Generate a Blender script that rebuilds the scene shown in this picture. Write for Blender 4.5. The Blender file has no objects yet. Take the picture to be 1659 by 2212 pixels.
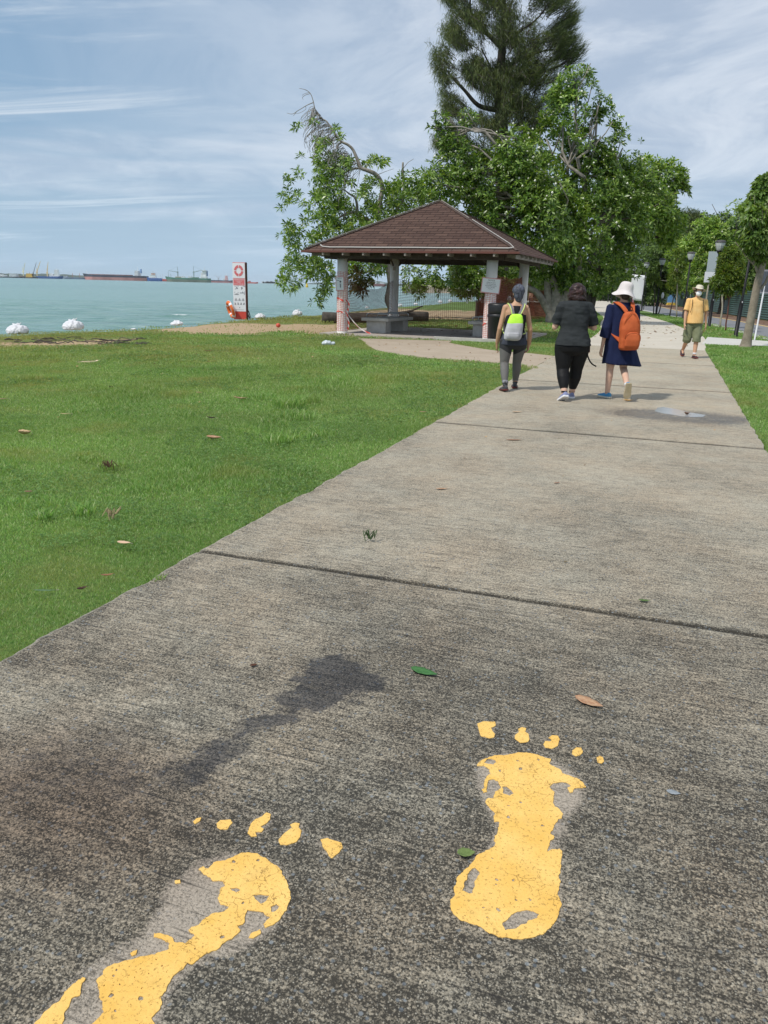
import bpy, bmesh, math, random
import numpy as np
from mathutils import Vector, Matrix, noise as mnoise
random.seed(7); RS = np.random.RandomState(11)
SC = bpy.context.scene
# ------------------------------------------------------------------ camera
F, W, H = 1661., 1659., 2212.
PITCH, ROLL, CZ = math.radians(16.40), math.radians(1.35), 1.55
cd = bpy.data.cameras.new('camera'); cam = bpy.data.objects.new('camera', cd); SC.collection.objects.link(cam)
cd.sensor_fit = 'HORIZONTAL'; cd.sensor_width = 27.0; cd.lens = 27.0*F/W
cd.clip_start = .05; cd.clip_end = 40000
CM = Matrix.Rotation(math.pi/2-PITCH, 3, 'X') @ Matrix.Rotation(ROLL, 3, 'Z')
cam.matrix_world = Matrix.Translation((0, 0, CZ)) @ CM.to_4x4()
SC.camera = cam
# ------------------------------------------------------------------ sky and sun
SUN_EL, SUN_AZ = math.radians(54), math.radians(-122)     # azimuth from +Y clockwise
w = bpy.data.worlds.new('World'); SC.world = w; w.use_nodes = True
nt = w.node_tree; nt.nodes.clear()
def nd(nt, t, **k):
    n = nt.nodes.new(t)
    for a, b in k.items():
        if a in n.inputs: n.inputs[a].default_value = b
        else: setattr(n, a, b)
    return n
L = nt.links.new
sky = nd(nt, 'ShaderNodeTexSky', sky_type='NISHITA', sun_disc=False, sun_elevation=SUN_EL, sun_rotation=SUN_AZ, air_density=1.0, dust_density=1.5, ozone_density=2.0)
tc = nd(nt, 'ShaderNodeTexCoord'); sep = nd(nt, 'ShaderNodeSeparateXYZ'); L(tc.outputs['Generated'], sep.inputs[0])
def mth(nt, op, a, b=None, c=None, clamp=False):
    n = nt.nodes.new('ShaderNodeMath'); n.operation = op; n.use_clamp = clamp
    for i, v in enumerate((a, b, c)):
        if v is None: continue
        if isinstance(v, (int, float)): n.inputs[i].default_value = v
        else: nt.links.new(v, n.inputs[i])
    return n.outputs[0]
zz = mth(nt, 'ADD', mth(nt, 'MAXIMUM', sep.outputs[2], 0.0), 0.12)
cx = mth(nt, 'DIVIDE', sep.outputs[0], zz); cy = mth(nt, 'DIVIDE', sep.outputs[1], zz)
comb = nd(nt, 'ShaderNodeCombineXYZ'); L(cx, comb.inputs[0]); L(cy, comb.inputs[1])
def cloudn(rot, scl, sc, det, lo, hi, rough=.55, dist=.6, loc=(0, 0, 0)):
    mp = nd(nt, 'ShaderNodeMapping'); mp.inputs['Rotation'].default_value = (0, 0, math.radians(rot)); mp.inputs['Scale'].default_value = scl
    mp.inputs['Location'].default_value = loc
    L(comb.outputs[0], mp.inputs[0])
    n = nd(nt, 'ShaderNodeTexNoise', Scale=sc, Detail=det, Roughness=rough, Distortion=dist); L(mp.outputs[0], n.inputs['Vector'])
    r = nd(nt, 'ShaderNodeMapRange', interpolation_type='SMOOTHERSTEP'); L(n.outputs[0], r.inputs[0]); r.inputs[1].default_value = lo; r.inputs[2].default_value = hi
    return r.outputs[0]
big = cloudn(15, (1, .7, 1), 1.15, 12, .33, .66, .66, .9, (1.3, 4.1, 0))     # grey-violet / pale cloud masses
strk = cloudn(-8, (.35, 1.5, 1), 1.5, 9, .50, .74, .62, .8, (0.2, .9, 0))  # long pale streaks
gap = cloudn(8, (.6, 1.0, 1), .8, 7, .42, .66, .55, .5, (4.0, 2.2, 0))
def mixc(nt, f, a, b, typ='MIX'):
    m = nt.nodes.new('ShaderNodeMix'); m.data_type = 'RGBA'; m.blend_type = typ
    for s, v in (('Factor', f),):
        if isinstance(v, (int, float)): m.inputs[0].default_value = v
        else: nt.links.new(v, m.inputs[0])
    for i, v in ((6, a), (7, b)):
        if isinstance(v, tuple): m.inputs[i].default_value = (*v, 1) if len(v) == 3 else v
        else: nt.links.new(v, m.inputs[i])
    return m.outputs[2]
CS = 10.0   # world strength is 0.1
grey = mixc(nt, big, (.45*CS, .535*CS, .675*CS), (.74*CS, .795*CS, .885*CS))
skyb = mixc(nt, .35, (.25*CS, .43*CS, .64*CS), sky.outputs[0])
# more open blue low on the left (west over the sea), grey deck above and to the right
azl = mth(nt, 'MULTIPLY_ADD', sep.outputs[0], -1.25, .10, clamp=True)
lowf = mth(nt, 'MULTIPLY_ADD', sep.outputs[2], -1.3, .72, clamp=True)
op = mth(nt, 'MULTIPLY', mth(nt, 'ADD', azl, mth(nt, 'MULTIPLY', lowf, .35)), mth(nt, 'SUBTRACT', 1.25, gap), clamp=True)
op = mth(nt, 'MULTIPLY', op, 1.0, clamp=True)
c1 = mixc(nt, op, grey, skyb)
c2 = mixc(nt, mth(nt, 'MULTIPLY', strk, mth(nt, 'MULTIPLY_ADD', azl, .9, .35)), c1, (.74*CS, .81*CS, .89*CS))
hz = mth(nt, 'POWER', mth(nt, 'SUBTRACT', 1.0, mth(nt, 'MAXIMUM', sep.outputs[2], 0.0)), 9.0)
c3 = mixc(nt, mth(nt, 'MULTIPLY', hz, .88), c2, (.49*CS, .67*CS, .84*CS))
bg = nd(nt, 'ShaderNodeBackground', Strength=.1); L(c3, bg.inputs[0])
wo = nd(nt, 'ShaderNodeOutputWorld'); L(bg.outputs[0], wo.inputs[0])
sd = bpy.data.lights.new('sun', 'SUN'); sd.energy = 3.3; sd.angle = math.radians(3.0); sd.color = (1, .95, .86)
so = bpy.data.objects.new('sun', sd); SC.collection.objects.link(so)
dv = Vector((math.sin(SUN_AZ)*math.cos(SUN_EL), math.cos(SUN_AZ)*math.cos(SUN_EL), math.sin(SUN_EL)))
so.rotation_euler = dv.to_track_quat('Z', 'Y').to_euler()
SC.view_settings.view_transform = 'Standard'; SC.view_settings.look = 'None'; SC.view_settings.exposure = 0; SC.view_settings.gamma = 1
SC.cycles.max_bounces = 5; SC.cycles.diffuse_bounces = 2; SC.cycles.transparent_max_bounces = 8; SC.cycles.volume_bounces = 0
# ------------------------------------------------------------------ survey helpers
S = 1659/3024
def ray(x, y): return CM @ Vector(((x-W/2)/F, -(y-H/2)/F, -1.))
def G(x, y, z=0.):
    d = ray(x, y); t = (z-CZ)/d.z
    return Vector((d.x*t, d.y*t, z))
def at(x, y, Y):
    d = ray(x, y); return Vector((0, 0, CZ)) + d*(Y/d.y)
def CR(ox, oy, sc): return lambda x, y, z=0.: G((ox+x/sc)*S, (oy+y/sc)*S, z)
def proj_np(P):
    M = np.array(CM); v = (P-np.array([0, 0, CZ])) @ M
    return np.stack([W/2+F*v[:, 0]/-v[:, 2], H/2-F*v[:, 1]/-v[:, 2]], 1), -v[:, 2]
def inpoly(px, py, poly):
    ins = np.zeros(len(px), bool); n = len(poly)
    for i in range(n):
        x0, y0 = poly[i][0], poly[i][1]; x1, y1 = poly[(i+1) % n][0], poly[(i+1) % n][1]
        if y0 == y1: continue
        c = ((y0 > py) != (y1 > py)) & (px < (x1-x0)*(py-y0)/(y1-y0)+x0)
        ins ^= c
    return ins
def vnoise(x, y, sc, seed=0, octv=4):
    """value noise, numpy"""
    out = np.zeros_like(x, dtype=float); amp = 1; tot = 0
    for o in range(octv):
        X = x*sc*2**o+seed*17.3+o*5.1; Y = y*sc*2**o-seed*9.7+o*3.3
        xi = np.floor(X).astype(np.int64); yi = np.floor(Y).astype(np.int64); fx = X-xi; fy = Y-yi
        fx = fx*fx*(3-2*fx); fy = fy*fy*(3-2*fy)
        def h(a, b):
            v = (a*374761393+b*668265263+seed*69069) & 0xffffffff
            v = ((v ^ (v >> 13))*1274126177) & 0xffffffff
            return ((v ^ (v >> 16)) & 0xffff)/65535.
        out += amp*((h(xi, yi)*(1-fx)+h(xi+1, yi)*fx)*(1-fy)+(h(xi, yi+1)*(1-fx)+h(xi+1, yi+1)*fx)*fy); tot += amp; amp *= .5
    return out/tot
# ------------------------------------------------------------------ object helpers
def link(o, parent=None):
    SC.collection.objects.link(o)
    if parent is not None: o.parent = parent
    return o
def tag(o, label=None, cat=None, group=None, kind=None):
    if label: o['label'] = label
    if cat: o['category'] = cat
    if group: o['group'] = group
    if kind: o['kind'] = kind
    return o
def empty(name, loc=(0, 0, 0), rz=0., label=None, cat=None, group=None):
    o = bpy.data.objects.new(name, None); link(o); o.location = loc; o.rotation_euler = (0, 0, rz); o.empty_display_size = .2
    return tag(o, label, cat, group)
def mesh_np(name, V, Fc, mat=None, parent=None, loc=None, smooth=False, mats=None, midx=None, rz=None):
    """V (n,3); Fc (m,3|4) array or list of lists"""
    me = bpy.data.meshes.new(name)
    V = np.asarray(V, dtype=np.float32)
    if isinstance(Fc, np.ndarray):
        k = Fc.shape[1]; me.vertices.add(len(V)); me.vertices.foreach_set('co', V.ravel())
        me.loops.add(Fc.size); me.loops.foreach_set('vertex_index', Fc.astype(np.int32).ravel())
        me.polygons.add(len(Fc)); me.polygons.foreach_set('loop_start', np.arange(0, Fc.size, k, dtype=np.int32))
        me.polygons.foreach_set('loop_total', np.full(len(Fc), k, dtype=np.int32)); me.update(calc_edges=True)
    else:
        me.from_pydata([tuple(map(float, v)) for v in V], [], Fc); me.update()
    if smooth: me.polygons.foreach_set('use_smooth', np.ones(len(me.polygons), bool))
    for m in (mats or ([mat] if mat else [])): me.materials.append(m)
    if midx is not None: me.polygons.foreach_set('material_index', np.asarray(midx, dtype=np.int32))
    o = bpy.data.objects.new(name, me); link(o, parent)
    if loc is not None: o.location = loc
    if rz is not None: o.rotation_euler = (0, 0, rz)
    return o
def attr(o, name, arr):
    a = o.data.attributes.new(name, 'FLOAT', 'POINT'); a.data.foreach_set('value', np.asarray(arr, dtype=np.float32))
class MB:
    def __init__(s): s.v = []; s.f = []
    def add(s, V, Fc):
        b = len(s.v); s.v += [tuple(map(float, q)) for q in V]; s.f += [[i+b for i in q] for q in Fc]; return s
    def box(s, c, d, rz=0., rot=None, taper=1.):
        x, y, z = d[0]/2, d[1]/2, d[2]/2
        P = [Vector((sx*x*(taper if sz > 0 else 1), sy*y*(taper if sz > 0 else 1), sz*z)) for sz in (-1, 1) for sy in (-1, 1) for sx in (-1, 1)]
        R = rot if rot is not None else Matrix.Rotation(rz, 3, 'Z')
        P = [R @ p+Vector(c) for p in P]
        return s.add(P, [[0, 2, 3, 1], [4, 5, 7, 6], [0, 1, 5, 4], [2, 6, 7, 3], [0, 4, 6, 2], [1, 3, 7, 5]])
    def tube(s, pts, r, n=8, cap=True, up=(0, 0, 1), flat=1.):
        pts = [Vector(p) for p in pts]; k = len(pts)
        r = [r]*k if isinstance(r, (int, float)) else list(r)
        rings = []; u = Vector(up)
        for i in range(k):
            d = (pts[min(i+1, k-1)]-pts[max(i-1, 0)]).normalized()
            a = u-d*u.dot(d)
            if a.length < .05: a = Vector((1, 0, 0))-d*d.x
            if a.length < .05: a = Vector((0, 1, 0))-d*d.y
            a.normalize(); b = d.cross(a); u = a
            rings.append([pts[i]+(a*math.cos(2*math.pi*j/n)*flat+b*math.sin(2*math.pi*j/n))*r[i] for j in range(n)])
        V = [p for q in rings for p in q]; Fc = []
        for i in range(k-1):
            for j in range(n): Fc.append([i*n+j, i*n+(j+1) % n, (i+1)*n+(j+1) % n, (i+1)*n+j])
        if cap:
            Fc.append(list(range(n))[::-1]); Fc.append([(k-1)*n+j for j in range(n)])
        return s.add(V, Fc)
    def lathe(s, prof, n=20, c=(0, 0, 0), cap=True, sq=None):
        V = []; Fc = []
        for r, z in prof:
            for j in range(n):
                a = 2*math.pi*j/n; V.append((c[0]+r*math.cos(a), c[1]+r*math.sin(a), c[2]+z))
        k = len(prof)
        for i in range(k-1):
            for j in range(n): Fc.append([i*n+j, i*n+(j+1) % n, (i+1)*n+(j+1) % n, (i+1)*n+j])
        if cap: Fc.append(list(range(n))[::-1]); Fc.append([(k-1)*n+j for j in range(n)])
        return s.add(V, Fc)
    def prism(s, poly, z0, z1, chamfer=0):
        n = len(poly); V = [(p[0], p[1], z0) for p in poly]+[(p[0], p[1], z1) for p in poly]
        return s.add(V, [list(range(n))[::-1], [n+i for i in range(n)]]+[[i, (i+1) % n, n+(i+1) % n, n+i] for i in range(n)])
    def rings(s, R, n=20, e=2., cap=True):
        """R: (cx,cy,z,rx,ry) horizontal superellipse rings"""
        V = []; Fc = []
        for cx_, cy_, z, rx, ry in R:
            for j in range(n):
                a = 2*math.pi*j/n; ca, sa = math.cos(a), math.sin(a)
                V.append((cx_+rx*math.copysign(abs(ca)**(2/e), ca), cy_+ry*math.copysign(abs(sa)**(2/e), sa), z))
        k = len(R)
        for i in range(k-1):
            for j in range(n): Fc.append([i*n+j, i*n+(j+1) % n, (i+1)*n+(j+1) % n, (i+1)*n+j])
        if cap: Fc.append(list(range(n))[::-1]); Fc.append([(k-1)*n+j for j in range(n)])
        return s.add(V, Fc)
    def ell(s, c, r, n=14, m=9, rot=None):
        V = []; Fc = []
        for i in range(m):
            t = math.pi*(i+.0001 if i == 0 else (i-.0001 if i == m-1 else i))/(m-1)
            for j in range(n):
                a = 2*math.pi*j/n
                p = Vector((r[0]*max(math.sin(t), .02)*math.cos(a), r[1]*max(math.sin(t), .02)*math.sin(a), -r[2]*math.cos(t)))
                if rot is not None: p = rot @ p
                V.append(p+Vector(c))
        for i in range(m-1):
            for j in range(n): Fc.append([i*n+j, i*n+(j+1) % n, (i+1)*n+(j+1) % n, (i+1)*n+j])
        Fc.append(list(range(n))[::-1]); Fc.append([(m-1)*n+j for j in range(n)])
        return s.add(V, Fc)
    def cap(s, a, b, ra, rb, n=10, flat=1.):
        """capsule with rounded ends"""
        a = Vector(a); b = Vector(b); d = (b-a).normalized()
        P = []; R = []
        for t in (-1, -.86, -.5): P.append(a+d*ra*t); R.append(ra*math.sqrt(max(0, 1-t*t))+ra*.05)
        P += [a, b]; R += [ra, rb]
        for t in (.5, .86, 1): P.append(b+d*rb*t); R.append(rb*math.sqrt(max(0, 1-t*t))+rb*.05)
        return s.tube(P, R, n=n, flat=flat)
    def chain(s, pts, r, n=10):
        for i in range(len(pts)-1): s.cap(pts[i], pts[i+1], r[i], r[i+1], n)
        return s
    def build(s, name, mat, parent=None, loc=None, smooth=False, rz=None, bevel=0):
        o = mesh_np(name, s.v, s.f, mat, parent, loc, smooth, rz=rz)
        if bevel:
            m = o.modifiers.new('bevel', 'BEVEL'); m.width = bevel; m.segments = 2; m.limit_method = 'ANGLE'
        return o
def fused(name, mb, mat, parent=None, loc=None, voxel=.012, smooth=4, nz=0., nsc=8., rz=None, zs=1., cuts=()):
    """union the pieces into ONE continuous skin (voxel remesh), smooth, add soft folds"""
    tmp = mesh_np('t', mb.v, mb.f)
    m = tmp.modifiers.new('r', 'REMESH'); m.mode = 'VOXEL'; m.voxel_size = voxel; m.adaptivity = 0
    if smooth:
        m2 = tmp.modifiers.new('s', 'SMOOTH'); m2.iterations = smooth; m2.factor = .5
    bpy.context.view_layer.update()
    me = bpy.data.meshes.new_from_object(tmp.evaluated_get(bpy.context.evaluated_depsgraph_get()))
    bpy.data.objects.remove(tmp)
    n = len(me.vertices)
    if nz:
        co = np.empty(n*3, dtype=np.float32); me.vertices.foreach_get('co', co); co = co.reshape(-1, 3)
        no = np.empty(n*3, dtype=np.float32); me.vertex_normals.foreach_get('vector', no); no = no.reshape(-1, 3)
        a = vnoise(co[:, 0]*1.0+co[:, 1]*.7, co[:, 2]*zs+co[:, 1]*.4, nsc, 3, 3)-.5
        co += no*(a*2*nz)[:, None]; me.vertices.foreach_set('co', co.ravel()); me.update()
    me.polygons.foreach_set('use_smooth', np.ones(len(me.polygons), bool))
    me.name = name; me.materials.clear(); me.materials.append(mat)
    o = bpy.data.objects.new(name, me); link(o, parent)
    if loc is not None: o.location = loc
    if rz is not None: o.rotation_euler = (0, 0, rz)
    return o
def copy_tree(o, parent=None):
    c = o.copy(); SC.collection.objects.link(c)
    if parent is not None: c.parent = parent
    for ch in [q for q in o.children]: copy_tree(ch, c)
    return c
# ------------------------------------------------------------------ materials
def mat(name, col, rough=.7, col2=None, nsc=6., det=4., spec=.5, bump=0., bsc=60., metal=0., lo=.35, hi=.65, trans=0., coat=0.):
    m = bpy.data.materials.new(name); m.use_nodes = True; n = m.node_tree; b = n.nodes['Principled BSDF']
    b.inputs['Roughness'].default_value = rough; b.inputs['Metallic'].default_value = metal
    b.inputs['Specular IOR Level'].default_value = spec; b.inputs['Base Color'].default_value = (*col, 1)
    b.inputs['Coat Weight'].default_value = coat
    t = nd(n, 'ShaderNodeTexCoord')
    if col2:
        no = nd(n, 'ShaderNodeTexNoise', Scale=nsc, Detail=det, Roughness=.6); n.links.new(t.outputs['Object'], no.inputs['Vector'])
        r = nd(n, 'ShaderNodeMapRange'); n.links.new(no.outputs[0], r.inputs[0]); r.inputs[1].default_value = lo; r.inputs[2].default_value = hi
        n.links.new(mixc(n, r.outputs[0], col, col2), b.inputs['Base Color'])
    if bump:
        no = nd(n, 'ShaderNodeTexNoise', Scale=bsc, Detail=5.); n.links.new(t.outputs['Object'], no.inputs['Vector'])
        bp = nd(n, 'ShaderNodeBump', Strength=bump, Distance=.01); n.links.new(no.outputs[0], bp.inputs['Height']); n.links.new(bp.outputs[0], b.inputs['Normal'])
    if trans:
        b.inputs['Transmission Weight'].default_value = trans
    return m
def leafmat(name, cols, rough=.45, tl=.35, spec=.5):
    """leaf colour varies leaf by leaf (random per mesh island)"""
    m = bpy.data.materials.new(name); m.use_nodes = True; n = m.node_tree; b = n.nodes['Principled BSDF']; out = n.nodes['Material Output']
    g = nd(n, 'ShaderNodeNewGeometry'); r = nd(n, 'ShaderNodeValToRGB'); n.links.new(g.outputs['Random Per Island'], r.inputs[0])
    els = r.color_ramp.elements
    while len(els) < len(cols): els.new(.5)
    for i, c in enumerate(cols): els[i].position = i/(len(cols)-1); els[i].color = (*c, 1)
    t = nd(n, 'ShaderNodeTexCoord'); no = nd(n, 'ShaderNodeTexNoise', Scale=.55, Detail=3.); n.links.new(t.outputs['Object'], no.inputs['Vector'])
    k = nd(n, 'ShaderNodeMapRange'); n.links.new(no.outputs[0], k.inputs[0]); k.inputs[1].default_value = .3; k.inputs[2].default_value = .7; k.inputs[3].default_value = .78; k.inputs[4].default_value = 1.25
    c = nd(n, 'ShaderNodeVectorMath', operation='SCALE'); n.links.new(r.outputs[0], c.inputs[0]); n.links.new(k.outputs[0], c.inputs['Scale'])
    n.links.new(c.outputs[0], b.inputs['Base Color']); b.inputs['Roughness'].default_value = rough; b.inputs['Specular IOR Level'].default_value = spec
    tr = nd(n, 'ShaderNodeBsdfTranslucent'); c2 = nd(n, 'ShaderNodeVectorMath', operation='MULTIPLY'); n.links.new(c.outputs[0], c2.inputs[0]); c2.inputs[1].default_value = (1.5, 1.4, .6)
    n.links.new(c2.outputs[0], tr.inputs[0])
    mx = nd(n, 'ShaderNodeMixShader'); mx.inputs[0].default_value = tl; n.links.new(b.outputs[0], mx.inputs[1]); n.links.new(tr.outputs[0], mx.inputs[2]); n.links.new(mx.outputs[0], out.inputs[0])
    return m
def drymix(m, straw):
    """blend leaf colour to straw by the mesh attribute 'dry'"""
    n = m.node_tree; sc_ = [q for q in n.nodes if q.type == 'VECT_MATH' and q.operation == 'SCALE'][0]; tg_ = [l.to_socket for l in n.links if l.from_node == sc_]
    o_ = mixc(n, A(n, 'dry'), sc_.outputs[0], straw)
    for s in tg_: n.links.new(o_, s)
def A(n, name):
    a = nd(n, 'ShaderNodeAttribute'); a.attribute_name = name; return a.outputs['Fac']
# ================================================================== GROUND, PATHS, SEA
def gnode(name):
    m = bpy.data.materials.new(name); m.use_nodes = True; n = m.node_tree; return m, n, n.nodes['Principled BSDF']
def noi(n, vec, sc, det=4., rough=.6, scale3=None, dist=0.):
    if scale3:
        mp = nd(n, 'ShaderNodeMapping'); mp.inputs['Scale'].default_value = scale3; n.links.new(vec, mp.inputs[0]); vec = mp.outputs[0]
    x = nd(n, 'ShaderNodeTexNoise', Scale=sc, Detail=det, Roughness=rough, Distortion=dist); n.links.new(vec, x.inputs['Vector']); return x.outputs[0]
def rng(n, v, a, b, c=0., d=1.):
    r = nd(n, 'ShaderNodeMapRange'); n.links.new(v, r.inputs[0]); r.inputs[1].default_value = a; r.inputs[2].default_value = b; r.inputs[3].default_value = c; r.inputs[4].default_value = d; return r.outputs[0]
# lawn ---------------------------------------------------------------
mG, n, b = gnode('lawn_soil')
t = nd(n, 'ShaderNodeTexCoord').outputs['Object']
g1 = mixc(n, rng(n, noi(n, t, .35, 5), .35, .65), (.075, .155, .035), (.13, .225, .06))
g1 = mixc(n, rng(n, noi(n, t, 14, 5, .7), .35, .7, 0, .7), g1, (.17, .19, .06))
g1 = mixc(n, mth(n, 'MULTIPLY', A(n, 'dry'), rng(n, noi(n, t, 2.2, 6, .7), .3, .6)), g1, (.20, .165, .075))
sandc = mixc(n, rng(n, noi(n, t, 5, 6, .7), .3, .7), (.36, .26, .155), (.46, .345, .22))
g1 = mixc(n, rng(n, mth(n, 'ADD', A(n, 'sand'), mth(n, 'MULTIPLY', mth(n, 'SUBTRACT', noi(n, t, 3.2, 7, .72), .5), 1.3)), .42, .62), g1, sandc)
n.links.new(g1, b.inputs['Base Color']); b.inputs['Roughness'].default_value = .95; b.inputs['Specular IOR Level'].default_value = .2
bp = nd(n, 'ShaderNodeBump', Strength=.7, Distance=.03); n.links.new(noi(n, t, 25, 6, .7), bp.inputs['Height']); n.links.new(bp.outputs[0], b.inputs['Normal'])
SHP = [(-60, -30), (-24, -10), (-18, 5), (-13, 15), (-10.88, 22), (-10.15, 23.7), (-8.3, 26.1), (-7.4, 28.7), (-7.0, 32.3), (-6.3, 34.9), (-4.7, 39.8), (-3.2, 46), (-2.2, 50.5), (-1.6, 54.4), (-.8, 58.7), (.8, 64.3), (2.6, 69.1), (5.2, 79.3), (6.9, 88.2), (12.3, 104), (22, 130), (45, 200), (95, 330), (170, 560), (500, 1300)]
SX = np.array([p[0] for p in SHP]); SY = np.array([p[1] for p in SHP])
def shore(Y): return np.interp(Y, SY, SX)
rows = np.concatenate([np.arange(-30, 0, 3.), np.arange(0, 14, .5), np.arange(14, 62, .28), np.arange(62, 130, 2.), np.geomspace(130, 1300, 25)])
offs = np.concatenate([[-1.9, -1.5, -1.1, -.75, -.45, -.2, -.08], np.arange(0, 19, .25), np.arange(19, 40, 1.), np.geomspace(40, 1400, 16)])
YY, DD = np.meshgrid(rows, offs, indexing='ij'); XX = shore(YY)+DD+.35*(vnoise(YY, YY*0, .6, 5)-.5)*2*np.clip(1-DD/4, 0, 1)
edge = np.clip(-DD, 0, 2)
ZZ = -.012-.03*vnoise(XX, YY, .8, 2)-np.clip(edge*1.25, 0, 2.1)-.05*np.exp(-np.clip(DD, 0, 9)*3)
# small eroded ledge a few metres in from the bank on the left
PC = [(-40, 736), (100, 735), (180, 731), (300, 729), (300, 733), (240, 741), (110, 747), (-40, 747)]
PA = [(330, 712), (395, 704), (470, 698), (520, 697), (620, 699), (735, 700), (735, 722), (690, 721), (600, 716), (540, 723), (430, 720)]
PB = [(745, 677), (800, 670), (850, 667), (905, 668), (1045, 672), (1045, 690), (905, 690), (850, 692), (760, 690), (735, 700), (690, 692), (700, 684)]
P3 = np.stack([XX.ravel(), YY.ravel(), np.zeros(XX.size)], 1); pp, dep = proj_np(P3)
jx = pp[:, 0]+14*(vnoise(P3[:, 0], P3[:, 1], 1.1, 8)-.5); jy = pp[:, 1]+7*(vnoise(P3[:, 0], P3[:, 1], 1.1, 9)-.5)
sand = np.zeros(XX.size)
for P in (PA, PB, PC): sand = np.maximum(sand, (inpoly(jx, jy, P) & (dep > 1))*1.)
sand = np.maximum(sand, (DD.ravel() < -.06)*.9)
sand = np.maximum(sand, ((DD.ravel() < .6) & (P3[:, 1] > 44))*.45)
dry = np.clip(.95-np.abs(DD.ravel()-1.2)/4, 0, 1)*(P3[:, 1] > 17)*(P3[:, 1] < 60)
dry = np.maximum(dry, .75*((P3[:, 1] > 27) & (P3[:, 1] < 48) & (P3[:, 0] > -4) & (P3[:, 0] < 7)))
dry = np.maximum(dry, .25*(P3[:, 1] > 17)*(P3[:, 0] < 3)*(P3[:, 1] < 27))
lp = inpoly(jx, jy, PC) & (dep > 1)
ZZ = ZZ-.06*lp.reshape(ZZ.shape)
V = np.stack([XX.ravel(), YY.ravel(), ZZ.ravel()], 1); nr, nc = XX.shape
idx = np.arange(nr*nc).reshape(nr, nc)
Fq = np.stack([idx[:-1, :-1], idx[:-1, 1:], idx[1:, 1:], idx[1:, :-1]], -1).reshape(-1, 4)
gr = mesh_np('ground', V, Fq, mG, smooth=True); attr(gr, 'sand', sand); attr(gr, 'dry', dry)
tag(gr, 'green coastal lawn with bare sandy patches near the sea', 'ground', kind='structure')
def sandy(x, y):
    q, d = proj_np(np.stack([x, y, x*0], 1)); m = np.zeros(len(x), bool)
    for P in (PA, PB, PC): m |= inpoly(q[:, 0]+14*(vnoise(x, y, 1.1, 8)-.5), q[:, 1]+7*(vnoise(x, y, 1.1, 9)-.5), P)
    return m
# sea ----------------------------------------------------------------
ZW = -1.35
mS, n, b = gnode('sea_water')
t = nd(n, 'ShaderNodeTexCoord').outputs['Object']
cc = mixc(n, rng(n, noi(n, t, .012, 5, .6, (1, .35, 1)), .35, .65), (.088, .205, .180), (.150, .290, .250))
cc = mixc(n, rng(n, noi(n, t, .9, 6, .7, (.35, 1, 1)), .42, .64, 0, .85), cc, (.24, .37, .325))
n.links.new(cc, b.inputs['Base Color']); b.inputs['Roughness'].default_value = .18; b.inputs['IOR'].default_value = 1.33; b.inputs['Specular IOR Level'].default_value = .35
bp = nd(n, 'ShaderNodeBump', Strength=1., Distance=.35); n.links.new(noi(n, t, .85, 7, .68, (.42, 1, 1), .4), bp.inputs['Height'])
bp2 = nd(n, 'ShaderNodeBump', Strength=.8, Distance=.9); n.links.new(noi(n, t, .16, 6, .65, (.5, 1, 1), .4), bp2.inputs['Height']); n.links.new(bp2.outputs[0], bp.inputs['Normal'])
n.links.new(bp.outputs[0], b.inputs['Normal'])
# one sheet: fine rows near the shore carry real swell, coarse rows run to the horizon
ry = np.concatenate([np.arange(8, 110, .4), np.geomspace(110, 14000, 60)]); rx = np.concatenate([-np.geomspace(14000, 90, 34), np.arange(-88, 16, .65), np.geomspace(16, 14000, 34)])
SYg, SXg = np.meshgrid(ry, rx, indexing='ij')
amp = np.clip(1.4-SYg/130, 0, 1)*np.clip(1.3-np.abs(SXg+20)/90, 0, 1)
th = SYg*.9+SXg*.25
sw = .055*np.sin(th*1.9+4*vnoise(SXg, SYg, .12, 4))+.16*(vnoise(SXg*.45, SYg, .8, 6, 3)-.5)
SZg = ZW+sw*amp
# a small wave breaking near the bank
bx, by = G(388, 684, ZW).x, G(388, 684, ZW).y
dd = np.abs((SYg-by)+(SXg-bx)*.25); SZg += .16*np.exp(-(dd/.5)**2)*np.exp(-((SXg-bx)/2.2)**2)
foam = np.exp(-(dd/.35)**2)*np.exp(-((SXg-bx)/1.1)**2)*.8
dsh = shore(SYg)-SXg
foam = np.maximum(foam, .9*np.exp(-((dsh-.9)/.5)**2)*(vnoise(SXg, SYg, .5, 12) > .52)*(SYg < 45))
for (fx, fy, a, ww) in ((452, 684, .75, 1.4), (300, 705, .5, 1.0), (250, 690, .45, 1.0), (200, 668, .35, 1.2)):
    q = G(fx, fy, ZW); foam = np.maximum(foam, a*np.exp(-((SYg-q.y)/.35)**2)*np.exp(-((SXg-q.x)/ww)**2))
idx = np.arange(SXg.size).reshape(SXg.shape); Fq = np.stack([idx[:-1, :-1], idx[:-1, 1:], idx[1:, 1:], idx[1:, :-1]], -1).reshape(-1, 4)
sea = mesh_np('sea', np.stack([SXg.ravel(), SYg.ravel(), SZg.ravel()], 1), Fq, mS, smooth=True); attr(sea, 'foam', foam.ravel())
fo = rng(n, mth(n, 'MULTIPLY', A(n, 'foam'), rng(n, noi(n, t, 3., 6, .75, (.6, 1, 1)), .3, .6, .3, 1.5)), .35, .65)
n.links.new(mixc(n, fo, cc, (.78, .82, .80)), b.inputs['Base Color'])
tag(sea, 'milky turquoise sea with small choppy waves', 'sea', kind='structure')
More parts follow.
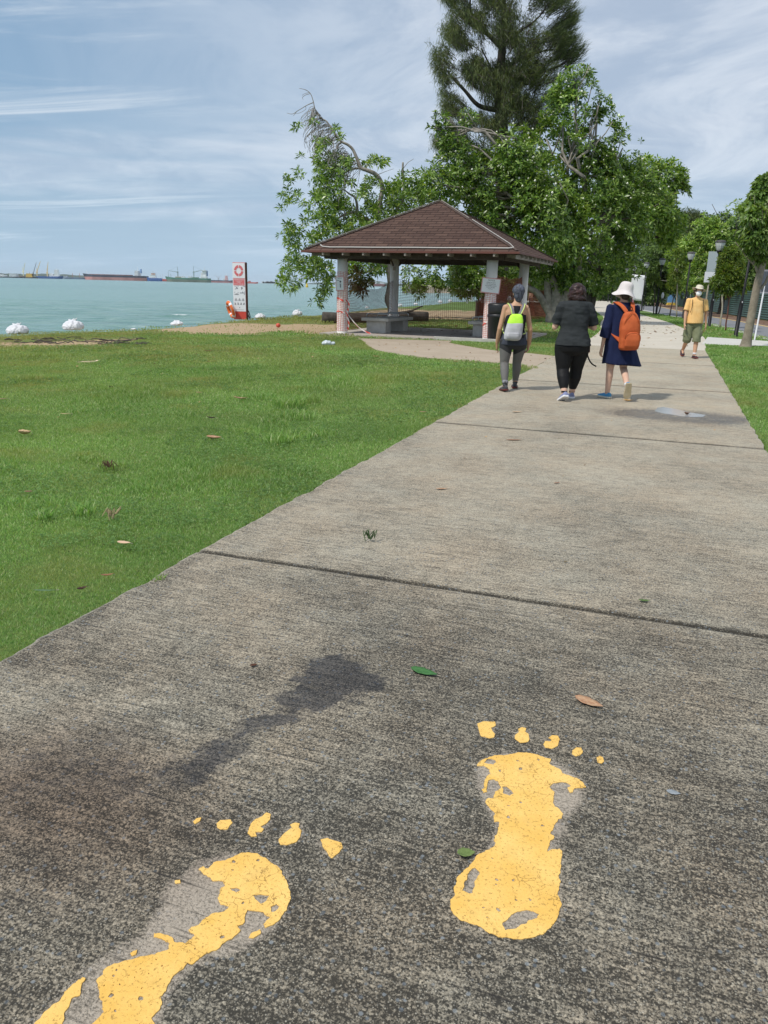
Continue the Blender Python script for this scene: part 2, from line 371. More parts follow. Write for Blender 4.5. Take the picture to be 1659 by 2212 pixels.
# main path ----------------------------------------------------------
PO = Vector((-1.59, 2.89, 0)); PA_ = math.radians(19.3)
PU = Vector((math.sin(PA_), math.cos(PA_), 0)); PN = Vector((math.cos(PA_), -math.sin(PA_), 0)); PW = 3.58
def st(p): q = Vector((p[0], p[1], 0))-PO; return q.dot(PU), q.dot(PN)
K6 = CR(0, 2750, 1.106); K7 = CR(1500, 2500, 1.0886); K8 = CR(0, 2000, .9759)
def polyst(fn, P, z=.012): return [st(fn(x, y, z))[::-1] for x, y in P]     # (t, s)
wearL = polyst(K6, [(690, 850), (760, 770), (850, 705), (950, 685), (1060, 662), (1190, 700), (1275, 820), (1270, 900), (1200, 1000), (1080, 1095), (950, 1130), (850, 1180), (760, 1290), (700, 1400), (560, 1600), (200, 1560), (110, 1430), (330, 1200), (430, 1125), (560, 1060), (650, 1000)])
wearR = polyst(K7, [(395, 590), (420, 540), (490, 510), (600, 498), (730, 530), (850, 600), (890, 665), (850, 740), (790, 800), (790, 900), (765, 930), (770, 1180), (700, 1290), (400, 1250), (310, 1150), (360, 1000), (470, 925), (455, 900), (490, 820), (430, 710)])
wearT = [polyst(K6, P) for P in ([(820, 545), (850, 510), (885, 515), (880, 545), (850, 560)], [(935, 555), (950, 520), (1010, 515), (1025, 545), (1005, 575), (950, 580)], [(1070, 600), (1090, 530), (1150, 490), (1200, 490), (1190, 560), (1120, 610)], [(1205, 640), (1240, 560), (1310, 530), (1325, 600), (1270, 650)], [(1370, 640), (1400, 600), (1450, 600), (1440, 700), (1400, 680)])] + \
        [polyst(K7, P) for P in ([(405, 385), (500, 365), (500, 440), (430, 450)], [(560, 440), (600, 390), (645, 410), (640, 465)], [(690, 440), (770, 425), (765, 490), (690, 480)], [(905, 530), (930, 510), (965, 530), (950, 558)])]
wetP = polyst(K8, [(1185, 590), (1230, 568), (1320, 572), (1380, 600), (1430, 635), (1505, 680), (1490, 695), (1420, 700), (1350, 740), (1290, 770), (1200, 790), (1130, 810), (1050, 850), (1010, 880), (960, 950), (880, 1010), (780, 1073), (640, 1120), (420, 1180), (230, 1190), (250, 1110), (420, 1060), (560, 1010), (680, 955), (800, 915), (890, 870), (960, 815), (1030, 790), (1030, 750), (1100, 690), (1170, 650), (1165, 620)])
pud = [st(G(x, y, .012)) for x, y in ((1350, 872), (1440, 868), (1560, 890), (1600, 920), (1560, 935), (1450, 925), (1330, 898))]
mP, n, b = gnode('brushed_concrete')
ta = nd(n, 'ShaderNodeAttribute'); ta.attribute_name = 'slab_frame'; t = ta.outputs['Vector']   # metres across and along the slab
vo = nd(n, 'ShaderNodeTexVoronoi', Scale=150., Randomness=1.); n.links.new(t, vo.inputs['Vector'])
vs = nd(n, 'ShaderNodeSeparateColor'); n.links.new(vo.outputs['Color'], vs.inputs[0])
peb = mth(n, 'MULTIPLY', rng(n, vo.outputs['Distance'], .18, .48, 1, 0), rng(n, vs.outputs[0], .45, .55))
vo2 = nd(n, 'ShaderNodeTexVoronoi', Scale=62., Randomness=1.); n.links.new(t, vo2.inputs['Vector'])
vs2 = nd(n, 'ShaderNodeSeparateColor'); n.links.new(vo2.outputs['Color'], vs2.inputs[0])
peb2 = mth(n, 'MULTIPLY', rng(n, vo2.outputs['Distance'], .25, .42, 1, 0), rng(n, vs2.outputs[0], .84, .87))
broom = noi(n, t, 1., 4, .6, (5., 62., 1.), .35)
broom2 = noi(n, t, 1., 4, .65, (4., 11., 1.), .5)
fine = noi(n, t, 115, 3, .8); mid = noi(n, t, 9, 6, .68); lrg = noi(n, t, 1.1, 5, .6)
vq = nd(n, 'ShaderNodeTexVoronoi', Scale=215., Randomness=1.); n.links.new(t, vq.inputs['Vector']); vqs = nd(n, 'ShaderNodeSeparateColor'); n.links.new(vq.outputs['Color'], vqs.inputs[0])
grain = mth(n, 'ADD', mth(n, 'MULTIPLY', vqs.outputs[0], .30), mth(n, 'MULTIPLY', vs.outputs[2], .22))   # mean .26
v = mth(n, 'ADD', mth(n, 'MULTIPLY', broom, .50), mth(n, 'MULTIPLY', fine, .70)); v = mth(n, 'ADD', v, mth(n, 'ADD', grain, mth(n, 'MULTIPLY', broom2, .19)))
v = mth(n, 'ADD', v, mth(n, 'MULTIPLY', mid, .34)); v = mth(n, 'ADD', v, mth(n, 'MULTIPLY', lrg, .35))   # mean 1.5
v = mth(n, 'MULTIPLY_ADD', mth(n, 'SUBTRACT', v, 1.30), 2.15, A(n, 'light'), clamp=True)
col = mixc(n, v, (.040, .037, .030), (.46, .415, .33))
tint = mixc(n, rng(n, noi(n, t, 1.7, 4), .35, .65), (1.04, .965, .89), (1.0, 1., .98))
col = mixc(n, 1., col, tint, 'MULTIPLY')
pc = mixc(n, vs.outputs[1], (.20, .185, .155), (.50, .46, .37))
col = mixc(n, mth(n, 'MULTIPLY', peb, .80), col, pc)
pc2 = mixc(n, vs2.outputs[1], (.07, .085, .10), (.24, .26, .27))
col = mixc(n, mth(n, 'MULTIPLY', peb2, .8), col, pc2)
palen = rng(n, mth(n, 'ADD', A(n, 'pale'), mth(n, 'MULTIPLY', mth(n, 'SUBTRACT', mth(n, 'ADD', mth(n, 'MULTIPLY', fine, .6), mth(n, 'MULTIPLY', mid, .4)), .5), 2.6)), .30, .80, 0, .9)
palec = mixc(n, rng(n, fine, .3, .7), (.29, .245, .195), (.47, .41, .335))
col = mixc(n, palen, col, palec)
col = mixc(n, mth(n, 'MULTIPLY', A(n, 'brown'), .75), col, mixc(n, 1., col, (.62, .47, .40), 'MULTIPLY'))
wetn = rng(n, mth(n, 'ADD', A(n, 'wet'), mth(n, 'MULTIPLY', mth(n, 'SUBTRACT', mth(n, 'ADD', mth(n, 'MULTIPLY', noi(n, t, 22, 5, .75), .6), mth(n, 'MULTIPLY', mid, .4)), .5), 1.9)), .30, .68)
col = mixc(n, mth(n, 'MULTIPLY', wetn, .9), col, mixc(n, 1., col, (.27, .28, .33), 'MULTIPLY'))
rim = A(n, 'rim'); col = mixc(n, mth(n, 'MULTIPLY', rim, rng(n, mid, .35, .6, .1, .9)), col, (.43, .40, .34))
grv = rng(n, noi(n, t, 1., 3, .7, (3.2, 95., 1.), .5), .31, .42, .85, 0)
col = mixc(n, mth(n, 'MULTIPLY', grv, rng(n, lrg, .3, .6, .5, 1)), col, (.022, .020, .018))
n.links.new(col, b.inputs['Base Color'])
b.inputs['Specular IOR Level'].default_value = .35
n.links.new(rng(n, wetn, 0, 1, .86, .5), b.inputs['Roughness'])
hgt = mth(n, 'ADD', mth(n, 'MULTIPLY', broom, .6), mth(n, 'ADD', mth(n, 'MULTIPLY', fine, .3), mth(n, 'MULTIPLY', peb, .35)))
bp = nd(n, 'ShaderNodeBump', Strength=.8, Distance=.008); n.links.new(hgt, bp.inputs['Height']); n.links.new(bp.outputs[0], b.inputs['Normal'])
def soft(ts, ss, poly, wdt=.03, seed=0):
    """0..1 membership with a soft ragged border"""
    acc = np.zeros(len(ts)); k = 9
    for i in range(k):
        a = 2*math.pi*i/k; acc += inpoly(ts+wdt*math.cos(a)*(.4+.6*(i % 2))+.04*(vnoise(ts, ss, 9, seed+i)-.5), ss+wdt*math.sin(a)*(.4+.6*(i % 2))+.04*(vnoise(ts, ss, 9, seed+20+i)-.5), poly)
    return acc/k
def ragged(ts, ss, poly, amp, fr, seed):
    return inpoly(ts+amp*(vnoise(ts, ss, fr, seed, 5)-.5)*2, ss+amp*(vnoise(ts, ss, fr, seed+7, 5)-.5)*2, poly)*1.
path = empty('path', label='long straight brushed concrete footpath laid in wide slabs', cat='path'); path['kind'] = 'structure'
joints = [-8.5, -3.49, 1.51, 6.52, 11.5, 16.5, 21.5]
for k in range(6):
    s0, s1 = joints[k], joints[k+1]; gp = (.0, .0, .011, .006, .005, .004, .0)
    s0 += gp[k]; s1 -= gp[k+1]
    ds = .016 if k in (1,) else .03 if k == 2 else .07
    ss = np.linspace(s0, s1, max(8, int((s1-s0)/ds))); ts = np.concatenate([[0, .006, .02, .04], np.linspace(.06, PW-.06, int(PW/ds)), [PW-.04, PW-.02, PW-.006, PW]])
    Sg, Tg = np.meshgrid(ss, ts, indexing='ij')
    e = np.clip(1-np.minimum(Tg, PW-Tg)/.1, 0, 1)
    Tg2 = Tg+e*.034*(vnoise(Sg*1.7, Tg*0+np.round(Tg/PW), 3.4, 1, 5)-.5)*2
    ends = np.minimum(Sg-s0, s1-Sg); Sg2 = Sg+np.clip(1-ends/.05, 0, 1)*.005*(vnoise(Tg, Sg*0+np.round((Sg-s0)/(s1-s0)), 7, 3)-.5)*2
    Zg = .012+.0016*(vnoise(Tg, Sg, 2.2, 3)-.5)-.003*np.clip(1-ends/.012, 0, 1)-.004*np.clip(1-np.minimum(Tg, PW-Tg)/.012, 0, 1)
    X = PO.x+Sg2*PU.x+Tg2*PN.x; Y = PO.y+Sg2*PU.y+Tg2*PN.y
    r, c = X.shape; idx = np.arange(r*c).reshape(r, c); top = np.stack([X.ravel(), Y.ravel(), Zg.ravel()], 1)
    Fq = np.stack([idx[:-1, :-1], idx[:-1, 1:], idx[1:, 1:], idx[1:, :-1]], -1).reshape(-1, 4)
    bd = np.concatenate([idx[0, :], idx[1:, -1], idx[-1, -2::-1], idx[-2:0:-1, 0]]); low = top[bd].copy(); low[:, 2] = -.06
    nb = np.arange(len(bd))+r*c; sk = np.stack([bd, nb, np.roll(nb, -1), np.roll(bd, -1)], 1)
    o = mesh_np('slab', np.concatenate([top, low]), np.concatenate([Fq, sk]), mP, path, smooth=False)
    tt, s_ = Tg.ravel(), Sg.ravel(); bl = np.zeros(len(bd))
    # weathering: old dark growth covers the near slab, less and less further on
    dk = np.interp(s_, [-9, -1.9, -.6, .3, 1.3, 1.6, 4, 9, 22], [.08, .09, .14, .23, .37, .53, .67, .79, .92])
    tr = np.interp(tt, [0, .25, .9, 1.6, 3.6], [.07, .16, .08, -.06, -.03])
    dk = dk+tr*np.interp(s_, [-1.2, 0, 2.2, 4], [1.2, 1, .5, 0])+.34*(vnoise(tt*.8, s_*1.3, 1.1, 31)-.5)
    dk = dk-.14*np.clip(1-tt/.17, 0, 1)*(s_ < 6)
    dk += .12*np.exp(-((tt-2.35)/.35)**2)*(s_ < 1.5)*np.clip(vnoise(tt, s_, 1.4, 7)*2-.8, 0, 1)
    wet = np.zeros(len(tt)); brown = np.zeros(len(tt)); pale = np.zeros(len(tt))
    if k in (1, 2):
        wet = .9*(.38*ragged(tt, s_, wetP, .10, 17, 41)+.34*ragged(tt, s_, wetP, .16, 8, 58)+.33*soft(tt, s_, wetP, .07, 40))*np.interp(s_, [-1.5, -.85, -.45, .0], [.02, .22, .50, 1.])*(.45+1.0*vnoise(tt, s_, 9, 44))
        brown = np.clip(1.25-np.hypot((tt-.80)/.60, (s_+.62)/.42)-.5*(vnoise(tt, s_, 3, 46)-.5), 0, 1)*.9
        wet = np.maximum(wet, .42*np.clip(1.3-np.hypot((tt-.85)/.50, (s_+.45)/.30)-.7*(vnoise(tt, s_, 5, 47)-.5), 0, 1))
        pale = np.maximum(soft(tt, s_, wearL, .03, 60)*.75, soft(tt, s_, wearR, .03, 80)*.75)
        for P in wearT: pale = np.maximum(pale, soft(tt, s_, P, .014, 90)*.6)
        wet = np.maximum(wet, .0); dk -= .10*np.exp(-(np.hypot((tt-1.05)/.5, (s_+.55)/.4))**2)
    jd = np.minimum(np.abs(s_-s0), np.abs(s1-s_)); dk = dk-.9*np.clip(1-jd/(.017 if k in (1, 2) else .012), 0, 1)*(.6+.4*vnoise(tt, s_, 5, 51))
    if k == 3 or k == 4:
        ps = np.mean([p[0] for p in pud]); pt = np.mean([p[1] for p in pud])
        rr = np.hypot((tt-pt)/1.25, (s_-ps)/.62)+.35*(vnoise(tt, s_, 2.2, 77)-.5)
        wet = np.maximum(wet, np.clip(1.75-rr*1.25, 0, 1)*.62)
    if k > 3: dk += .1*(k % 2)
    rimv = np.clip(1-np.minimum(tt, PW-tt)/.022, 0, 1)*.9
    z0_ = np.concatenate
    attr(o, 'light', z0_([dk, bl+.3])); attr(o, 'wet', z0_([wet, bl])); attr(o, 'brown', z0_([brown, bl])); attr(o, 'pale', z0_([pale, bl])); attr(o, 'rim', z0_([rimv, bl]))
    fv = np.stack([z0_([tt, tt[bd]]), z0_([s_, s_[bd]]), z0_([tt*0, bl-.06])], 1)
    va = o.data.attributes.new('slab_frame', 'FLOAT_VECTOR', 'POINT'); va.data.foreach_set('vector', fv.astype(np.float32).ravel())
mJ = mat('joint_filler', (.012, .012, .012), .95, (.03, .027, .022), 20)
mb = MB()
for s in joints[1:6]:
    c = PO+PU*s+PN*PW/2; mb.box((c.x, c.y, -.004), (PW-.02, .03, .006), -PA_)
mb.build('joint_filler', mJ, path)
# pale newer concrete, side path, cross path --------------------------
def conc(name, c1, c2, c3, nsc=1.2):
    m, n, b = gnode(name); t = nd(n, 'ShaderNodeTexCoord').outputs['Object']
    c = mixc(n, rng(n, noi(n, t, nsc, 6, .65), .3, .7), c1, c2); c = mixc(n, rng(n, noi(n, t, 40, 4, .7, (1, 3, 1)), .4, .75, 0, .5), c, c3)
    c = mixc(n, rng(n, noi(n, t, .5, 5, .7), .56, .74, 0, .55), c, c3)
    n.links.new(c, b.inputs['Base Color']); b.inputs['Roughness'].default_value = .9
    bp = nd(n, 'ShaderNodeBump', Strength=.3, Distance=.01); n.links.new(noi(n, t, 60, 4), bp.inputs['Height']); n.links.new(bp.outputs[0], b.inputs['Normal']); return m
mN = conc('pale_concrete', (.50, .455, .375), (.60, .55, .47), (.36, .33, .28), 1.)
mT = conc('tan_concrete', (.36, .285, .205), (.44, .36, .27), (.26, .215, .165), 1.1)
mW = conc('white_concrete', (.50, .49, .45), (.60, .59, .55), (.40, .39, .36), 1.)
def sheet(name, poly, z, m, label=None, cat=None, kind='structure', thick=.05, parent=None, step=None):
    mb = MB().prism([(p[0], p[1]) for p in poly], z-thick, z); o = mb.build(name, m, parent)
    if label: tag(o, label, cat, kind=kind)
    elif parent is None: tag(o, kind=kind)
    return o
e0 = PO+PU*21.5; e1 = e0+PN*PW
e0 = e0+PU*.002; e1 = e1+PU*.002
def smooth_poly(P, k=4):
    """Catmull-Rom through open list"""
    out = []; P = [Vector((p[0], p[1], 0)) for p in P]
    for i in range(len(P)-1):
        a, b_, c, d = P[max(i-1, 0)], P[i], P[i+1], P[min(i+2, len(P)-1)]
        for j in range(k):
            t_ = j/k; out.append(.5*((2*b_)+(c-a)*t_+(2*a-5*b_+4*c-d)*t_*t_+(3*b_-a-3*c+d)*t_**3))
    return out+[P[-1]]
Lf = smooth_poly([e0, (6.6, 25.9), (8.55, 31.94), (10.7, 40), (12.8, 47.4), (15.9, 61), (20.6, 82.), (24.3, 97), (34, 130), (50, 185)])
Rt = smooth_poly([e1, (9.93, 24.6), (11.55, 28.9), (12.5, 32.6), (14.1, 38.8), (15.3, 43.8), (17.2, 53.2), (19.0, 61.7), (21.9, 75), (26.5, 94.5), (36, 130), (52, 183)])
PATH2 = Lf+Rt[::-1]
sheet('far_path', PATH2, .010, mN, 'pale newer stretch of the footpath curving under the trees', 'path')
sp = CR(1050, 750, 1.3825)
SIDE = [(sp(x, y).x, sp(x, y).y) for x, y in ((490, 806), (515, 812), (535, 830), (560, 850), (595, 868), (640, 880), (700, 892), (760, 900), (900, 915), (1000, 922), (1140, 931), (1280, 941), (1400, 951))]
p0 = PO+PU*13.65; p1 = PO+PU*17.05
SIDE += [(p0.x-.006*PN.x, p0.y-.006*PN.y), (p1.x-.006*PN.x, p1.y-.006*PN.y)]+[(sp(x, y).x, sp(x, y).y) for x, y in ((1440, 888), (1280, 877), (1180, 864), (1100, 850), (1030, 838), (992, 829), (1010, 819))]
sheet('side_path', SIDE, .008, mT, 'tan concrete side path curving from footpath to pavilion', 'path')
CROSS = [(9.95, 24.75), (13.6, 24.2), (17.8, 22.5), (19., 26.), (14.6, 27.6), (11.6, 28.85)]
CROSS = [(9.8, 24.62), (11.9, 24.45), (14, 24.1), (14.8, 27.0), (13.06, 27.3), (11.7, 28.9)]
sheet('cross_path', CROSS, .015, mW, 'white concrete strip crossing the verge on the right', 'path')
# cycling track and leaf strip ---------------------------------------
NE = smooth_poly([(9.5, 12), (12.2, 22), (14.15, 29.4), (16.0, 37.2), (17.4, 43), (19.2, 52.5), (22.9, 72), (27.4, 92), (37, 131), (55, 185)], 3)
FE = smooth_poly([(13, 12), (15.2, 22), (17.3, 31), (19.56, 40.9), (20.9, 46.8), (22.2, 53.5), (26.2, 72), (31.2, 92), (41, 131), (59, 185)], 3)
mA = mat('asphalt', (.16, .165, .18), .85, (.21, .215, .23), 1.2, 6)
sheet('road', NE+FE[::-1], .005, mA, 'grey asphalt cycling track beyond the lamp posts', 'road')
def ribbon(name, C, w0, w1, z, m, **k):
    Lp = []; Rp = []
    for i, p in enumerate(C):
        d = (C[min(i+1, len(C)-1)]-C[max(i-1, 0)]).normalized(); nrm = Vector((d.y, -d.x, 0)); Lp.append(p+nrm*w0); Rp.append(p+nrm*w1)
    return sheet(name, Lp+Rp[::-1], z, m, **k)
mK = mat('kerb_concrete', (.40, .40, .38), .85, (.5, .49, .46), 3)
ribbon('kerb', NE, -.32, -.004, .02, mK, label='pale concrete kerb strip along the near side of the track', cat='kerb', thick=.12)
mY = mat('yellow_line_paint', (.62, .40, .10), .7, (.50, .36, .16), 3)
ribbon('road_line', FE, -.32, -.12, .0095, mY, label='continuous yellow line along the far side of the track', cat='road marking', thick=.003)
mLf = mat('leaf_strip_soil', (.105, .060, .038), .95, (.22, .13, .085), 5, 6)
STR = FE+[Vector((p[0], p[1], 0)) for p in ((64, 185), (47.5, 150), (40.3, 118), (27.3, 66.4), (24.4, 53.9), (23.5, 49.2), (21, 36), (17, 12))]
sheet('soil_strip', STR, .001, mLf, 'brown strip of fallen leaves between track and green hoarding', 'soil strip')
# painted footprints --------------------------------------------------
mY2, n, b = gnode('footprint_paint'); t = nd(n, 'ShaderNodeTexCoord').outputs['Object']
c = mixc(n, rng(n, noi(n, t, 5, 5, .6), .35, .65), (.76, .45, .10), (.84, .55, .17))
c = mixc(n, rng(n, noi(n, t, 9, 6, .75), .55, .75, 0, .35), c, (.45, .30, .10))
c = mixc(n, rng(n, noi(n, t, 3.3, 3, .5), .62, .70, 0, .55), c, (.62, .36, .02))
c = mixc(n, rng(n, noi(n, t, 120, 3, .8), .57, .64, 0, .8), c, (.30, .18, .045))
c = mixc(n, rng(n, noi(n, t, 30, 5, .8), .60, .72, 0, .5), c, (.62, .34, .08))
vv = nd(n, 'ShaderNodeTexVoronoi', Scale=13., feature='DISTANCE_TO_EDGE'); 
wv = nd(n, 'ShaderNodeVectorMath', operation='ADD'); nz_ = nd(n, 'ShaderNodeTexNoise', Scale=22., Detail=4.); n.links.new(t, nz_.inputs['Vector'])
sv = nd(n, 'ShaderNodeVectorMath', operation='SCALE'); n.links.new(nz_.outputs['Color'], sv.inputs[0]); sv.inputs['Scale'].default_value = .09
n.links.new(t, wv.inputs[0]); n.links.new(sv.outputs[0], wv.inputs[1]); n.links.new(wv.outputs[0], vv.inputs['Vector'])
crk = mth(n, 'MULTIPLY', rng(n, vv.outputs['Distance'], .004, .014, 1, 0), rng(n, noi(n, t, 4, 2), .5, .58))
c = mixc(n, mth(n, 'MULTIPLY', crk, .8), c, (.28, .15, .03))
n.links.new(c, b.inputs['Base Color']); b.inputs['Roughness'].default_value = .6; b.inputs['Specular IOR Level'].default_value = .3
bp = nd(n, 'ShaderNodeBump', Strength=.5, Distance=.004); n.links.new(mth(n, 'SUBTRACT', noi(n, t, 75, 4, .7), crk), bp.inputs['Height']); n.links.new(bp.outputs[0], b.inputs['Normal'])
def rough_loop(P, amp, step=.004, seed=0):
    out = []; n_ = len(P)
    for i in range(n_):
        a, b_ = P[i], P[(i+1) % n_]; L_ = (b_-a).length; k = max(1, int(L_/step))
        for j in range(k):
            q = a+(b_-a)*(j/k); nn = mnoise.noise(Vector((q.x*45+seed, q.y*45, 0)))*1.0+mnoise.noise(Vector((q.x*130, q.y*130, seed)))*.6
            m2 = mnoise.noise(Vector((q.x*45+31, q.y*45, seed)))*1.0+mnoise.noise(Vector((q.x*130, q.y*130+9, seed)))*.6
            out.append(Vector((q.x+nn*amp, q.y+m2*amp, 0)))
    return out
def paint(name, loops, parent, org, amp=.0048, z=.0128):
    cu = bpy.data.curves.new('c', 'CURVE'); cu.dimensions = '2D'; cu.fill_mode = 'BOTH'; cu.extrude = .0013; cu.bevel_depth = .0006; cu.bevel_resolution = 1
    for i, P in enumerate(loops):
        Q = rough_loop(P, amp, seed=i*3.7); sp_ = cu.splines.new('POLY'); sp_.points.add(len(Q)-1); sp_.use_cyclic_u = True
        for j, q in enumerate(Q): sp_.points[j].co = (q.x-org.x, q.y-org.y, 0, 1)
    tmp = bpy.data.objects.new('t', cu); SC.collection.objects.link(tmp); bpy.context.view_layer.update()
    me = bpy.data.meshes.new_from_object(tmp.evaluated_get(bpy.context.evaluated_depsgraph_get())); bpy.data.objects.remove(tmp)
    me.materials.clear(); me.materials.append(mY2); me.name = name
    o = bpy.data.objects.new(name, me); link(o, parent); o.location = (0, 0, z) if parent else (org.x, org.y, z); return o
def chips(K, main, n_, seed, avoid=()):
    """tiny flaked spots inside the outline"""
    R_ = np.random.RandomState(seed); P = [K(x, y, .014) for x, y in main]; xs = [p.x for p in P]; ys = [p.y for p in P]; out = []
    while len(out) < n_:
        x, y = R_.uniform(min(xs), max(xs)), R_.uniform(min(ys), max(ys)); r_ = .0022+.0055*R_.rand()**4
        if all(inpoly(np.array([x+dx]), np.array([y+dy]), [(p.x, p.y) for p in P])[0] for dx, dy in ((.014, 0), (-.014, 0), (0, .014), (0, -.014))) and all((x-c[0])**2+(y-c[1])**2 > (r_+c[2]+.006)**2 for c in out) and all((x-h[0])**2+(y-h[1])**2 > (r_*1.3+.020)**2 for h in avoid): out.append((x, y, r_))
    return [[Vector((x+r_*(.7+.5*R_.rand())*math.cos(a), y+r_*(.7+.5*R_.rand())*math.sin(a), 0)) for a in np.linspace(0, 5.4, 7)] for x, y, r_ in out]
def pl(K, P): return [K(x, y, .014) for x, y in P]
R_main = [(408, 560), (420, 545), (445, 530), (490, 517), (530, 518), (560, 512), (590, 503), (640, 507), (690, 520), (725, 532), (722, 548), (735, 562), (770, 575), (775, 592), (800, 600), (840, 615), (868, 635), (878, 652), (850, 655), (835, 660), (822, 672), (808, 672), (803, 655), (815, 645), (800, 635), (790, 630), (765, 628), (745, 635), (720, 650), (735, 665), (745, 690), (735, 712), (745, 735), (765, 745), (780, 770), (775, 785), (755, 790), (745, 810), (738, 830), (722, 850), (740, 860), (740, 875), (722, 885), (718, 905), (710, 930), (730, 922), (765, 918), (778, 930), (770, 960), (772, 990), (762, 1030), (765, 1090), (755, 1110), (772, 1140), (768, 1180), (750, 1220), (735, 1250), (700, 1275), (660, 1292), (610, 1302), (560, 1297), (500, 1292), (470, 1275), (430, 1250), (380, 1235), (340, 1220), (308, 1190), (300, 1160), (300, 1130), (318, 1110), (315, 1085), (325, 1050), (345, 1025), (365, 1000), (385, 985), (395, 970), (410, 945), (440, 930), (465, 918), (490, 905), (485, 880), (500, 850), (510, 820), (508, 800), (485, 800), (482, 785), (490, 765), (465, 735), (447, 720), (455, 703), (485, 698), (490, 672), (515, 655), (505, 625), (480, 615), (458, 625), (452, 650), (452, 672), (435, 675), (432, 663), (443, 655), (442, 630), (455, 605), (470, 595), (465, 572), (440, 561)]
R_holes = [[(440, 545), (455, 530), (490, 535), (500, 548), (480, 557), (455, 553)], [(520, 650), (540, 648), (560, 665), (570, 680), (550, 690), (530, 682), (520, 668)], [(345, 1095), (355, 1070), (370, 1030), (390, 1000), (405, 995), (425, 1020), (415, 1045), (405, 1060), (395, 1105), (375, 1108)], [(520, 1235), (545, 1215), (570, 1190), (610, 1180), (650, 1180), (680, 1195), (672, 1215), (640, 1222), (600, 1245), (570, 1262), (530, 1262)], [(500, 575), (515, 573), (520, 585), (508, 587)], [(590, 568), (605, 566), (608, 578), (596, 580)]]
R_toes = [[(413, 380), (440, 371), (488, 372), (492, 388), (470, 398), (478, 412), (488, 425), (485, 438), (465, 442), (430, 432), (422, 415), (418, 395)], [(590, 402), (605, 396), (622, 400), (618, 415), (632, 425), (636, 445), (630, 458), (600, 462), (575, 445), (575, 430), (592, 418)], [(718, 440), (735, 430), (758, 432), (765, 450), (758, 475), (735, 486), (705, 482), (696, 468), (705, 455), (725, 458), (735, 450)], [(820, 495), (838, 482), (858, 484), (865, 498), (855, 515), (835, 518), (820, 510)], [(925, 525), (938, 518), (952, 525), (955, 540), (945, 550), (930, 545)]]
L_main = [(865, 745), (880, 735), (910, 742), (930, 715), (960, 710), (1010, 692), (1050, 675), (1080, 670), (1120, 678), (1170, 702), (1215, 740), (1245, 790), (1262, 840), (1265, 870), (1250, 915), (1225, 950), (1190, 985), (1155, 998), (1148, 985), (1160, 965), (1175, 950), (1160, 940), (1140, 930), (1110, 925), (1075, 915), (1070, 935), (1065, 965), (1055, 985), (1035, 995), (1045, 1008), (1020, 1030), (1005, 1048), (975, 1065), (950, 1090), (900, 1112), (865, 1135), (835, 1155), (810, 1150), (800, 1175), (770, 1195), (745, 1225), (725, 1265), (700, 1300), (705, 1330), (690, 1360), (665, 1390), (675, 1418), (640, 1490), (560, 1550), (430, 1590), (330, 1560), (335, 1480), (400, 1418), (430, 1390), (455, 1365), (445, 1330), (430, 1300), (435, 1265), (420, 1225), (445, 1205), (455, 1180), (500, 1155), (560, 1140), (640, 1120), (700, 1110), (745, 1090), (735, 1065), (700, 1045), (668, 1042), (670, 1022), (700, 1022), (735, 1035), (760, 1060), (800, 1065), (835, 1045), (850, 1028), (820, 1010), (835, 995), (870, 985), (890, 955), (940, 935), (975, 930), (1000, 905), (965, 893), (948, 870), (960, 830), (980, 815), (965, 795), (930, 790), (900, 770)]
L_holes = [[(1003, 825), (1030, 820), (1048, 830), (1030, 842), (1008, 838)], [(1093, 858), (1130, 850), (1175, 855), (1165, 880), (1135, 893), (1115, 875)], [(1180, 905), (1205, 892), (1220, 905), (1200, 928), (1180, 932)]]
L_frag = [[(150, 1418), (175, 1390), (205, 1355), (260, 1320), (280, 1280), (320, 1245), (355, 1215), (373, 1220), (355, 1255), (345, 1290), (320, 1300), (295, 1350), (275, 1380), (270, 1418), (200, 1490), (105, 1480)], [(570, 1110), (580, 1100), (598, 1098), (590, 1115), (572, 1118)], [(765, 795), (785, 793), (785, 803), (768, 804)], [(1085, 1040), (1100, 1020), (1130, 1010), (1130, 1028), (1105, 1040)]]
L_toes = [[(842, 535), (858, 522), (875, 520), (870, 535), (850, 545)], [(945, 545), (960, 530), (1005, 528), (1012, 540), (998, 555), (990, 568), (960, 570), (948, 562)], [(1140, 515), (1160, 498), (1178, 505), (1175, 525), (1158, 545), (1130, 558), (1148, 568), (1140, 580), (1110, 580), (1118, 600), (1095, 600), (1080, 585), (1095, 545), (1115, 525)], [(1265, 550), (1285, 541), (1302, 545), (1300, 562), (1312, 575), (1308, 600), (1290, 622), (1250, 638), (1220, 635), (1215, 615), (1235, 590), (1260, 570), (1275, 562)], [(1398, 615), (1425, 607), (1450, 618), (1485, 628), (1492, 650), (1470, 675), (1445, 695), (1432, 685), (1425, 665), (1410, 650)]]
for K, main, holes, frags, toes, lab in ((K7, R_main, R_holes, [], R_toes, 'whole yellow painted footprint with toes pointing up the path'), (K6, L_main, L_holes, L_frag, L_toes, 'badly worn yellow painted footprint turned out, its heel leaving the picture')):
    org = K(*main[0]); org.z = 0
    root = empty('painted_footprint', (org.x, org.y, 0), label=lab, cat='painted footprint', group='yellow footprints painted on the path')
    hs_ = [pl(K, h) for h in holes]
    dens_ = [p for h in hs_ for p in rough_loop(h, 0, .006)]+[p for f in frags for p in rough_loop(pl(K, f), 0, .006)]
    ch_ = [c for c in chips(K, main, 46, 5, dens_) if not any(inpoly(np.array([c[0].x]), np.array([c[0].y]), [(p.x, p.y) for p in h])[0] for h in hs_)]
    paint('sole', [pl(K, main)]+hs_+[pl(K, f) for f in frags]+ch_, root, org)
    for tpoly in toes: paint('toe', [pl(K, tpoly)], root, org, .002)
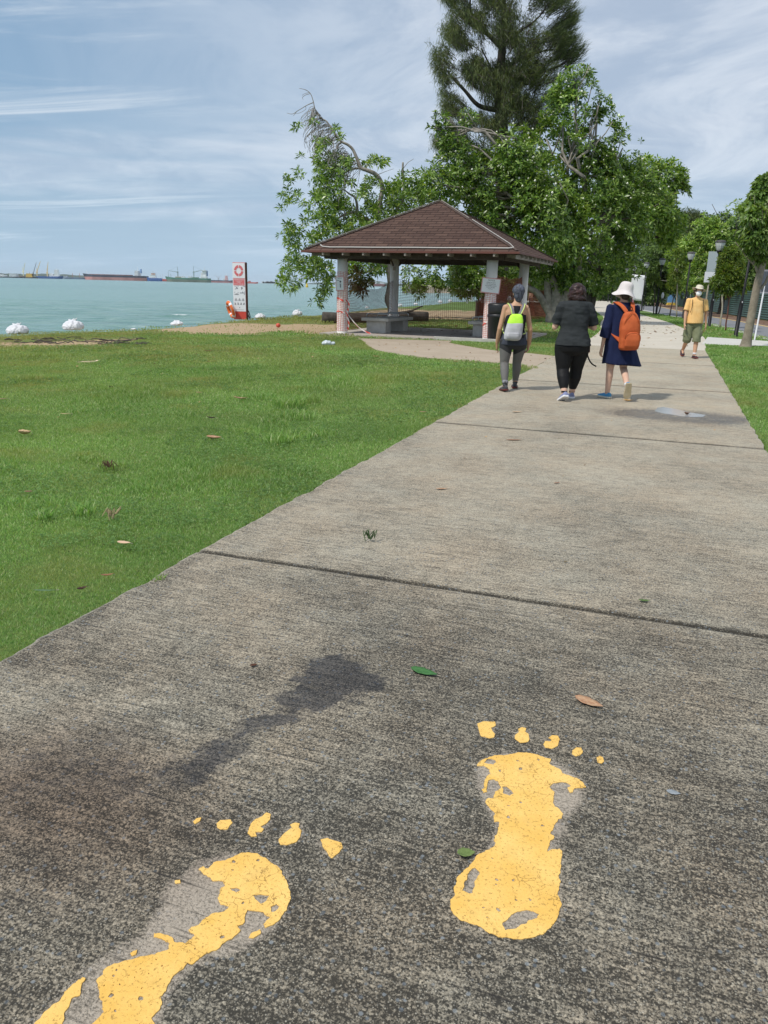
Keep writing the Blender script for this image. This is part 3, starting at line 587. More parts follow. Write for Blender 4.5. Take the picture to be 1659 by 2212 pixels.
# puddle --------------------------------------------------------------
mPu, n, b = gnode('puddle_water'); b.inputs['Base Color'].default_value = (.32, .33, .34, 1); b.inputs['Roughness'].default_value = .16; b.inputs['IOR'].default_value = 1.33; b.inputs['Specular IOR Level'].default_value = .5  # pale base colour stands in for bright sky the gloss does not reflect
mb = MB(); pq = CR(2400, 1480, 2.6587)
P = [pq(x, y, .014) for x, y in ((500, 335), (560, 325), (640, 338), (720, 352), (800, 375), (900, 392), (1010, 408), (980, 428), (900, 430), (820, 428), (740, 420), (660, 405), (560, 392), (470, 370))]
P = rough_loop([Vector((p.x, p.y, 0)) for p in P], .012, .05, 3)
mb.prism([(p.x, p.y) for p in P], .0115, .0145); o = mb.build('puddle', mPu); tag(o, 'shallow puddle on the path, sky reflection partly put into its colour', 'puddle')
# grass blades ----------------------------------------------------------
def path_mask(x, y):
    s = (x-PO.x)*PU.x+(y-PO.y)*PU.y; t_ = (x-PO.x)*PN.x+(y-PO.y)*PN.y
    m = (t_ > .0+.03*(vnoise(s*1.7, s*0, 3.4, 1, 5)-.5)*2+.012*vnoise(x, y, 30, 6)-.002) & (t_ < PW) & (s < 21.5)
    for P in (PATH2, SIDE, CROSS, NE+FE[::-1]): m |= inpoly(x, y, [(p[0], p[1]) for p in P])
    return m
ax_ = Vector((math.cos(math.radians(-20.9)), math.sin(math.radians(-20.9)), 0)); ay_ = Vector((-ax_.y, ax_.x, 0)); FLc = Vector((-1.505, 25.755, 0))
SLAB = [(FLc+ax_*a+ay_*b_) for a, b_ in ((-.6, -.42), (5.25, -.42), (5.25, 0.2), (5.9, .5), (5.9, 5.35), (-.6, 5.35))]
bl = []
def scatter(x0, x1, y0, y1, dens, h, wd, yb=None):
    n_ = int((x1-x0)*(y1-y0)*dens); x = RS.uniform(x0, x1, n_); y = RS.uniform(y0, y1, n_)
    q, d = proj_np(np.stack([x, y, x*0], 1)); vis = (q[:, 0] > -420) & (q[:, 0] < W+700) & (q[:, 1] < H+900) & (d > .5)
    x, y = x[vis], y[vis]
    keep = ~path_mask(x, y) & ~inpoly(x, y, [(p.x, p.y) for p in SLAB]) & (x > shore(y)+.05)
    x, y = x[keep], y[keep]
    sd_ = sandy(x, y) & (RS.rand(len(x)) > .06); x, y = x[~sd_], y[~sd_]
    ed = x-shore(y); k = RS.rand(len(x)) < np.clip(.25+ed/2.5, 0, 1)*(.5+.9*np.clip(vnoise(x, y, 1.6, 15)*2-.35, 0, 1))+(ed > 6)*.4
    x, y = x[k], y[k]; n_ = len(x)
    tall = np.clip((vnoise(x, y, .9, 21)-.60)*9, 0, 1)*(y > 5)
    hh = h*(.55+.7*RS.rand(n_))*(1+1.1*tall)*(.7+.6*vnoise(x, y, 2.5, 23)); ww = wd*(.7+.6*RS.rand(n_))
    a = RS.uniform(0, 2*np.pi, n_); ln = hh*RS.uniform(.15, 1.0, n_); la = RS.uniform(0, 2*np.pi, n_)+.0
    cxv, cyv = np.cos(a)*ww/2, np.sin(a)*ww/2; lx, ly = np.cos(la)*ln, np.sin(la)*ln
    z = np.full(n_, -.012)
    B = np.stack([x, y, z], 1); M1 = np.stack([x+lx*.35+cxv, y+ly*.35+cyv, z+hh*.55], 1); M2 = np.stack([x+lx*.35-cxv, y+ly*.35-cyv, z+hh*.55], 1); T = np.stack([x+lx, y+ly, z+hh*.95], 1)
    bl.append(np.stack([B, M1, T, M2], 1).reshape(-1, 3))
scatter(-3.2, 0.2, 2.4, 5.2, 15000, .021, .0032)
scatter(-4.6, 1.2, 5.2, 9, 7500, .024, .0045)
scatter(-7.5, 3, 9, 15, 2900, .030, .007)
scatter(-13, 5.5, 15, 24, 1000, .036, .012)
scatter(-11, 9, 24, 40, 200, .05, .028)
scatter(3.8, 9.5, 7.5, 14, 4200, .034, .006)
scatter(5.5, 14, 14, 26, 1300, .042, .011)
scatter(7, 19, 24, 62, 260, .055, .025)
scatter(1.2, 6.5, -.5, 7.5, 2600, .034, .007)
scatter(5, 11, 4, 14, 700, .036, .010)
# tufts
def tuft(px, py, n_, r, h, wd=.009):
    n_ = int(n_*1.8); h = h*.72
    c = G(px, py); a = RS.uniform(0, 2*np.pi, n_); rr = r*np.sqrt(RS.rand(n_)); x = c.x+rr*np.cos(a); y = c.y+rr*np.sin(a); hh = h*(.5+.7*RS.rand(n_))
    la = RS.uniform(0, 2*np.pi, n_); ln = hh*RS.uniform(.2, .9, n_); ww = wd; b_ = RS.uniform(0, np.pi, n_)
    z = np.full(n_, -.012); B = np.stack([x, y, z], 1); M1 = np.stack([x+np.cos(la)*ln*.3+np.cos(b_)*ww/2, y+np.sin(la)*ln*.3+np.sin(b_)*ww/2, z+hh*.6], 1)
    M2 = M1.copy(); M2[:, 0] -= np.cos(b_)*ww; M2[:, 1] -= np.sin(b_)*ww; T = np.stack([x+np.cos(la)*ln, y+np.sin(la)*ln, z+hh], 1)
    bl.append(np.stack([B, M1, T, M2], 1).reshape(-1, 3))
for px, py, n_, r, h in ((625, 880, 260, .20, .20), (660, 868, 200, .22, .15), (600, 955, 160, .15, .14), (640, 945, 160, .2, .11), (690, 940, 150, .2, .10), (590, 915, 100, .15, .11), (240, 1010, 120, .12, .09), (180, 1370-260, 60, .08, .12), (95, 1118, 60, .06, .09), (190, 990, 90, .14, .07), (60, 820, 120, .2, .13), (545, 862, 90, .18, .10), (780, 822, 300, .45, .16), (720, 828, 200, .4, .13), (850, 818, 200, .4, .12), (640, 905, 120, .2, .16), (590, 760, 90, .3, .12), (1120, 795, 200, .4, .1), (430, 800, 80, .2, .1), (300, 840, 80, .2, .1), (340, 1255, 30, .04, .06)):
    tuft(px, py, n_, r, h)
# broad-leaved weeds in patches among the turf
wd_ = []
def weeds(x0, x1, y0, y1, n_, sz, thr=.56):
    x = RS.uniform(x0, x1, n_); y = RS.uniform(y0, y1, n_); k = (vnoise(x, y, .8, 71) > thr) & ~path_mask(x, y) & (x > shore(y)+1.5) & ~sandy(x, y); x, y = x[k], y[k]; n_ = len(x)
    for j in range(4):
        a = RS.uniform(0, 6.28, n_); s = sz*RS.uniform(.5, 1.2, n_); w_ = s*.42; dx, dy = np.cos(a), np.sin(a); z = RS.uniform(.004, .022, n_)
        q = lambda u_, v_, h_: np.stack([x+dx*u_*s-dy*v_*w_, y+dy*u_*s+dx*v_*w_, z+h_*s], 1)
        wd_.append(np.stack([q(.05, 0, 0), q(.55, .5, .22), q(1, 0, .25), q(.55, -.5, .22)], 1).reshape(-1, 3))
weeds(-3.2, 0, 2.4, 5.2, 9000, .020); weeds(-4.6, 1.2, 5.2, 9, 11000, .026); weeds(-7.5, 3, 9, 15, 12000, .038); weeds(-12, 5, 15, 24, 9000, .055); weeds(4, 12, 8, 24, 8000, .045)
WV = np.concatenate(wd_); mWd = leafmat('weed_leaf', [(.07, .14, .04), (.10, .20, .05), (.15, .27, .08), (.21, .33, .11)], .5, .3, .35)
wdo = mesh_np('weeds', WV, np.arange(len(WV)).reshape(-1, 4), mWd); tag(wdo, 'patches of low broad leaved weeds in the turf', 'weeds', kind='stuff')
BV = np.concatenate(bl); nb = len(BV)//4
mGr = leafmat('grass_blade', [(.09, .19, .045), (.15, .30, .07), (.215, .39, .10), (.30, .46, .155), (.45, .50, .28)], .5, .35, .3)
for nn in mGr.node_tree.nodes:
    if nn.type == 'TEX_NOISE': nn.inputs['Scale'].default_value = .5
drymix(mGr, (.36, .33, .13))
grs = mesh_np('grass', BV, np.arange(nb*4).reshape(-1, 4), mGr)
gx, gy = BV[::4, 0].repeat(4), BV[::4, 1].repeat(4)
gd = np.clip(.85-(gx-shore(gy))/6.5, 0, 1)*(gy > 12)*np.clip(vnoise(gx, gy, .7, 91)*2.2-.35, .15, 1)+.75*np.clip((gy-5)/16, 0, 1)*np.clip(vnoise(gx, gy, .45, 92, 5)*3-1.05, 0, 1)*(gx < 6)+.5*np.clip(vnoise(gx, gy, 1.7, 94, 4)*5-2.9, 0, 1)
attr(grs, 'dry', np.clip(gd, 0, .9)*RS.uniform(.6, 1, nb).repeat(4))
tag(grs, 'short green lawn grass with darker tufts beside the path', 'grass', kind='stuff')
print('grass blades', nb)
# ================================================================== PAVILION
TH = math.radians(-20.94); PF = FLc.copy(); PLx, PDy = 4.872, 4.728
pav = empty('pavilion', (PF.x, PF.y, 0), TH, 'open pavilion with a brown shingled hip roof on four round columns', 'pavilion')
mShg, n, b = gnode('roof_shingles')
t = nd(n, 'ShaderNodeTexCoord').outputs['UV']
br = nd(n, 'ShaderNodeTexBrick', Scale=1.); br.offset = .5; br.inputs['Mortar Size'].default_value = .035; br.inputs['Brick Width'].default_value = 1.; br.inputs['Row Height'].default_value = 1.; br.inputs['Bias'].default_value = 0
br.inputs['Color1'].default_value = (.105, .064, .050, 1); br.inputs['Color2'].default_value = (.055, .032, .026, 1); br.inputs['Mortar'].default_value = (.026, .017, .015, 1); n.links.new(t, br.inputs[0])
to = nd(n, 'ShaderNodeTexCoord').outputs['Object']
c = mixc(n, rng(n, noi(n, to, .9, 6, .7), .5, .68, 0, .6), br.outputs[0], (.045, .027, .024))
c = mixc(n, rng(n, noi(n, to, 30, 4, .7), .4, .7, 0, .4), c, (.16, .09, .065)); n.links.new(c, b.inputs['Base Color']); b.inputs['Roughness'].default_value = .93; b.inputs['Specular IOR Level'].default_value = .25
bp = nd(n, 'ShaderNodeBump', Strength=.8, Distance=.02); n.links.new(br.outputs['Fac'], bp.inputs['Height']); bp.invert = True; n.links.new(bp.outputs[0], b.inputs['Normal'])
mCol = mat('painted_column', (.86, .81, .76), .8, (.90, .87, .84), 3, bump=.15, bsc=40)
mDk = mat('dark_timber', (.045, .033, .028), .8, (.07, .05, .04), 8)
mDk2 = mat('brown_metal_edge', (.13, .045, .032), .5)
mGrw = mat('weathered_timber', (.20, .175, .155), .85, (.30, .27, .24), 6)
mWP = mat('white_pipe', (.46, .44, .41), .5)
mCon = mat('bench_concrete', (.42, .40, .36), .85, (.52, .50, .46), 5, bump=.2, bsc=50)
mSlab = mat('pavilion_floor', (.38, .33, .29), .85, (.48, .43, .38), 2.2, 6)
mSteel = mat('stainless_steel', (.6, .6, .6), .3, metal=1.)
OV, OVy, ZE, ZA = .976, .937, 2.532, 4.238
cxm, cym = PLx/2, PDy/2; hx, hy = cxm+OV, cym+OVy
cor = [(cxm-hx, cym-hy), (cxm+hx, cym-hy), (cxm+hx, cym+hy), (cxm-hx, cym+hy)]
# floor slab and step
mb = MB().prism([(-.62, -.42), (5.30, -.42), (5.30, .05), (5.75, .3), (5.75, 5.30), (-.62, 5.30)], -.08, .035); mb.build('floor', mSlab, pav)
MB().box((4.35, -.47, .04), (2.1, .12, .11)).build('step', mCon, pav, bevel=.008)
# roof: four shingled faces with thickness and UVs laid in metres
bm = bmesh.new(); uvl = bm.loops.layers.uv.new('UVMap')
apx = Vector((cxm, cym, ZA)); th_ = .07
for i in range(4):
    a = Vector((*cor[i], ZE)); c_ = Vector((*cor[(i+1) % 4], ZE)); e = (c_-a).normalized(); mid_ = (a+c_)/2; up_ = (apx-mid_); sl = up_.length; un = up_.normalized()
    K = 21
    for r in range(K):   # courses lapped like real shingles
        f0, f1 = r/K, (r+1)/K; lift = .007
        P = [a.lerp(apx, f0), c_.lerp(apx, f0), c_.lerp(apx, f1), a.lerp(apx, f1)]
        nrm = e.cross(un); P[0] += nrm*lift; P[1] += nrm*lift
        if r == K-1: P = [P[0], P[1], apx.copy()]
        vs_ = [bm.verts.new(p) for p in P]; f = bm.faces.new(vs_)
        for l in f.loops: q = l.vert.co-a; l[uvl].uv = (q.dot(e)/.42+i*7.3, q.dot(un)/sl*K)
        q0 = [bm.verts.new(p) for p in (P[0]-nrm*lift*1.05, P[1]-nrm*lift*1.05)]; f = bm.faces.new([q0[0], q0[1], vs_[1], vs_[0]])
        for l in f.loops: l[uvl].uv = (0.15, .001)
me = bpy.data.meshes.new('roof'); bm.to_mesh(me); bm.free(); me.materials.append(mShg); roof = bpy.data.objects.new('roof', me); link(roof, pav)
# underside, fascia, rafters, hip caps
mb = MB(); mb.add([(*cor[i], ZE-.03) for i in range(4)]+[(cxm, cym, ZA-.10)], [[1, 0, 4], [2, 1, 4], [3, 2, 4], [0, 3, 4]]); mb.build('ceiling', mDk, pav)
mb = MB()
for i in range(4):
    a = Vector((*cor[i], ZE-.012)); c_ = Vector((*cor[(i+1) % 4], ZE-.012)); m_ = (a+c_)/2; d = (c_-a); mb.box(m_, (d.length+.04, .045, .055), math.atan2(d.y, d.x))
mb.build('roof_edge', mDk2, pav)
mb = MB()
for i in range(4):
    a = Vector((*cor[i], 0)); c_ = Vector((*cor[(i+1) % 4], 0)); d = (c_-a).normalized(); nin = Vector((-d.y, d.x, 0)); Ls = (c_-a).length
    m_ = (a+c_)/2+nin*.55; mb.box((m_.x, m_.y, ZE-.10), (Ls-1.1, .09, .20), math.atan2(d.y, d.x))
    for k in range(9):
        p = a+d*(.72+k*(Ls-1.44)/8)+nin*.28; MB().box((p.x, p.y, ZE-.075), (.05, .56, .085), math.atan2(d.y, d.x)).build('rafter', mGrw, pav)
mb.build('beam', mDk, pav)
mb = MB()   # weathered fascia board with notches on the right side
a = Vector((*cor[1], 0)); c_ = Vector((*cor[2], 0)); d = (c_-a).normalized(); nin = Vector((-d.y, d.x, 0))
m_ = (a+c_)/2+nin*.10; mb.box((m_.x-.15*d.x, m_.y-.15*d.y, ZE-.115), ((c_-a).length-.5, .03, .11), math.atan2(d.y, d.x)); mb.build('fascia_board', mGrw, pav)
mb = MB()
for i in range(4):
    a = Vector((*cor[i], ZE+.02)); v_ = apx-a; mb.tube([a+v_*.02+Vector((0, 0, .0)), apx+Vector((0, 0, .012))], .055, 6, flat=.35)
mb.build('ridge_caps', mat('ridge_cap', (.07, .043, .035), .9, (.10, .066, .055), 12), pav)
mb = MB()   # pale cable pipe along the eave and up the hip
a = Vector((*cor[0], ZE)); c_ = Vector((*cor[1], ZE)); e = (c_-a).normalized(); un = (apx-(a+c_)/2).normalized(); nr_ = e.cross(un)
L0 = (c_-a).length
P = [a+e*.50+un*.36+nr_*.03, a+e*.62+un*.25+nr_*.03, a+e*.9+un*.20+nr_*.03]+[a+e*(.9+(L0-1.25)*k/8)+un*(.20+.006*math.sin(k*2.1))+nr_*.03 for k in range(1, 9)]+[c_-e*.20+un*.24+nr_*.03]
mb.tube(P, .020, 8); hv = apx-c_
mb.tube([c_-e*.20+un*.24+nr_*.03]+[c_+hv*f+Vector((0, 0, .075)) for f in (.10, .25, .4, .5, .56)], .011, 6); mb.build('cable_pipe', mWP, pav)
mb = MB(); hv0 = apx-a; mb.tube([a+hv0*f+Vector((0, 0, .06)) for f in (.04, .2, .5, .8, .99)], .014, 6); mb.tube([c_+hv*f+Vector((0, 0, .06)) for f in (.6, .8, .99)], .014, 6); mb.build('hip_wire', mGrw, pav)
for (x, y) in ((0, 0), (PLx, 0), (0, PDy), (PLx, PDy)):
    mb = MB().lathe([(.175, .03), (.17, .05), (.168, 2.56)], 28, (x, y, 0)); col_ = mb.build('column', mCol, pav, smooth=False)
    for p in col_.data.polygons: p.use_smooth = abs(p.normal.z) < .5
for x, y, sx, sy in ((0, PDy, 1, 0), (0, PDy, 0, -1), (PLx, PDy, -1, 0), (0, 0, 1, 0), (PLx, 0, -1, 0)):
    MB().tube([(x, y, 2.15), (x+sx*.45, y+sy*.45, 2.5)], .03, 6).build('brace', mDk, pav)
MB().box((.06, PDy-.19, 2.16), (.09, .06, .12)).build('switch_box', mGrw, pav, bevel=.01)
def pv(x, y, z=0): # pavilion frame to world
    c, s = math.cos(TH), math.sin(TH); return Vector((PF.x+x*c-y*s, PF.y+x*s+y*c, z))
# benches
def bench(loc, rz, ln, wd, label):
    t = empty('concrete_bench', (loc.x, loc.y, .035), rz, label, 'bench')
    MB().box((0, 0, .435), (wd, ln, .10)).build('seat', mCon, t, bevel=.012)
    for s in (-1, 1): MB().box((0, s*(ln/2-.32), .19), (wd-.28, .42, .38)).build('leg', mCon, t, bevel=.012)
    for s in (-1, 0, 1):
        y = s*(ln/2-.22); x0 = wd/2-.10
        MB().tube([(-x0, y, .47), (-x0, y, .57), (-x0+.015, y, .60), (-x0+.05, y, .615), (x0-.05, y, .615), (x0-.015, y, .60), (x0, y, .57), (x0, y, .47)], .017, 8).build('rail', mSteel, t, smooth=True)
    return t
B1 = CR(1300, 1000, 3.687); b0 = B1(645, 960, .47); bench(Vector((-.02, 27.08, 0)), math.radians(-24), 2.15, .98, 'grey concrete bench with three steel rails on the left under the roof')
bench(Vector((3.35, 26.15, 0)), math.radians(-21), 1.9, .98, 'grey concrete bench partly hidden behind the taped column and bin')
# rubbish bin
mBin = mat('bin_plastic', (.012, .013, .016), .45, (.02, .021, .025), 30)
pb = G(1071.5, 738.5)
bn = empty('rubbish_bin', (pb.x+.05, pb.y+.12, .0), 0, 'black plastic rubbish bin beside the right front column', 'bin')
MB().lathe([(.285, 0), (.30, .02), (.325, .70), (.335, .71), (.345, .72), (.345, .80), (.33, .81), (.31, .815)], 32).build('body', mBin, bn, smooth=False)
MB().lathe([(.315, .815), (.33, .83), (.335, .93), (.345, 1.06), (.335, 1.10), (.28, 1.125), (.15, 1.13), (.02, 1.13)], 32).build('lid', mBin, bn)
for ch in bn.children:
    for p in ch.data.polygons: p.use_smooth = True
# orange safety netting
mNet = mat('netting_orange', (.26, .065, .035), .6); mNet2 = mat('netting_brown', (.16, .06, .035), .7)
def net(name, base, p0, p1, z0, z1, cx_=.075, cz_=.055, sag=.15, m=mNet2, label=None, rad=.0045, seed=0, bulge=.12):
    """woven barrier mesh hung between two points (own geometry per strand)"""
    p0 = Vector(p0); p1 = Vector(p1); Lh = (p1-p0).length; nx = int(Lh/cx_); nz_n = int((z1-z0)/cz_); d = (p1-p0).normalized(); nr = Vector((-d.y, d.x, 0)); mb = MB()
    def P(u, v):
        s_ = math.sin(math.pi*u); zz_ = z0+(z1-z0)*v-sag*s_*(v**1.5)+.02*math.sin(u*17+v*5+seed)
        q = p0.lerp(p1, u)+nr*(bulge*s_*math.sin(math.pi*v+.4)+.02*math.sin(9*u+7*v+seed)); return Vector((q.x, q.y, zz_))
    def strip(pts, wv):
        V = [p+wv for p in pts]+[p-wv for p in pts]; k = len(pts); mb.add(V, [[i, i+1, k+i+1, k+i] for i in range(k-1)])
    ku, kv = 20, 9
    for i in range(nx+1):
        pts = [P(i/nx, j/kv) for j in range(kv+1)]; strip(pts, d*rad); strip(pts, nr*rad)
    for j in range(nz_n+1):
        pts = [P(i/ku, j/nz_n) for i in range(ku+1)]; strip(pts, Vector((0, 0, rad*1.5))); strip(pts, nr*rad)
    o = mb.build(name, m); o.location = (0, 0, 0)
    tag(o, label, 'safety netting'); return o
net('safety_netting', 0, pv(0, .17), pv(0, PDy-.17), .12, 1.75, sag=.35, label='sagging barrier netting between the left pair of columns', seed=1)
net('safety_netting', 0, pv(.17, PDy), pv(PLx-.17, PDy), .06, 1.78, sag=.30, label='barrier netting stretched across the back of the pavilion', seed=2)
net('safety_netting', 0, pv(PLx, .5), pv(PLx, PDy-.17), .06, 1.95, sag=.10, m=mNet, label='orange netting on the right side behind the black bin', seed=4)
def wrapnet(x, y, z0, z1, label, R_=.182):
    mb = MB(); k = 28
    for j in range(int((z1-z0)/.055)+1):
        z = z0+j*.055; pts = [pv(x, y)+Vector((R_*math.cos(2*math.pi*i/k), R_*math.sin(2*math.pi*i/k), z+.012*math.sin(i*1.3+j))) for i in range(k+1)]
        V = [p+Vector((0, 0, .0042)) for p in pts]+[p-Vector((0, 0, .0042)) for p in pts]; mb.add(V, [[i, i+1, k+2+i, k+1+i] for i in range(k)])
    for i in range(k//2):
        a = 2*math.pi*i*2/k; tg2 = Vector((-math.sin(a), math.cos(a), 0))*.004; c0 = pv(x, y)
        pts = [c0+Vector((R_*math.cos(a), R_*math.sin(a), z0+(z1-z0)*q/8))+tg2*3*math.sin(q*1.7+i) for q in range(9)]
        V = [p+tg2 for p in pts]+[p-tg2 for p in pts]; mb.add(V, [[q, q+1, 9+q+1, 9+q] for q in range(8)])
    o = mb.build('safety_netting', mNetR); tag(o, label, 'safety netting')
mNetR = mat('netting_red', (.62, .13, .07), .6)
wrapnet(0, 0, .12, 1.95, 'orange mesh wound around the left front column')
wrapnet(PLx, 0, .12, 1.85, 'orange mesh wound around the column next to the bin')
# white foil under the mesh on the columns
mFoil = mat('foil_white', (.80, .70, .68), .6, (.85, .80, .78), 9)
for x, z1, lb in ((0, 1.42, 'pale plastic sheet wrapped round the left front column'), (PLx, 1.30, 'pale plastic sheet wrapped round the column by the bin')):
    c0 = pv(x, 0); mb = MB().lathe([(.1755, .10), (.1765, .3), (.1752, .6), (.177, .9), (.1756, 1.1), (.1768, z1)], 30, cap=False); o = mb.build('plastic_wrap', mFoil, None, (c0.x, c0.y, 0), True); tag(o, lb, 'plastic wrap')
# red and white tape
mTape, n, b = gnode('barrier_tape'); t = nd(n, 'ShaderNodeTexCoord').outputs['Object']; wv = nd(n, 'ShaderNodeTexWave', Scale=3.2); wv.bands_direction = 'DIAGONAL'; n.links.new(t, wv.inputs[0])
n.links.new(mixc(n, rng(n, wv.outputs[1], .48, .52), (.78, .10, .07), (.80, .72, .70)), b.inputs['Base Color']); b.inputs['Roughness'].default_value = .4
def ribbon3(name, pts, wvec, label, cat='barrier tape'):
    k = len(pts); pts = [Vector(p) for p in pts]; wvec = Vector(wvec); V = []; Fc = []
    for i, p in enumerate(pts):
        ww = Matrix.Rotation(.5*math.sin(i*1.1), 3, 'X') @ wvec; V += [p+ww, p-ww]
    Fc = [[2*i, 2*i+1, 2*i+3, 2*i+2] for i in range(k-1)]; o = mesh_np(name, V, Fc, mTape); m_ = o.modifiers.new('s', 'SOLIDIFY'); m_.thickness = .002
    if label: tag(o, label, cat)
    return o
c0 = pv(0, 0)
ribbon3('barrier_tape', [c0+Vector((.187*math.cos(a), .187*math.sin(a), 1.10+.05*math.sin(a*1.5))) for a in np.linspace(-3.6, 3.4, 40)], (0, 0, .035), 'red and white tape knotted round the left front column, upper band')
ribbon3('barrier_tape', [c0+Vector((.187*math.cos(a), .187*math.sin(a), .70+.03*math.sin(a*2))) for a in np.linspace(-3.2, 3.2, 36)], (0, 0, .02), 'thin red and white tape round the left front column, lower band')
ribbon3('barrier_tape', [c0+Vector((.19+.03*math.sin(k*.9), -.09, 1.08-k*.085)) for k in range(12)], (.025, .01, 0), 'loose tail of tape hanging down the left front column')
c1_ = pv(.9, .3); ribbon3('barrier_tape', [c0+Vector((.19, 0, .62))+(Vector((c1_.x, c1_.y, .04))-c0-Vector((.19, 0, .62)))*(k/9)+Vector((0, 0, -.12*math.sin(math.pi*k/9))) for k in range(10)], (0, .01, .02), 'slack strand of tape trailing from the left column to the floor')
c2_ = pv(PLx, 0); ribbon3('barrier_tape', [c2_+Vector((.188*math.cos(a), .188*math.sin(a), .52+.05*math.sin(a*2.5))) for a in np.linspace(-3.2, 3.0, 30)], (0, 0, .022), 'red tape tied round the column next to the bin')
mb = MB()
# notices on columns
mPap = mat('notice_paper', (.74, .75, .78), .6); mInk = mat('notice_ink', (.05, .05, .07), .6); mRedB = mat('notice_border', (.62, .30, .30), .6)
def text(name, body, size, m, parent, loc, rot, align='CENTER', ext=.0008):
    cu = bpy.data.curves.new('t', 'FONT'); cu.body = body; cu.size = size; cu.align_x = align; cu.align_y = 'CENTER'; cu.extrude = ext; cu.resolution_u = 2
    o = bpy.data.objects.new('t', cu); SC.collection.objects.link(o); bpy.context.view_layer.update()
    me = bpy.data.meshes.new_from_object(o.evaluated_get(bpy.context.evaluated_depsgraph_get())); bpy.data.objects.remove(o)
    me.materials.clear(); me.materials.append(m); o = bpy.data.objects.new(name, me); link(o, parent); o.location = loc; o.rotation_euler = rot; return o
def notice(x, z, wd, ht, rz, lines, label, pict=False, tilt=0.):
    c = pv(x, 0); fx, fy = math.sin(rz), -math.cos(rz)
    t = empty('notice', (c.x+fx*.195, c.y+fy*.195, z), rz, label, 'notice'); t.rotation_euler = (0, tilt, rz)
    MB().box((0, .004, 0), (wd, .004, ht)).build('border', mRedB, t)
    MB().box((0, .0, 0), (wd-.05, .004, ht-.05)).build('paper', mPap, t)
    for i, (tx, sz, zz_) in enumerate(lines): text('lettering', tx, sz, mInk, t, (0, -.003, zz_), (math.pi/2, 0, 0))
    if pict:
        mb = MB().tube([(.02, -.004, -.12), (.02, -.004, .0)], .035, 8, flat=.2); mb.ell((.02, -.004, .06), (.03, .004, .03)); mb.box((-.06, -.004, .10), (.10, .003, .012)); mb.build('pictogram', mInk, t)
    return t
notice(PLx, 1.62, .56, .44, math.radians(-10), [('NOTICE', .055, .15), ('PLEASE DO NOT', .036, .085), ('USE THE SHELTER', .036, .04), ('AND BARBECUE PITS', .036, -.005), ('UNTIL FURTHER', .036, -.05), ('NOTICE', .036, -.095)], 'landscape notice with red border fixed to the column by the bin', tilt=.08)
notice(0, 1.58, .30, .44, math.radians(-22), [('NOTICE', .04, .16)], 'portrait notice with a figure fixed to the left front column', True, tilt=-.04)
# ================================================================== TREES
mBark = mat('grey_bark', (.17, .15, .125), .9, (.34, .31, .27), 5, 6, bump=.6, bsc=14)
mBarkD = mat('dark_bark', (.045, .038, .032), .95, (.10, .085, .07), 5, 6, bump=.5, bsc=14)
mBarkP = mat('pale_bark', (.30, .26, .20), .9, (.42, .38, .31), 6, 5, bump=.3, bsc=20)
mL1 = leafmat('leaf_glossy', [(.03, .075, .012), (.07, .145, .018), (.125, .225, .03), (.20, .32, .05), (.40, .52, .18)], .33, .35, .5)
mL1b = leafmat('leaf_sunny', [(.06, .13, .018), (.11, .21, .028), (.18, .30, .045), (.27, .41, .075), (.46, .56, .20)], .40, .4, .5)  # paler copy of leaf_glossy, sunlit brightness mixed into the leaf colours
mL2 = leafmat('leaf_olive', [(.055, .085, .032), (.085, .12, .045), (.12, .155, .06), (.17, .20, .09)], .6, .3, .3)
mL3 = leafmat('leaf_far', [(.045, .085, .018), (.075, .13, .028), (.11, .18, .04), (.16, .24, .06)], .5, .3, .4)
mL4 = leafmat('leaf_far_dark', [(.03, .065, .02), (.05, .095, .028), (.075, .125, .04), (.10, .155, .05)], .55, .25, .4)
mL5 = leafmat('leaf_brown_tips', [(.05, .06, .015), (.09, .08, .02), (.13, .09, .03), (.07, .10, .02)], .55, .3, .3)
mFl = mat('blossom_white', (.78, .78, .66), .6); mFr = mat('fruit_green', (.20, .30, .07), .5)
def rosettes(C, AX, k, ll, lw, droop=.35, spread=1.1, jit=.3):
    """leaf whorls at C around axes AX: k leaves each, kite shaped, slightly folded"""
    n_ = len(C); C = np.repeat(C, k, 0); AX = np.repeat(AX, k, 0); N = n_*k
    ph = np.tile(np.arange(k)*2*np.pi/k*1.0, n_)+RS.uniform(0, 6.28, n_).repeat(k)+RS.normal(0, .25, N)
    ref = np.where(np.abs(AX[:, 2:3]) < .9, np.array([[0, 0, 1.]]), np.array([[1., 0, 0]]))
    U = np.cross(AX, ref); U /= np.linalg.norm(U, axis=1, keepdims=True)+1e-9; V_ = np.cross(AX, U)
    el = RS.uniform(-.2, 1., N)*spread
    D = (U*np.cos(ph)[:, None]+V_*np.sin(ph)[:, None])*np.cos(el)[:, None]+AX*np.sin(el)[:, None]
    D[:, 2] -= droop*RS.uniform(.2, 1, N); D /= np.linalg.norm(D, axis=1, keepdims=True)
    Sd = np.cross(D, AX+RS.normal(0, .35, (N, 3))); Sd /= np.linalg.norm(Sd, axis=1, keepdims=True)+1e-9
    Ln = ll*RS.uniform(.65, 1.25, N)[:, None]; Wd = lw*RS.uniform(.7, 1.2, N)[:, None]
    Nn = np.cross(Sd, D)
    B = C+D*Ln*.08; M = C+D*Ln*.58; T = C+D*Ln-Nn*Ln*.12*0; T[:, 2] -= (Ln[:, 0]*droop*.35)
    P = np.stack([B, M+Sd*Wd*.5, T, M-Sd*Wd*.5], 1).reshape(-1, 3)
    return P
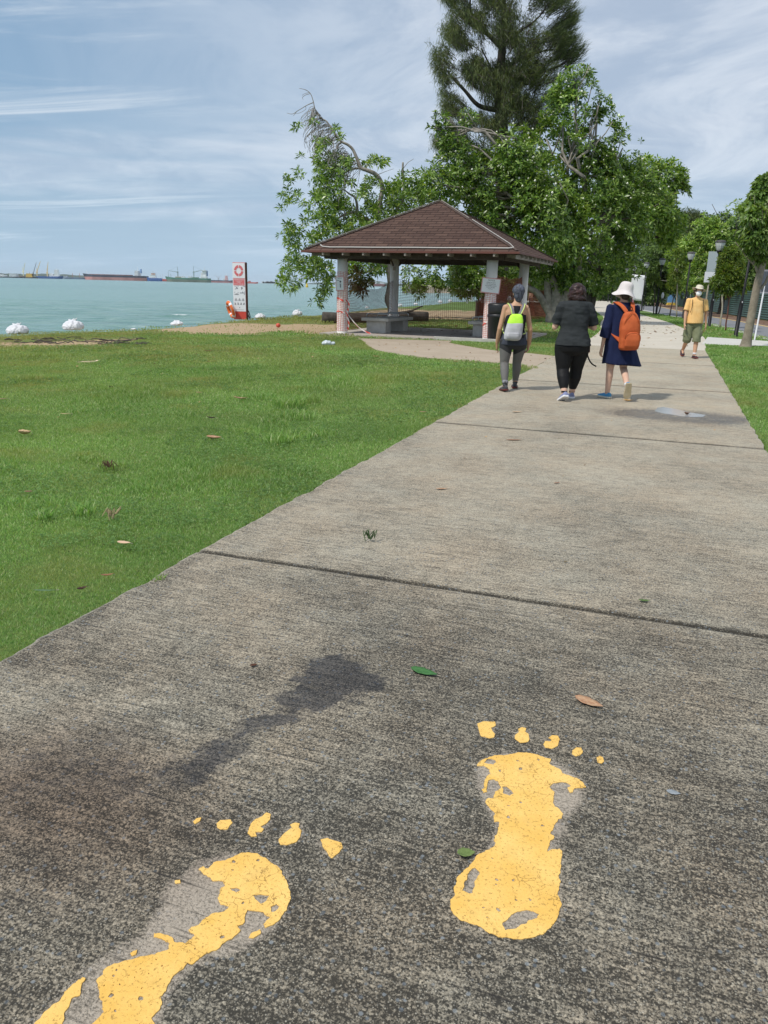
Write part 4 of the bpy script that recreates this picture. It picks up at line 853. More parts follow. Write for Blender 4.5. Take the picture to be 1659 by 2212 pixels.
def crown_pts(blobs, n_, shell=.55, hole=.0, seed=0, sc=.8):
    """points in a union of ellipsoids, thinned by noise so the crown has clumps and gaps"""
    out = []; ax = []
    vol = np.array([b[3]*b[4]*b[5] if len(b) > 4 else b[3]**3 for b in blobs])**.75; cnt = (n_*vol/vol.sum()).astype(int)+4
    for b, m in zip(blobs, cnt):
        r3 = np.array(b[3:6]) if len(b) > 4 else np.array([b[3]]*3); c = np.array(b[:3])
        d = RS.normal(0, 1, (m*2, 3)); d /= np.linalg.norm(d, axis=1, keepdims=True); rr = (shell+(1-shell)*RS.rand(m*2))**.8
        rr *= .82+.3*vnoise(d[:, 0]*2+seed, d[:, 1]*2+d[:, 2]*1.7, 1.6, seed)+.0
        P = c+d*rr[:, None]*r3
        nz_ = vnoise(P[:, 0]+P[:, 2]*.6, P[:, 1]-P[:, 2]*.8, sc, seed+3, 3)
        k = nz_ > hole; P = P[k][:m]; d = d[k][:m]
        a = d+np.array([0, 0, .75]); a /= np.linalg.norm(a, axis=1, keepdims=True); out.append(P); ax.append(a)
    return np.concatenate(out), np.concatenate(ax)
def limb(mb, p, q, r0, r1, seg=7, wob=.12, seed=0, n=8, sag=0.):
    p = Vector(p); q = Vector(q); L_ = (q-p).length; P = []; R = []
    for i in range(seg+1):
        t_ = i/seg; w_ = math.sin(math.pi*t_)*wob*L_
        P.append(p.lerp(q, t_)+Vector((mnoise.noise(Vector((t_*2.3, seed*3.1, 0)))*w_*2, mnoise.noise(Vector((t_*2.3, seed*3.1, 9)))*w_*2, mnoise.noise(Vector((t_*2.3, seed*3.1, 5)))*w_*1.2+sag*math.sin(math.pi*t_)*L_)))
        R.append(r0+(r1-r0)*t_**.8)
    mb.tube(P, R, n); return P
def leafobj(name, P, m, parent, org, kind=None):
    P = P-np.array(org)[None]; n_ = len(P)//4
    o = mesh_np(name, P, np.arange(n_*4).reshape(-1, 4), m, parent)
    if kind: o['kind'] = kind
    return o
def specks(name, C, r, m, parent, org):
    """small blossoms / fruits: octahedra"""
    n_ = len(C); R_ = r*RS.uniform(.6, 1.3, (n_, 1)); dirs = np.array([[1, 0, 0], [0, 1, 0], [-1, 0, 0], [0, -1, 0], [0, 0, 1.1], [0, 0, -1.1]])
    V = ((C-np.array(org))[:, None, :]+dirs[None]*R_[:, None, :]).reshape(-1, 3)
    f = np.array([[0, 1, 4], [1, 2, 4], [2, 3, 4], [3, 0, 4], [1, 0, 5], [2, 1, 5], [3, 2, 5], [0, 3, 5]])
    Fq = (f[None]+(np.arange(n_)*6)[:, None, None]).reshape(-1, 3); o = mesh_np(name, V, Fq, m, parent); o['kind'] = 'stuff'; return o
def rel(P, org): return [Vector(p)-Vector(org) for p in P]
# ---- A: wind-bent tree behind the pavilion, with a long bare limb reaching up and left
DA = 36.
def c3(x, y, Y=DA): return at((1100+x/2.5523)*S, (300+y/2.5523)*S, Y)
oA = G(842, 684); oA = Vector((at(842, 684, DA).x, DA, 0))
tA = empty('coastal_tree', oA, 0, 'wind bent tree behind the pavilion with a long bare limb arching up to the left', 'tree')
def path3(mb, pts, r, n=8):
    P = [c3(*p)-oA for p in pts]; P2 = smooth3(P); k = len(P2); R = [np.interp(i/(k-1), np.linspace(0, 1, len(r)), r) for i in range(k)]; mb.tube(P2, R, n); return P2
def smooth3(P, k=4):
    out = []
    for i in range(len(P)-1):
        a, b_, c, d = P[max(i-1, 0)], P[i], P[i+1], P[min(i+2, len(P)-1)]
        for j in range(k):
            t_ = j/k; out.append(.5*((2*b_)+(c-a)*t_+(2*a-5*b_+4*c-d)*t_*t_+(3*b_-a-3*c+d)*t_**3))
    return out+[P[-1]]
mb = MB()
path3(mb, [(1125, 2380), (1118, 2320), (1085, 2250), (1100, 2180), (1115, 2080), (1100, 1950), (1085, 1850), (1060, 1700), (1010, 1500), (990, 1380)], [.17, .15, .13, .15, .13, .14, .15, .13, .11, .10])
path3(mb, [(990, 1400), (1010, 1270), (1035, 1150), (1020, 1060), (965, 985), (880, 945), (820, 920), (780, 830), (740, 740), (690, 690), (620, 655), (570, 590), (500, 490), (470, 450), (410, 415), (360, 335), (340, 250), (315, 180), (270, 140), (200, 122)], [.10, .10, .10, .095, .09, .08, .075, .07, .06, .055, .05, .045, .035, .03, .025, .022, .018, .015, .012, .008])
path3(mb, [(820, 925), (740, 932), (680, 955), (640, 985)], [.05, .03, .02], 6)
path3(mb, [(340, 265), (280, 290), (230, 320), (180, 350), (130, 380), (75, 370)], [.02, .014, .012, .008], 6)
path3(mb, [(310, 175), (260, 190), (232, 215), (240, 235)], [.012, .007], 6)
path3(mb, [(300, 165), (255, 175), (228, 195)], [.01, .006], 6)
path3(mb, [(180, 350), (150, 385), (140, 400)], [.01, .006], 6); path3(mb, [(260, 300), (265, 330), (215, 365), (150, 380)], [.01, .006], 6)
path3(mb, [(360, 335), (330, 380), (300, 440), (260, 450), (220, 480)], [.016, .012, .007], 6)
path3(mb, [(620, 660), (590, 700), (580, 760), (500, 820), (430, 860)], [.04, .03, .02, .01], 6)
path3(mb, [(795, 1385), (740, 1370), (660, 1390), (600, 1420), (520, 1470), (475, 1515)], [.07, .06, .05, .035, .02], 8)
path3(mb, [(1020, 1560), (900, 1450), (795, 1385), (780, 1290), (760, 1220), (700, 1180), (640, 1130)], [.08, .07, .065, .06, .05, .035, .02])
path3(mb, [(1060, 1500), (1240, 1250), (1245, 1100), (1240, 950), (1242, 865)], [.09, .06, .05, .045, .04]); path3(mb, [(1245, 930), (1290, 870), (1320, 850), (1350, 830)], [.014, .008], 6)
path3(mb, [(960, 985), (1000, 985), (1060, 960), (1150, 930)], [.018, .012, .006], 6); path3(mb, [(820, 1200), (830, 1150), (880, 1115), (940, 1130)], [.05, .04, .02], 6)
path3(mb, [(1085, 1880), (900, 1960), (760, 2000), (640, 2080)], [.07, .05, .02], 8)
# hanging twigs along the limb
for i in range(190):
    t_ = RS.rand(); x0 = np.interp(t_, [0, .3, .6, 1], [340, 480, 640, 820]); y0 = np.interp(t_, [0, .3, .6, 1], [300, 480, 700, 940])
    x1 = x0-RS.uniform(40, 330)*(.5+.6*t_); y1 = y0+RS.uniform(120, 520)*(.35+.75*t_); dY = RS.uniform(-1.4, 1.4)
    P = [c3(x0, y0), c3((x0*.55+x1*.45)+RS.uniform(-25, 25), y0*.7+y1*.3-25, DA+dY*.5), c3(x1+RS.uniform(-15, 30), (y0+y1*2)/3, DA+dY*.8), c3(x1, y1, DA+dY)]
    mb.tube([p-oA for p in smooth3(P, 3)], .009, 4)
mb.build('trunk', mBark, tA, smooth=True)
cl = []; clx = []
def cl_at(x, y, r, n_, dz=1.0):
    for i in range(n_):
        a = RS.normal(0, .5, 2)*r; cl.append(c3(x+a[0], y+a[1], DA+RS.normal(0, dz))); v_ = Vector((a[0]/max(r, 1)*.8, RS.normal(0, .5), .5-a[1]/max(r, 1)*.6)); v_.normalize(); clx.append(v_)
for x, y, r, n_ in ((190, 500, 40, 9), (340, 440, 25, 4), (550, 530, 45, 9), (630, 620, 45, 8), (440, 680, 80, 36), (460, 800, 90, 34), (420, 900, 110, 46), (600, 830, 90, 24), (660, 900, 60, 14), (730, 850, 50, 10), (210, 810, 22, 4), (560, 960, 110, 46), (620, 1040, 90, 36), (420, 1050, 110, 46), (120, 1050, 60, 8), (60, 985, 25, 3), (200, 960, 50, 8), (90, 1130, 40, 7), (30, 1200, 30, 6), (90, 1290, 60, 12), (190, 1190, 50, 8), (470, 1180, 110, 50), (370, 1200, 50, 20), (300, 1290, 80, 18), (480, 1330, 120, 60), (650, 1300, 110, 50), (860, 1180, 80, 34), (930, 1060, 60, 20), (880, 870, 45, 12), (1010, 840, 60, 18), (1070, 880, 50, 12), (940, 830, 40, 8), (730, 1060, 30, 7), (1150, 1180, 110, 60), (1080, 1100, 60, 20), (1270, 1080, 110, 46), (1380, 1150, 110, 50), (1360, 950, 25, 4), (1450, 1050, 80, 26), (1500, 960, 60, 12), (1200, 1030, 60, 16), (950, 1330, 110, 60), (1150, 1330, 120, 60), (1350, 1260, 120, 50), (1520, 1180, 100, 36), (800, 1450, 120, 70), (560, 1480, 120, 70), (440, 1550, 110, 56), (700, 1560, 110, 50), (1000, 1450, 90, 30), (270, 1440, 50, 8), (240, 1530, 45, 8), (120, 1510, 60, 18), (100, 1620, 80, 30), (180, 1700, 70, 20), (300, 1640, 90, 30), (140, 1820, 80, 24), (70, 1930, 70, 24), (240, 1900, 90, 34), (360, 1850, 80, 30), (470, 1920, 90, 34), (60, 2040, 70, 26), (140, 2120, 60, 18), (330, 1990, 70, 24), (460, 2050, 80, 30), (440, 2160, 60, 20), (380, 2250, 40, 10), (800, 1870, 110, 40), (900, 1950, 70, 24), (960, 1860, 70, 24), (1020, 1880, 60, 16), (720, 1900, 60, 20)):
    cl_at(x, y, r, int(n_*(.55 if y < 1150 else .72)))
C = np.array([tuple(c) for c in cl]); AXc = np.array([tuple(c) for c in clx])
leafobj('crown', rosettes(C, AXc, 11, .27, .066, .35), mL1, tA, oA)
cl = []; clx = []
for x, y, r, n_ in ((800, 2050, 90, 44), (740, 1960, 60, 20), (830, 2130, 50, 20), (760, 2150, 40, 8), (900, 2070, 40, 8)): cl_at(x, y, r, n_, .6)
C2 = np.array([tuple(c) for c in cl]); leafobj('dry_leaves', rosettes(C2, np.array([tuple(c) for c in clx]), 9, .24, .06, .6), mL5, tA, oA)
specks('fruits', C[RS.choice(len(C), 70)]-np.array([0, .1, .12]), .045, mFr, tA, oA); specks('blossoms', C[RS.choice(len(C), 60)]+np.array([0, -.12, .1]), .035, mFl, tA, oA)
# ---- generic crown from picture outline blobs at a given distance
def blob(px, py, rp, Y, fy=.8, fz=1.): c = at(px, py, Y); r = rp/F*c.y/math.cos(PITCH)*1.0; return (c.x, c.y, c.z, r, r*fy, r*fz)
def tree(name, base, trunkpts, blobs, n_, k, ll, lw, m, label, group=None, bark=mBark, r0=.3, limbs=None, shell=.5, hole=.40, flowers=0, droop=.3, seed=0, sc=.8, extra=None):
    t = empty(name, base, 0, label, 'tree', group); mb = MB(); o_ = Vector(base)
    P = [Vector(p)-o_ for p in trunkpts]; kk = len(P); mb.tube(smooth3(P) if kk > 2 else P, [r0*(1.25 if i == 0 else 1-.55*i/((kk-1)*4 if kk > 2 else 1)) for i in range((kk-1)*4+1 if kk > 2 else kk)], 9)
    top = P[-1]
    for i, b_ in enumerate(blobs):
        if limbs is not None and i >= limbs: break
        c = Vector(b_[:3])-o_; s_ = P[max(1, int(kk*.5))].lerp(top, RS.rand()); ra = r0*.42; Pm = limb(mb, s_, c, ra, ra*.25, 7, .16, seed+i, 6, .06)
        for j in range(3):
            e_ = c+Vector(RS.normal(0, .55, 3))*b_[3]; limb(mb, Pm[4], e_, ra*.4, .02, 5, .18, seed+i*7+j, 5)
    if extra: extra(mb, o_)
    mb.build('trunk', bark, t, smooth=True)
    C, X = crown_pts(blobs, n_, shell, hole, seed, sc); leafobj('crown', rosettes(C, X, k, ll, lw, droop), m, t, o_)
    if flowers:
        i = RS.choice(len(C), flowers); specks('blossoms', C[i]+X[i]*.12, .05, mFl, t, o_)
        i = RS.choice(len(C), flowers//3); specks('fruits', C[i]-np.array([0, 0, .1]), .05, mFr, t, o_)
    return t
# ---- B: the big tree beside the path, several leaning stems
DB = 38.5; oB = Vector(G(1192, 698)); oB = Vector((at(1192, 698, DB).x, DB, 0))
bl_ = [blob(*q, DB+dy) for q, dy in (((1240, 190, 42), 0), ((1220, 250, 60), 0), ((1290, 230, 28), 0), ((1180, 300, 65), 1), ((1290, 300, 60), 0), ((1345, 320, 38), 0), ((1120, 360, 70), -1), ((1060, 390, 60), -1), ((980, 300, 32), -1), ((955, 250, 14), -1), ((940, 275, 14), -1), ((1010, 260, 18), -1), ((1000, 350, 48), -1), ((960, 400, 52), -2), ((1200, 380, 90), -1), ((1290, 400, 80), 0), ((1370, 390, 55), 1), ((1100, 450, 80), -1), ((1200, 470, 95), -2), ((1310, 480, 85), 0), ((1390, 450, 55), 1), ((1000, 430, 60), 0), ((1250, 550, 70), 0), ((1160, 560, 50), 0), ((1330, 560, 60), 1), ((1080, 500, 60), 1), ((1230, 600, 38), 0), ((1040, 580, 55), 4), ((960, 585, 45), 4), ((1000, 610, 36), 4), ((895, 600, 30), 3), ((900, 625, 18), 3), ((1100, 585, 40), 4), ((940, 470, 45), 2))]
def stems(mb, o_):
    c = CR(1950, 1100, 4.81)
    def q(x, y, Y=DB): return at((1650+x/2.765)*S, (1000+y/2.765)*S, Y)-o_
    def st_(pts, r, n=10): P2 = smooth3([q(*p) for p in pts], 4); k = len(P2); mb.tube(P2, [np.interp(i/(k-1), np.linspace(0, 1, len(r)), r) for i in range(k)], n)
    st_([(1445, 790), (1450, 740), (1455, 650), (1475, 560), (1490, 450), (1480, 350), (1420, 250), (1360, 190), (1300, 140), (1240, 60)], [.42, .36, .32, .27, .25, .22, .19, .16, .14, .10])
    st_([(1450, 760), (1440, 660), (1390, 580), (1330, 480), (1270, 410), (1200, 375), (1130, 350), (1050, 330)], [.30, .25, .20, .17, .15, .13, .10, .06])
    st_([(1470, 760), (1480, 640), (1560, 520), (1600, 420), (1660, 330), (1720, 200), (1740, 0)], [.34, .28, .24, .22, .22, .2, .15])
    st_([(1440, 700), (1410, 560), (1400, 420), (1400, 300), (1420, 180), (1450, 40), (1480, -150)], [.22, .18, .17, .16, .15, .13, .1])
    st_([(1750, 330, 40), (1790, 200, 40), (1700, 60, 40), (1600, -120, 40), (1560, -400, 40)], [.26, .24, .2, .15, .08])
tree('coastal_tree', oB, [oB+Vector((0, 0, -.1)), oB+Vector((.3, .3, 1.2)), oB+Vector((.9, .5, 2.8)), oB+Vector((1.2, 0, 5))], bl_, 6600, 10, .255, .08, mL1, 'broad many-stemmed tree with white blossom standing right behind the pavilion', r0=.30, limbs=22, flowers=900, shell=.45, hole=.45, seed=5, extra=stems)
# ---- B2: second big tree further along the path (sunlit look put into paler leaf colours)
D2 = 54.; o2 = Vector((at(1256, 668, D2).x, D2, 0))
bl_ = [blob(*q, D2+dy) for q, dy in (((1440, 390, 40), 0), ((1400, 370, 30), 0), ((1420, 450, 55), 0), ((1455, 420, 30), 0), ((1460, 480, 24), 1), ((1370, 462, 62), 0), ((1312, 530, 42), 2), ((1440, 510, 26), 2), ((1300, 590, 50), 0), ((1250, 590, 50), 0), ((1320, 430, 60), 3))]
def st2(mb, o_):
    def q(x, y, Y=D2): return at(x, y, Y)-o_
    for pts, r in (([(1256, 672), (1250, 640), (1235, 600), (1200, 560), (1180, 500)], [.75, .6, .5, .35, .2]), ([(1258, 672), (1262, 640), (1272, 600), (1300, 550), (1350, 480)], [.6, .5, .4, .3, .15]), ([(1250, 670), (1225, 650), (1215, 615), (1190, 590)], [.4, .33, .3, .15]), ([(1270, 672), (1280, 640), (1290, 590), (1300, 500)], [.4, .3, .22, .1])):
        P2 = smooth3([q(*p) for p in pts], 4); k = len(P2); mb.tube(P2, [np.interp(i/(k-1), np.linspace(0, 1, len(r)), r) for i in range(k)], 10)
tree('coastal_tree', o2, [o2+Vector((0, 0, -.1)), o2+Vector((.2, 0, 3)), o2+Vector((1.5, 0, 6))], bl_, 3600, 9, .34, .11, mL1b, 'thick dark trunked tree left of the path, second behind the pavilion', bark=mBarkD, r0=.4, limbs=9, flowers=260, hole=.42, seed=9, extra=st2)
# ---- C: tall casuarina
DC = 50.; oC = Vector((at(1086, 600, DC).x, DC, 0))
tC = empty('casuarina_tree', oC, 0, 'very tall feathery casuarina with drooping needles rising above everything', 'tree')
def cq(x, y, Y=DC): return at((1650+x/2.212)*S, (y/2.212)*S, Y)-oC
mb = MB()
def stc(pts, r, n=8):
    P2 = smooth3([cq(*p) for p in pts], 4); k = len(P2); mb.tube(P2, [np.interp(i/(k-1), np.linspace(0, 1, len(r)), r) for i in range(k)], n); return P2
b0_ = cq(730, 1900); mb.tube([Vector((b0_.x, 0, -.1)), Vector((b0_.x, 0, 3)), b0_], [.6, .5, .42], 10)
stc([(730, 1900), (725, 1500), (720, 1200), (715, 1000), (700, 800), (712, 600), (725, 400), (740, 200), (735, 0), (730, -250), (735, -500)], [.42, .42, .4, .36, .32, .26, .22, .18, .14, .08, .03])
BR = [[(715, 1000), (760, 960), (820, 930), (900, 870), (960, 840)], [(690, 960), (520, 920), (400, 790), (330, 720), (260, 640), (220, 570)], [(690, 820), (640, 680), (610, 560), (540, 420)], [(715, 690), (760, 600), (860, 530), (960, 490), (1100, 440), (1250, 430)], [(730, 380), (800, 330), (880, 270), (960, 220), (1050, 140), (1120, 40)], [(720, 420), (600, 300), (420, 190), (300, 30), (260, -100)], [(725, 1250), (800, 1150), (900, 1050), (1000, 980)], [(720, 1300), (600, 1180), (480, 1100), (350, 1050)], [(430, 210), (440, 80), (450, -80)], [(745, 200), (800, 40), (850, -100)], [(720, 1450), (600, 1350), (400, 1300), (250, 1350)], [(735, 0), (640, -100), (560, -250)], [(700, 760), (850, 700), (1050, 640), (1250, 560), (1330, 500)]]
BP = []
for i, b_ in enumerate(BR):
    dY = [0, -1, 2, 1, -2, 1, 3, -2, 0, 2, 2, -1, -2][i]; b2 = [(x, y, DC+dY*j/(len(b_)-1)) for j, (x, y) in enumerate(b_)]
    BP.append(stc(b2, [.16, .12, .08, .05, .03], 6))
# feathery sprays: thin drooping strands on many twigs filling the crown outline
out_ = [(300, -600), (180, 200), (130, 400), (150, 560), (210, 800), (240, 950), (140, 1350), (130, 1560), (500, 1560), (900, 1500), (1000, 1200), (1300, 900), (1400, 700), (1420, 560), (1400, 420), (1350, 250), (1300, 60), (1180, -200), (900, -650)]
tw = []; NT = 2700
while len(tw) < NT:
    x = RS.uniform(120, 1430, 600); y = RS.uniform(-600, 1560, 600); ok = inpoly(x, y, out_)
    nzv = vnoise(x, y, .0065, 33, 3); pr = np.clip((nzv-.38)*5, 0, 1); ok &= RS.rand(600) < pr
    tw += list(zip(x[ok], y[ok]))
tw = tw[:NT]; ns = 34; st_l = []
for (x, y) in tw:
    cen = (x-740)/620; dpt = RS.uniform(-1, 1)*3.6*math.sqrt(max(.1, 1-cen*cen)); c = cq(x, y, DC+dpt)
    # twig
    dr = Vector((cen*.8+RS.normal(0, .25), RS.normal(0, .3), .45+RS.normal(0, .2))); dr.normalize(); tl_ = RS.uniform(.5, 1.1); mb.tube([c-dr*tl_*.6, c, c+dr*tl_*.5], [.022, .014, .005], 4, cap=False)
    u_ = RS.uniform(-.6, .5, ns)*tl_; b_ = np.array(c)[None]+np.array(dr)[None]*u_[:, None]+RS.normal(0, .07, (ns, 3))
    wind = max(0, cen)**1.5; d0 = RS.normal(0, .42, (ns, 3))+np.array([cen*.7+.12+.45*wind, 0, .30+.75*wind]); d1 = RS.normal(0, .34, (ns, 3))+np.array([.22+.45*wind+cen*.35, 0, -.55+1.35*wind])
    d0 /= np.linalg.norm(d0, axis=1, keepdims=True); d1 /= np.linalg.norm(d1, axis=1, keepdims=True); ln = RS.uniform(.3, .75, (ns, 1))
    m1 = b_+d0*ln*.4; t1 = m1+d1*ln*.6; sdv = np.stack([np.cos(RS.uniform(0, 3.1, ns)), np.sin(RS.uniform(0, 3.1, ns)), RS.normal(0, .3, ns)], 1)*.013
    st_l.append(np.stack([b_-sdv*.6, m1-sdv, t1, m1+sdv], 1))
mb.build('trunk', mBarkD, tC, smooth=True)
P = np.concatenate(st_l).reshape(-1, 3); mesh_np('crown', P, np.arange(len(P)).reshape(-1, 4), mL2, tC)
# ================================================================== SHORE, SHIPS, FAR LAND
mSR = mat('sign_red', (.60, .065, .045), .5); mSW = mat('sign_white', (.78, .79, .82), .45); mSG = mat('sign_grey', (.22, .22, .25), .6); mSD = mat('sign_edge', (.06, .015, .012), .5); mPk = mat('sign_pink', (.66, .16, .17), .5)
ps_ = G(511, 690); px_m = F/(ps_.y/math.cos(PITCH)*math.cos(0.0))  # px per metre near the sign
sg = empty('lifebuoy_sign', (G(519, 690).x, G(519, 690).y, 0), math.radians(-9), 'tall white and red life buoy information pillar by the water', 'sign')
HT = 2.36; WD = .56
MB().box((0, .06, HT/2), (WD, .12, HT)).build('board', mSR, sg, bevel=.006)
MB().box((WD/2+.022, .07, HT/2), (.04, .16, HT+.01)).build('side_post', mSD, sg)
MB().box((-.005, -.004, HT-.33), (WD-.01, .008, .62)).build('top_panel', mSW, sg)
MB().box((-.005, -.004, 1.02), (WD-.01, .008, 1.36)).build('info_panel', mSW, sg)
MB().box((-.005, -.010, 1.555), (WD-.06, .006, .27)).build('warning_panel', mPk, sg)
for i in range(4):
    mb = MB(); a0 = math.pi/2*i+.09; a1 = math.pi/2*(i+1)-.09; k = 12; V = []
    for j in range(k+1):
        a = a0+(a1-a0)*j/k
        for r_ in (.11, .205):
            for y in (-.016, -.009): V.append((r_*math.cos(a)-.005, y, HT-.34+r_*1.12*math.sin(a)))
    for j in range(k):
        q = j*4; mb.f += [[q, q+4, q+6, q+2], [q+2, q+6, q+7, q+3], [q+1, q+3, q+7, q+5], [q, q+1, q+5, q+4]]
    mb.v = V; mb.f += [[0, 2, 3, 1], [4*k, 4*k+1, 4*k+3, 4*k+2]]; mb.build('ring_symbol', mPk, sg)
text('lettering', 'SWIMMING SAFETY', .052, mSW, sg, (-.005, -.014, 1.645), (math.pi/2, 0, 0)); text('lettering', 'DANGEROUS', .04, mSW, sg, (-.005, -.014, 1.585), (math.pi/2, 0, 0))
text('lettering', 'WATERS', .04, mSW, sg, (-.005, -.014, 1.535), (math.pi/2, 0, 0)); text('lettering', 'SWIM AT OWN RISK', .045, mSW, sg, (-.005, -.014, 1.47), (math.pi/2, 0, 0))
def picto(pts, z=0):
    mb = MB(); 
    for p in pts: mb.box((p[0], -.011, p[1]), (p[2], .005, p[3]), rot=Matrix.Rotation(p[4] if len(p) > 4 else 0, 3, 'Y'))
    return mb
for x, zc, P in ((-.13, 1.32, [(-.05, .05, .06, .012), (0, 0, .025, .11, .5), (.04, -.02, .05, .05, .8), (.08, .07, .03, .03), (-.05, -.06, .06, .012)]), (.12, 1.32, [(0, .0, .08, .05, .8), (-.02, -.04, .025, .07), (.06, .07, .02, .05, .5), (.12, .06, .03, .04)]),
                 (-.13, 1.10, [(-.08, .03, .015, .06, .3), (0, -.06, .2, .02), (.02, -.03, .12, .02), (.07, .03, .03, .03)]), (.12, 1.10, [(0, .01, .2, .03), (.02, .045, .04, .03), (.1, -.04, .02, .07, .3), (.11, .05, .03, .03)])):
    mb = MB()
    for p in P: mb.box((x+p[0], -.011, zc+p[1]), (p[2], .005, p[3]), rot=Matrix.Rotation(p[4] if len(p) > 4 else 0, 3, 'Y'))
    mb.build('pictogram', mSG, sg)
for x in (-.16, 0, .16):
    mb = MB()
    for s in (-1, 1): mb.box((x+s*.027, -.011, .845), (.010, .005, .12), rot=Matrix.Rotation(s*-.5 if s > 0 else .5, 3, 'Y'))
    mb.box((x, -.011, .79), (.11, .005, .012)); mb.box((x, -.0115, .825), (.03, .005, .04)); mb.build('warning_triangle', mSG, sg)
for i in range(4): MB().box((-.20+i*.13, -.011, .66), (.04, .005, .09), rot=Matrix.Rotation((i-1.5)*.3, 3, 'Y')).box((-.20+i*.13, -.0115, .63), (.09, .004, .01)).build('pictogram', mSG, sg)
MB().ell((-.005, -.011, .50), (.018, .003, .025)).box((-.005, -.011, .41), (.36, .004, .008)).build('emblem', mSG, sg)
# lifebuoy leaning on the left side
mBuo, n, b = gnode('lifebuoy_orange'); t = nd(n, 'ShaderNodeTexCoord').outputs['Object']; n.links.new(mixc(n, rng(n, noi(n, t, 5, 3), .3, .7), (.75, .13, .02), (.82, .20, .04)), b.inputs['Base Color']); b.inputs['Roughness'].default_value = .5
def torus(mb, R_, r, c=(0, 0, 0), rot=None, n_=40, m=12, a0=0, a1=2*math.pi):
    V = []; Fc = []; full = abs(a1-a0-2*math.pi) < .01; N = n_ if full else n_+1
    for i in range(N):
        a = a0+(a1-a0)*i/n_
        for j in range(m):
            b_ = 2*math.pi*j/m; p = Vector(((R_+r*math.cos(b_))*math.cos(a), (R_+r*math.cos(b_))*math.sin(a), r*math.sin(b_)))
            if rot is not None: p = rot @ p
            V.append(p+Vector(c))
    for i in range(n_):
        for j in range(m):
            i2 = (i+1) % N; Fc.append([i*m+j, i2*m+j, i2*m+(j+1) % m, i*m+(j+1) % m])
    return mb.add(V, Fc)
sgp = Vector(sg.location); R1 = Matrix.Rotation(math.radians(28), 3, 'Z') @ Matrix.Rotation(math.radians(72), 3, 'Y')
bu = empty('lifebuoy', (sgp.x-.42, sgp.y+.10, .40), 0, 'orange life ring hanging at the left side of the red and white pillar', 'lifebuoy')
bu.rotation_euler = (0, 0, 0)
torus(MB(), .31, .075, rot=R1).build('ring', mBuo, bu, smooth=True)
for a in (.6, 2.2, 3.8, 5.4): torus(MB(), .31, .079, rot=R1, n_=5, a0=a, a1=a+.28).build('band', mSW, bu, smooth=True)
mb = MB(); mb.tube([R1 @ Vector(((.40+.04*math.sin(i*1.57*2))*math.cos(i*math.pi/12), (.40+.04*math.sin(i*1.57*2))*math.sin(i*math.pi/12), .03)) for i in range(25)], .008, 5); mb.build('rope', mSW, bu)
MB().tube([(-.02, 0, .12), (.18, .0, .12)], .014, 6).build('bracket', mSG, bu)
# coil behind the right edge
mb = MB(); torus(mb, .17, .02, rot=Matrix.Rotation(math.radians(75), 3, 'Y')); o = mb.build('rope_coil', mSD, None, (sgp.x+.36, sgp.y+.12, .22), True); tag(o, 'dark coil of rope at the right foot of the life buoy pillar', 'rope')
# white sandbags / rubbish bags along the bank
mBag, n, b = gnode('white_bag'); t = nd(n, 'ShaderNodeTexCoord').outputs['Object']; n.links.new(mixc(n, rng(n, noi(n, t, 4, 5), .3, .7), (.62, .62, .66), (.80, .80, .82)), b.inputs['Base Color']); b.inputs['Roughness'].default_value = .5
bp = nd(n, 'ShaderNodeBump', Strength=.8, Distance=.05); n.links.new(noi(n, t, 7, 6, .7, None, 1.5), bp.inputs['Height']); n.links.new(bp.outputs[0], b.inputs['Normal'])
def bag(px, py, wp, hp, label, knot=0, z=0.):
    p = G(px, py, z); m_ = p.y/math.cos(PITCH)/F; wv = wp*m_; hv_ = hp*m_; sd_ = int(px)
    mb = MB().rings([(0, 0, 0, .40*wv, .36*wv), (0, 0, .12*hv_, .49*wv, .42*wv), (0, 0, .35*hv_, .50*wv, .43*wv), (.02*wv, 0, .6*hv_, .44*wv, .36*wv), (.05*wv*(-1)**sd_, 0, .8*hv_, .30*wv, .25*wv), (.08*wv*(-1)**sd_, 0, .9*hv_, .12*wv, .1*wv)], 22)
    if knot:
        mb.cap((0, 0, .8*hv_), (.07*wv, 0, 1.05*hv_), .07*wv, .05*wv); mb.cap((.05*wv, 0, .9*hv_), (.22*wv, 0, 1.1*hv_), .045*wv, .03*wv); mb.cap((0, 0, .9*hv_), (-.15*wv, 0, 1.0*hv_), .06*wv, .03*wv)
    o = fused('white_bag', mb, mBag, None, (p.x, p.y+.2, p.z-.02), max(.018, wv/42), 1, wv*.075, 6./max(wv, .4)); tag(o, label, 'bag', 'white bags lying along the bank'); return o
for a in ((30, 721, 44, 20, 'grey-white tied bag lying nearest the left edge of the picture', 1), (152, 712, 42, 20, 'white knotted bag standing on the bank, second from the left edge', 1), (378, 702, 26, 9, 'flat white bag on the bank left of the life buoy pillar', 1), (284, 712, 12, 4, 'small scrap of white bag low on the bank, left of the flat bag', 0), (259, 714, 10, 3, 'smallest white scrap of bag between the knotted bag and the flat bag', 0), (560, 688, 22, 10, 'white bag just right of the life buoy pillar', 1), (641, 681, 20, 11, 'white bag under the left tip of the hanging foliage', 1), (743, 668, 12, 9, 'white bag beyond the left front column', 0), (792, 665, 8, 4, 'tiny white bag seen through the left netting', 0), (864, 661, 10, 5, 'white bag just right of the back left column', 0), (898, 658, 9, 4, 'white bag on the far bank seen through the back netting', 0), (951, 654, 9, 6, 'white bag further along the far bank, pointed top', 0), (972, 652, 8, 5, 'furthest white bag on the bank before the white board', 0)):
    bag(*a[:5], knot=a[5])
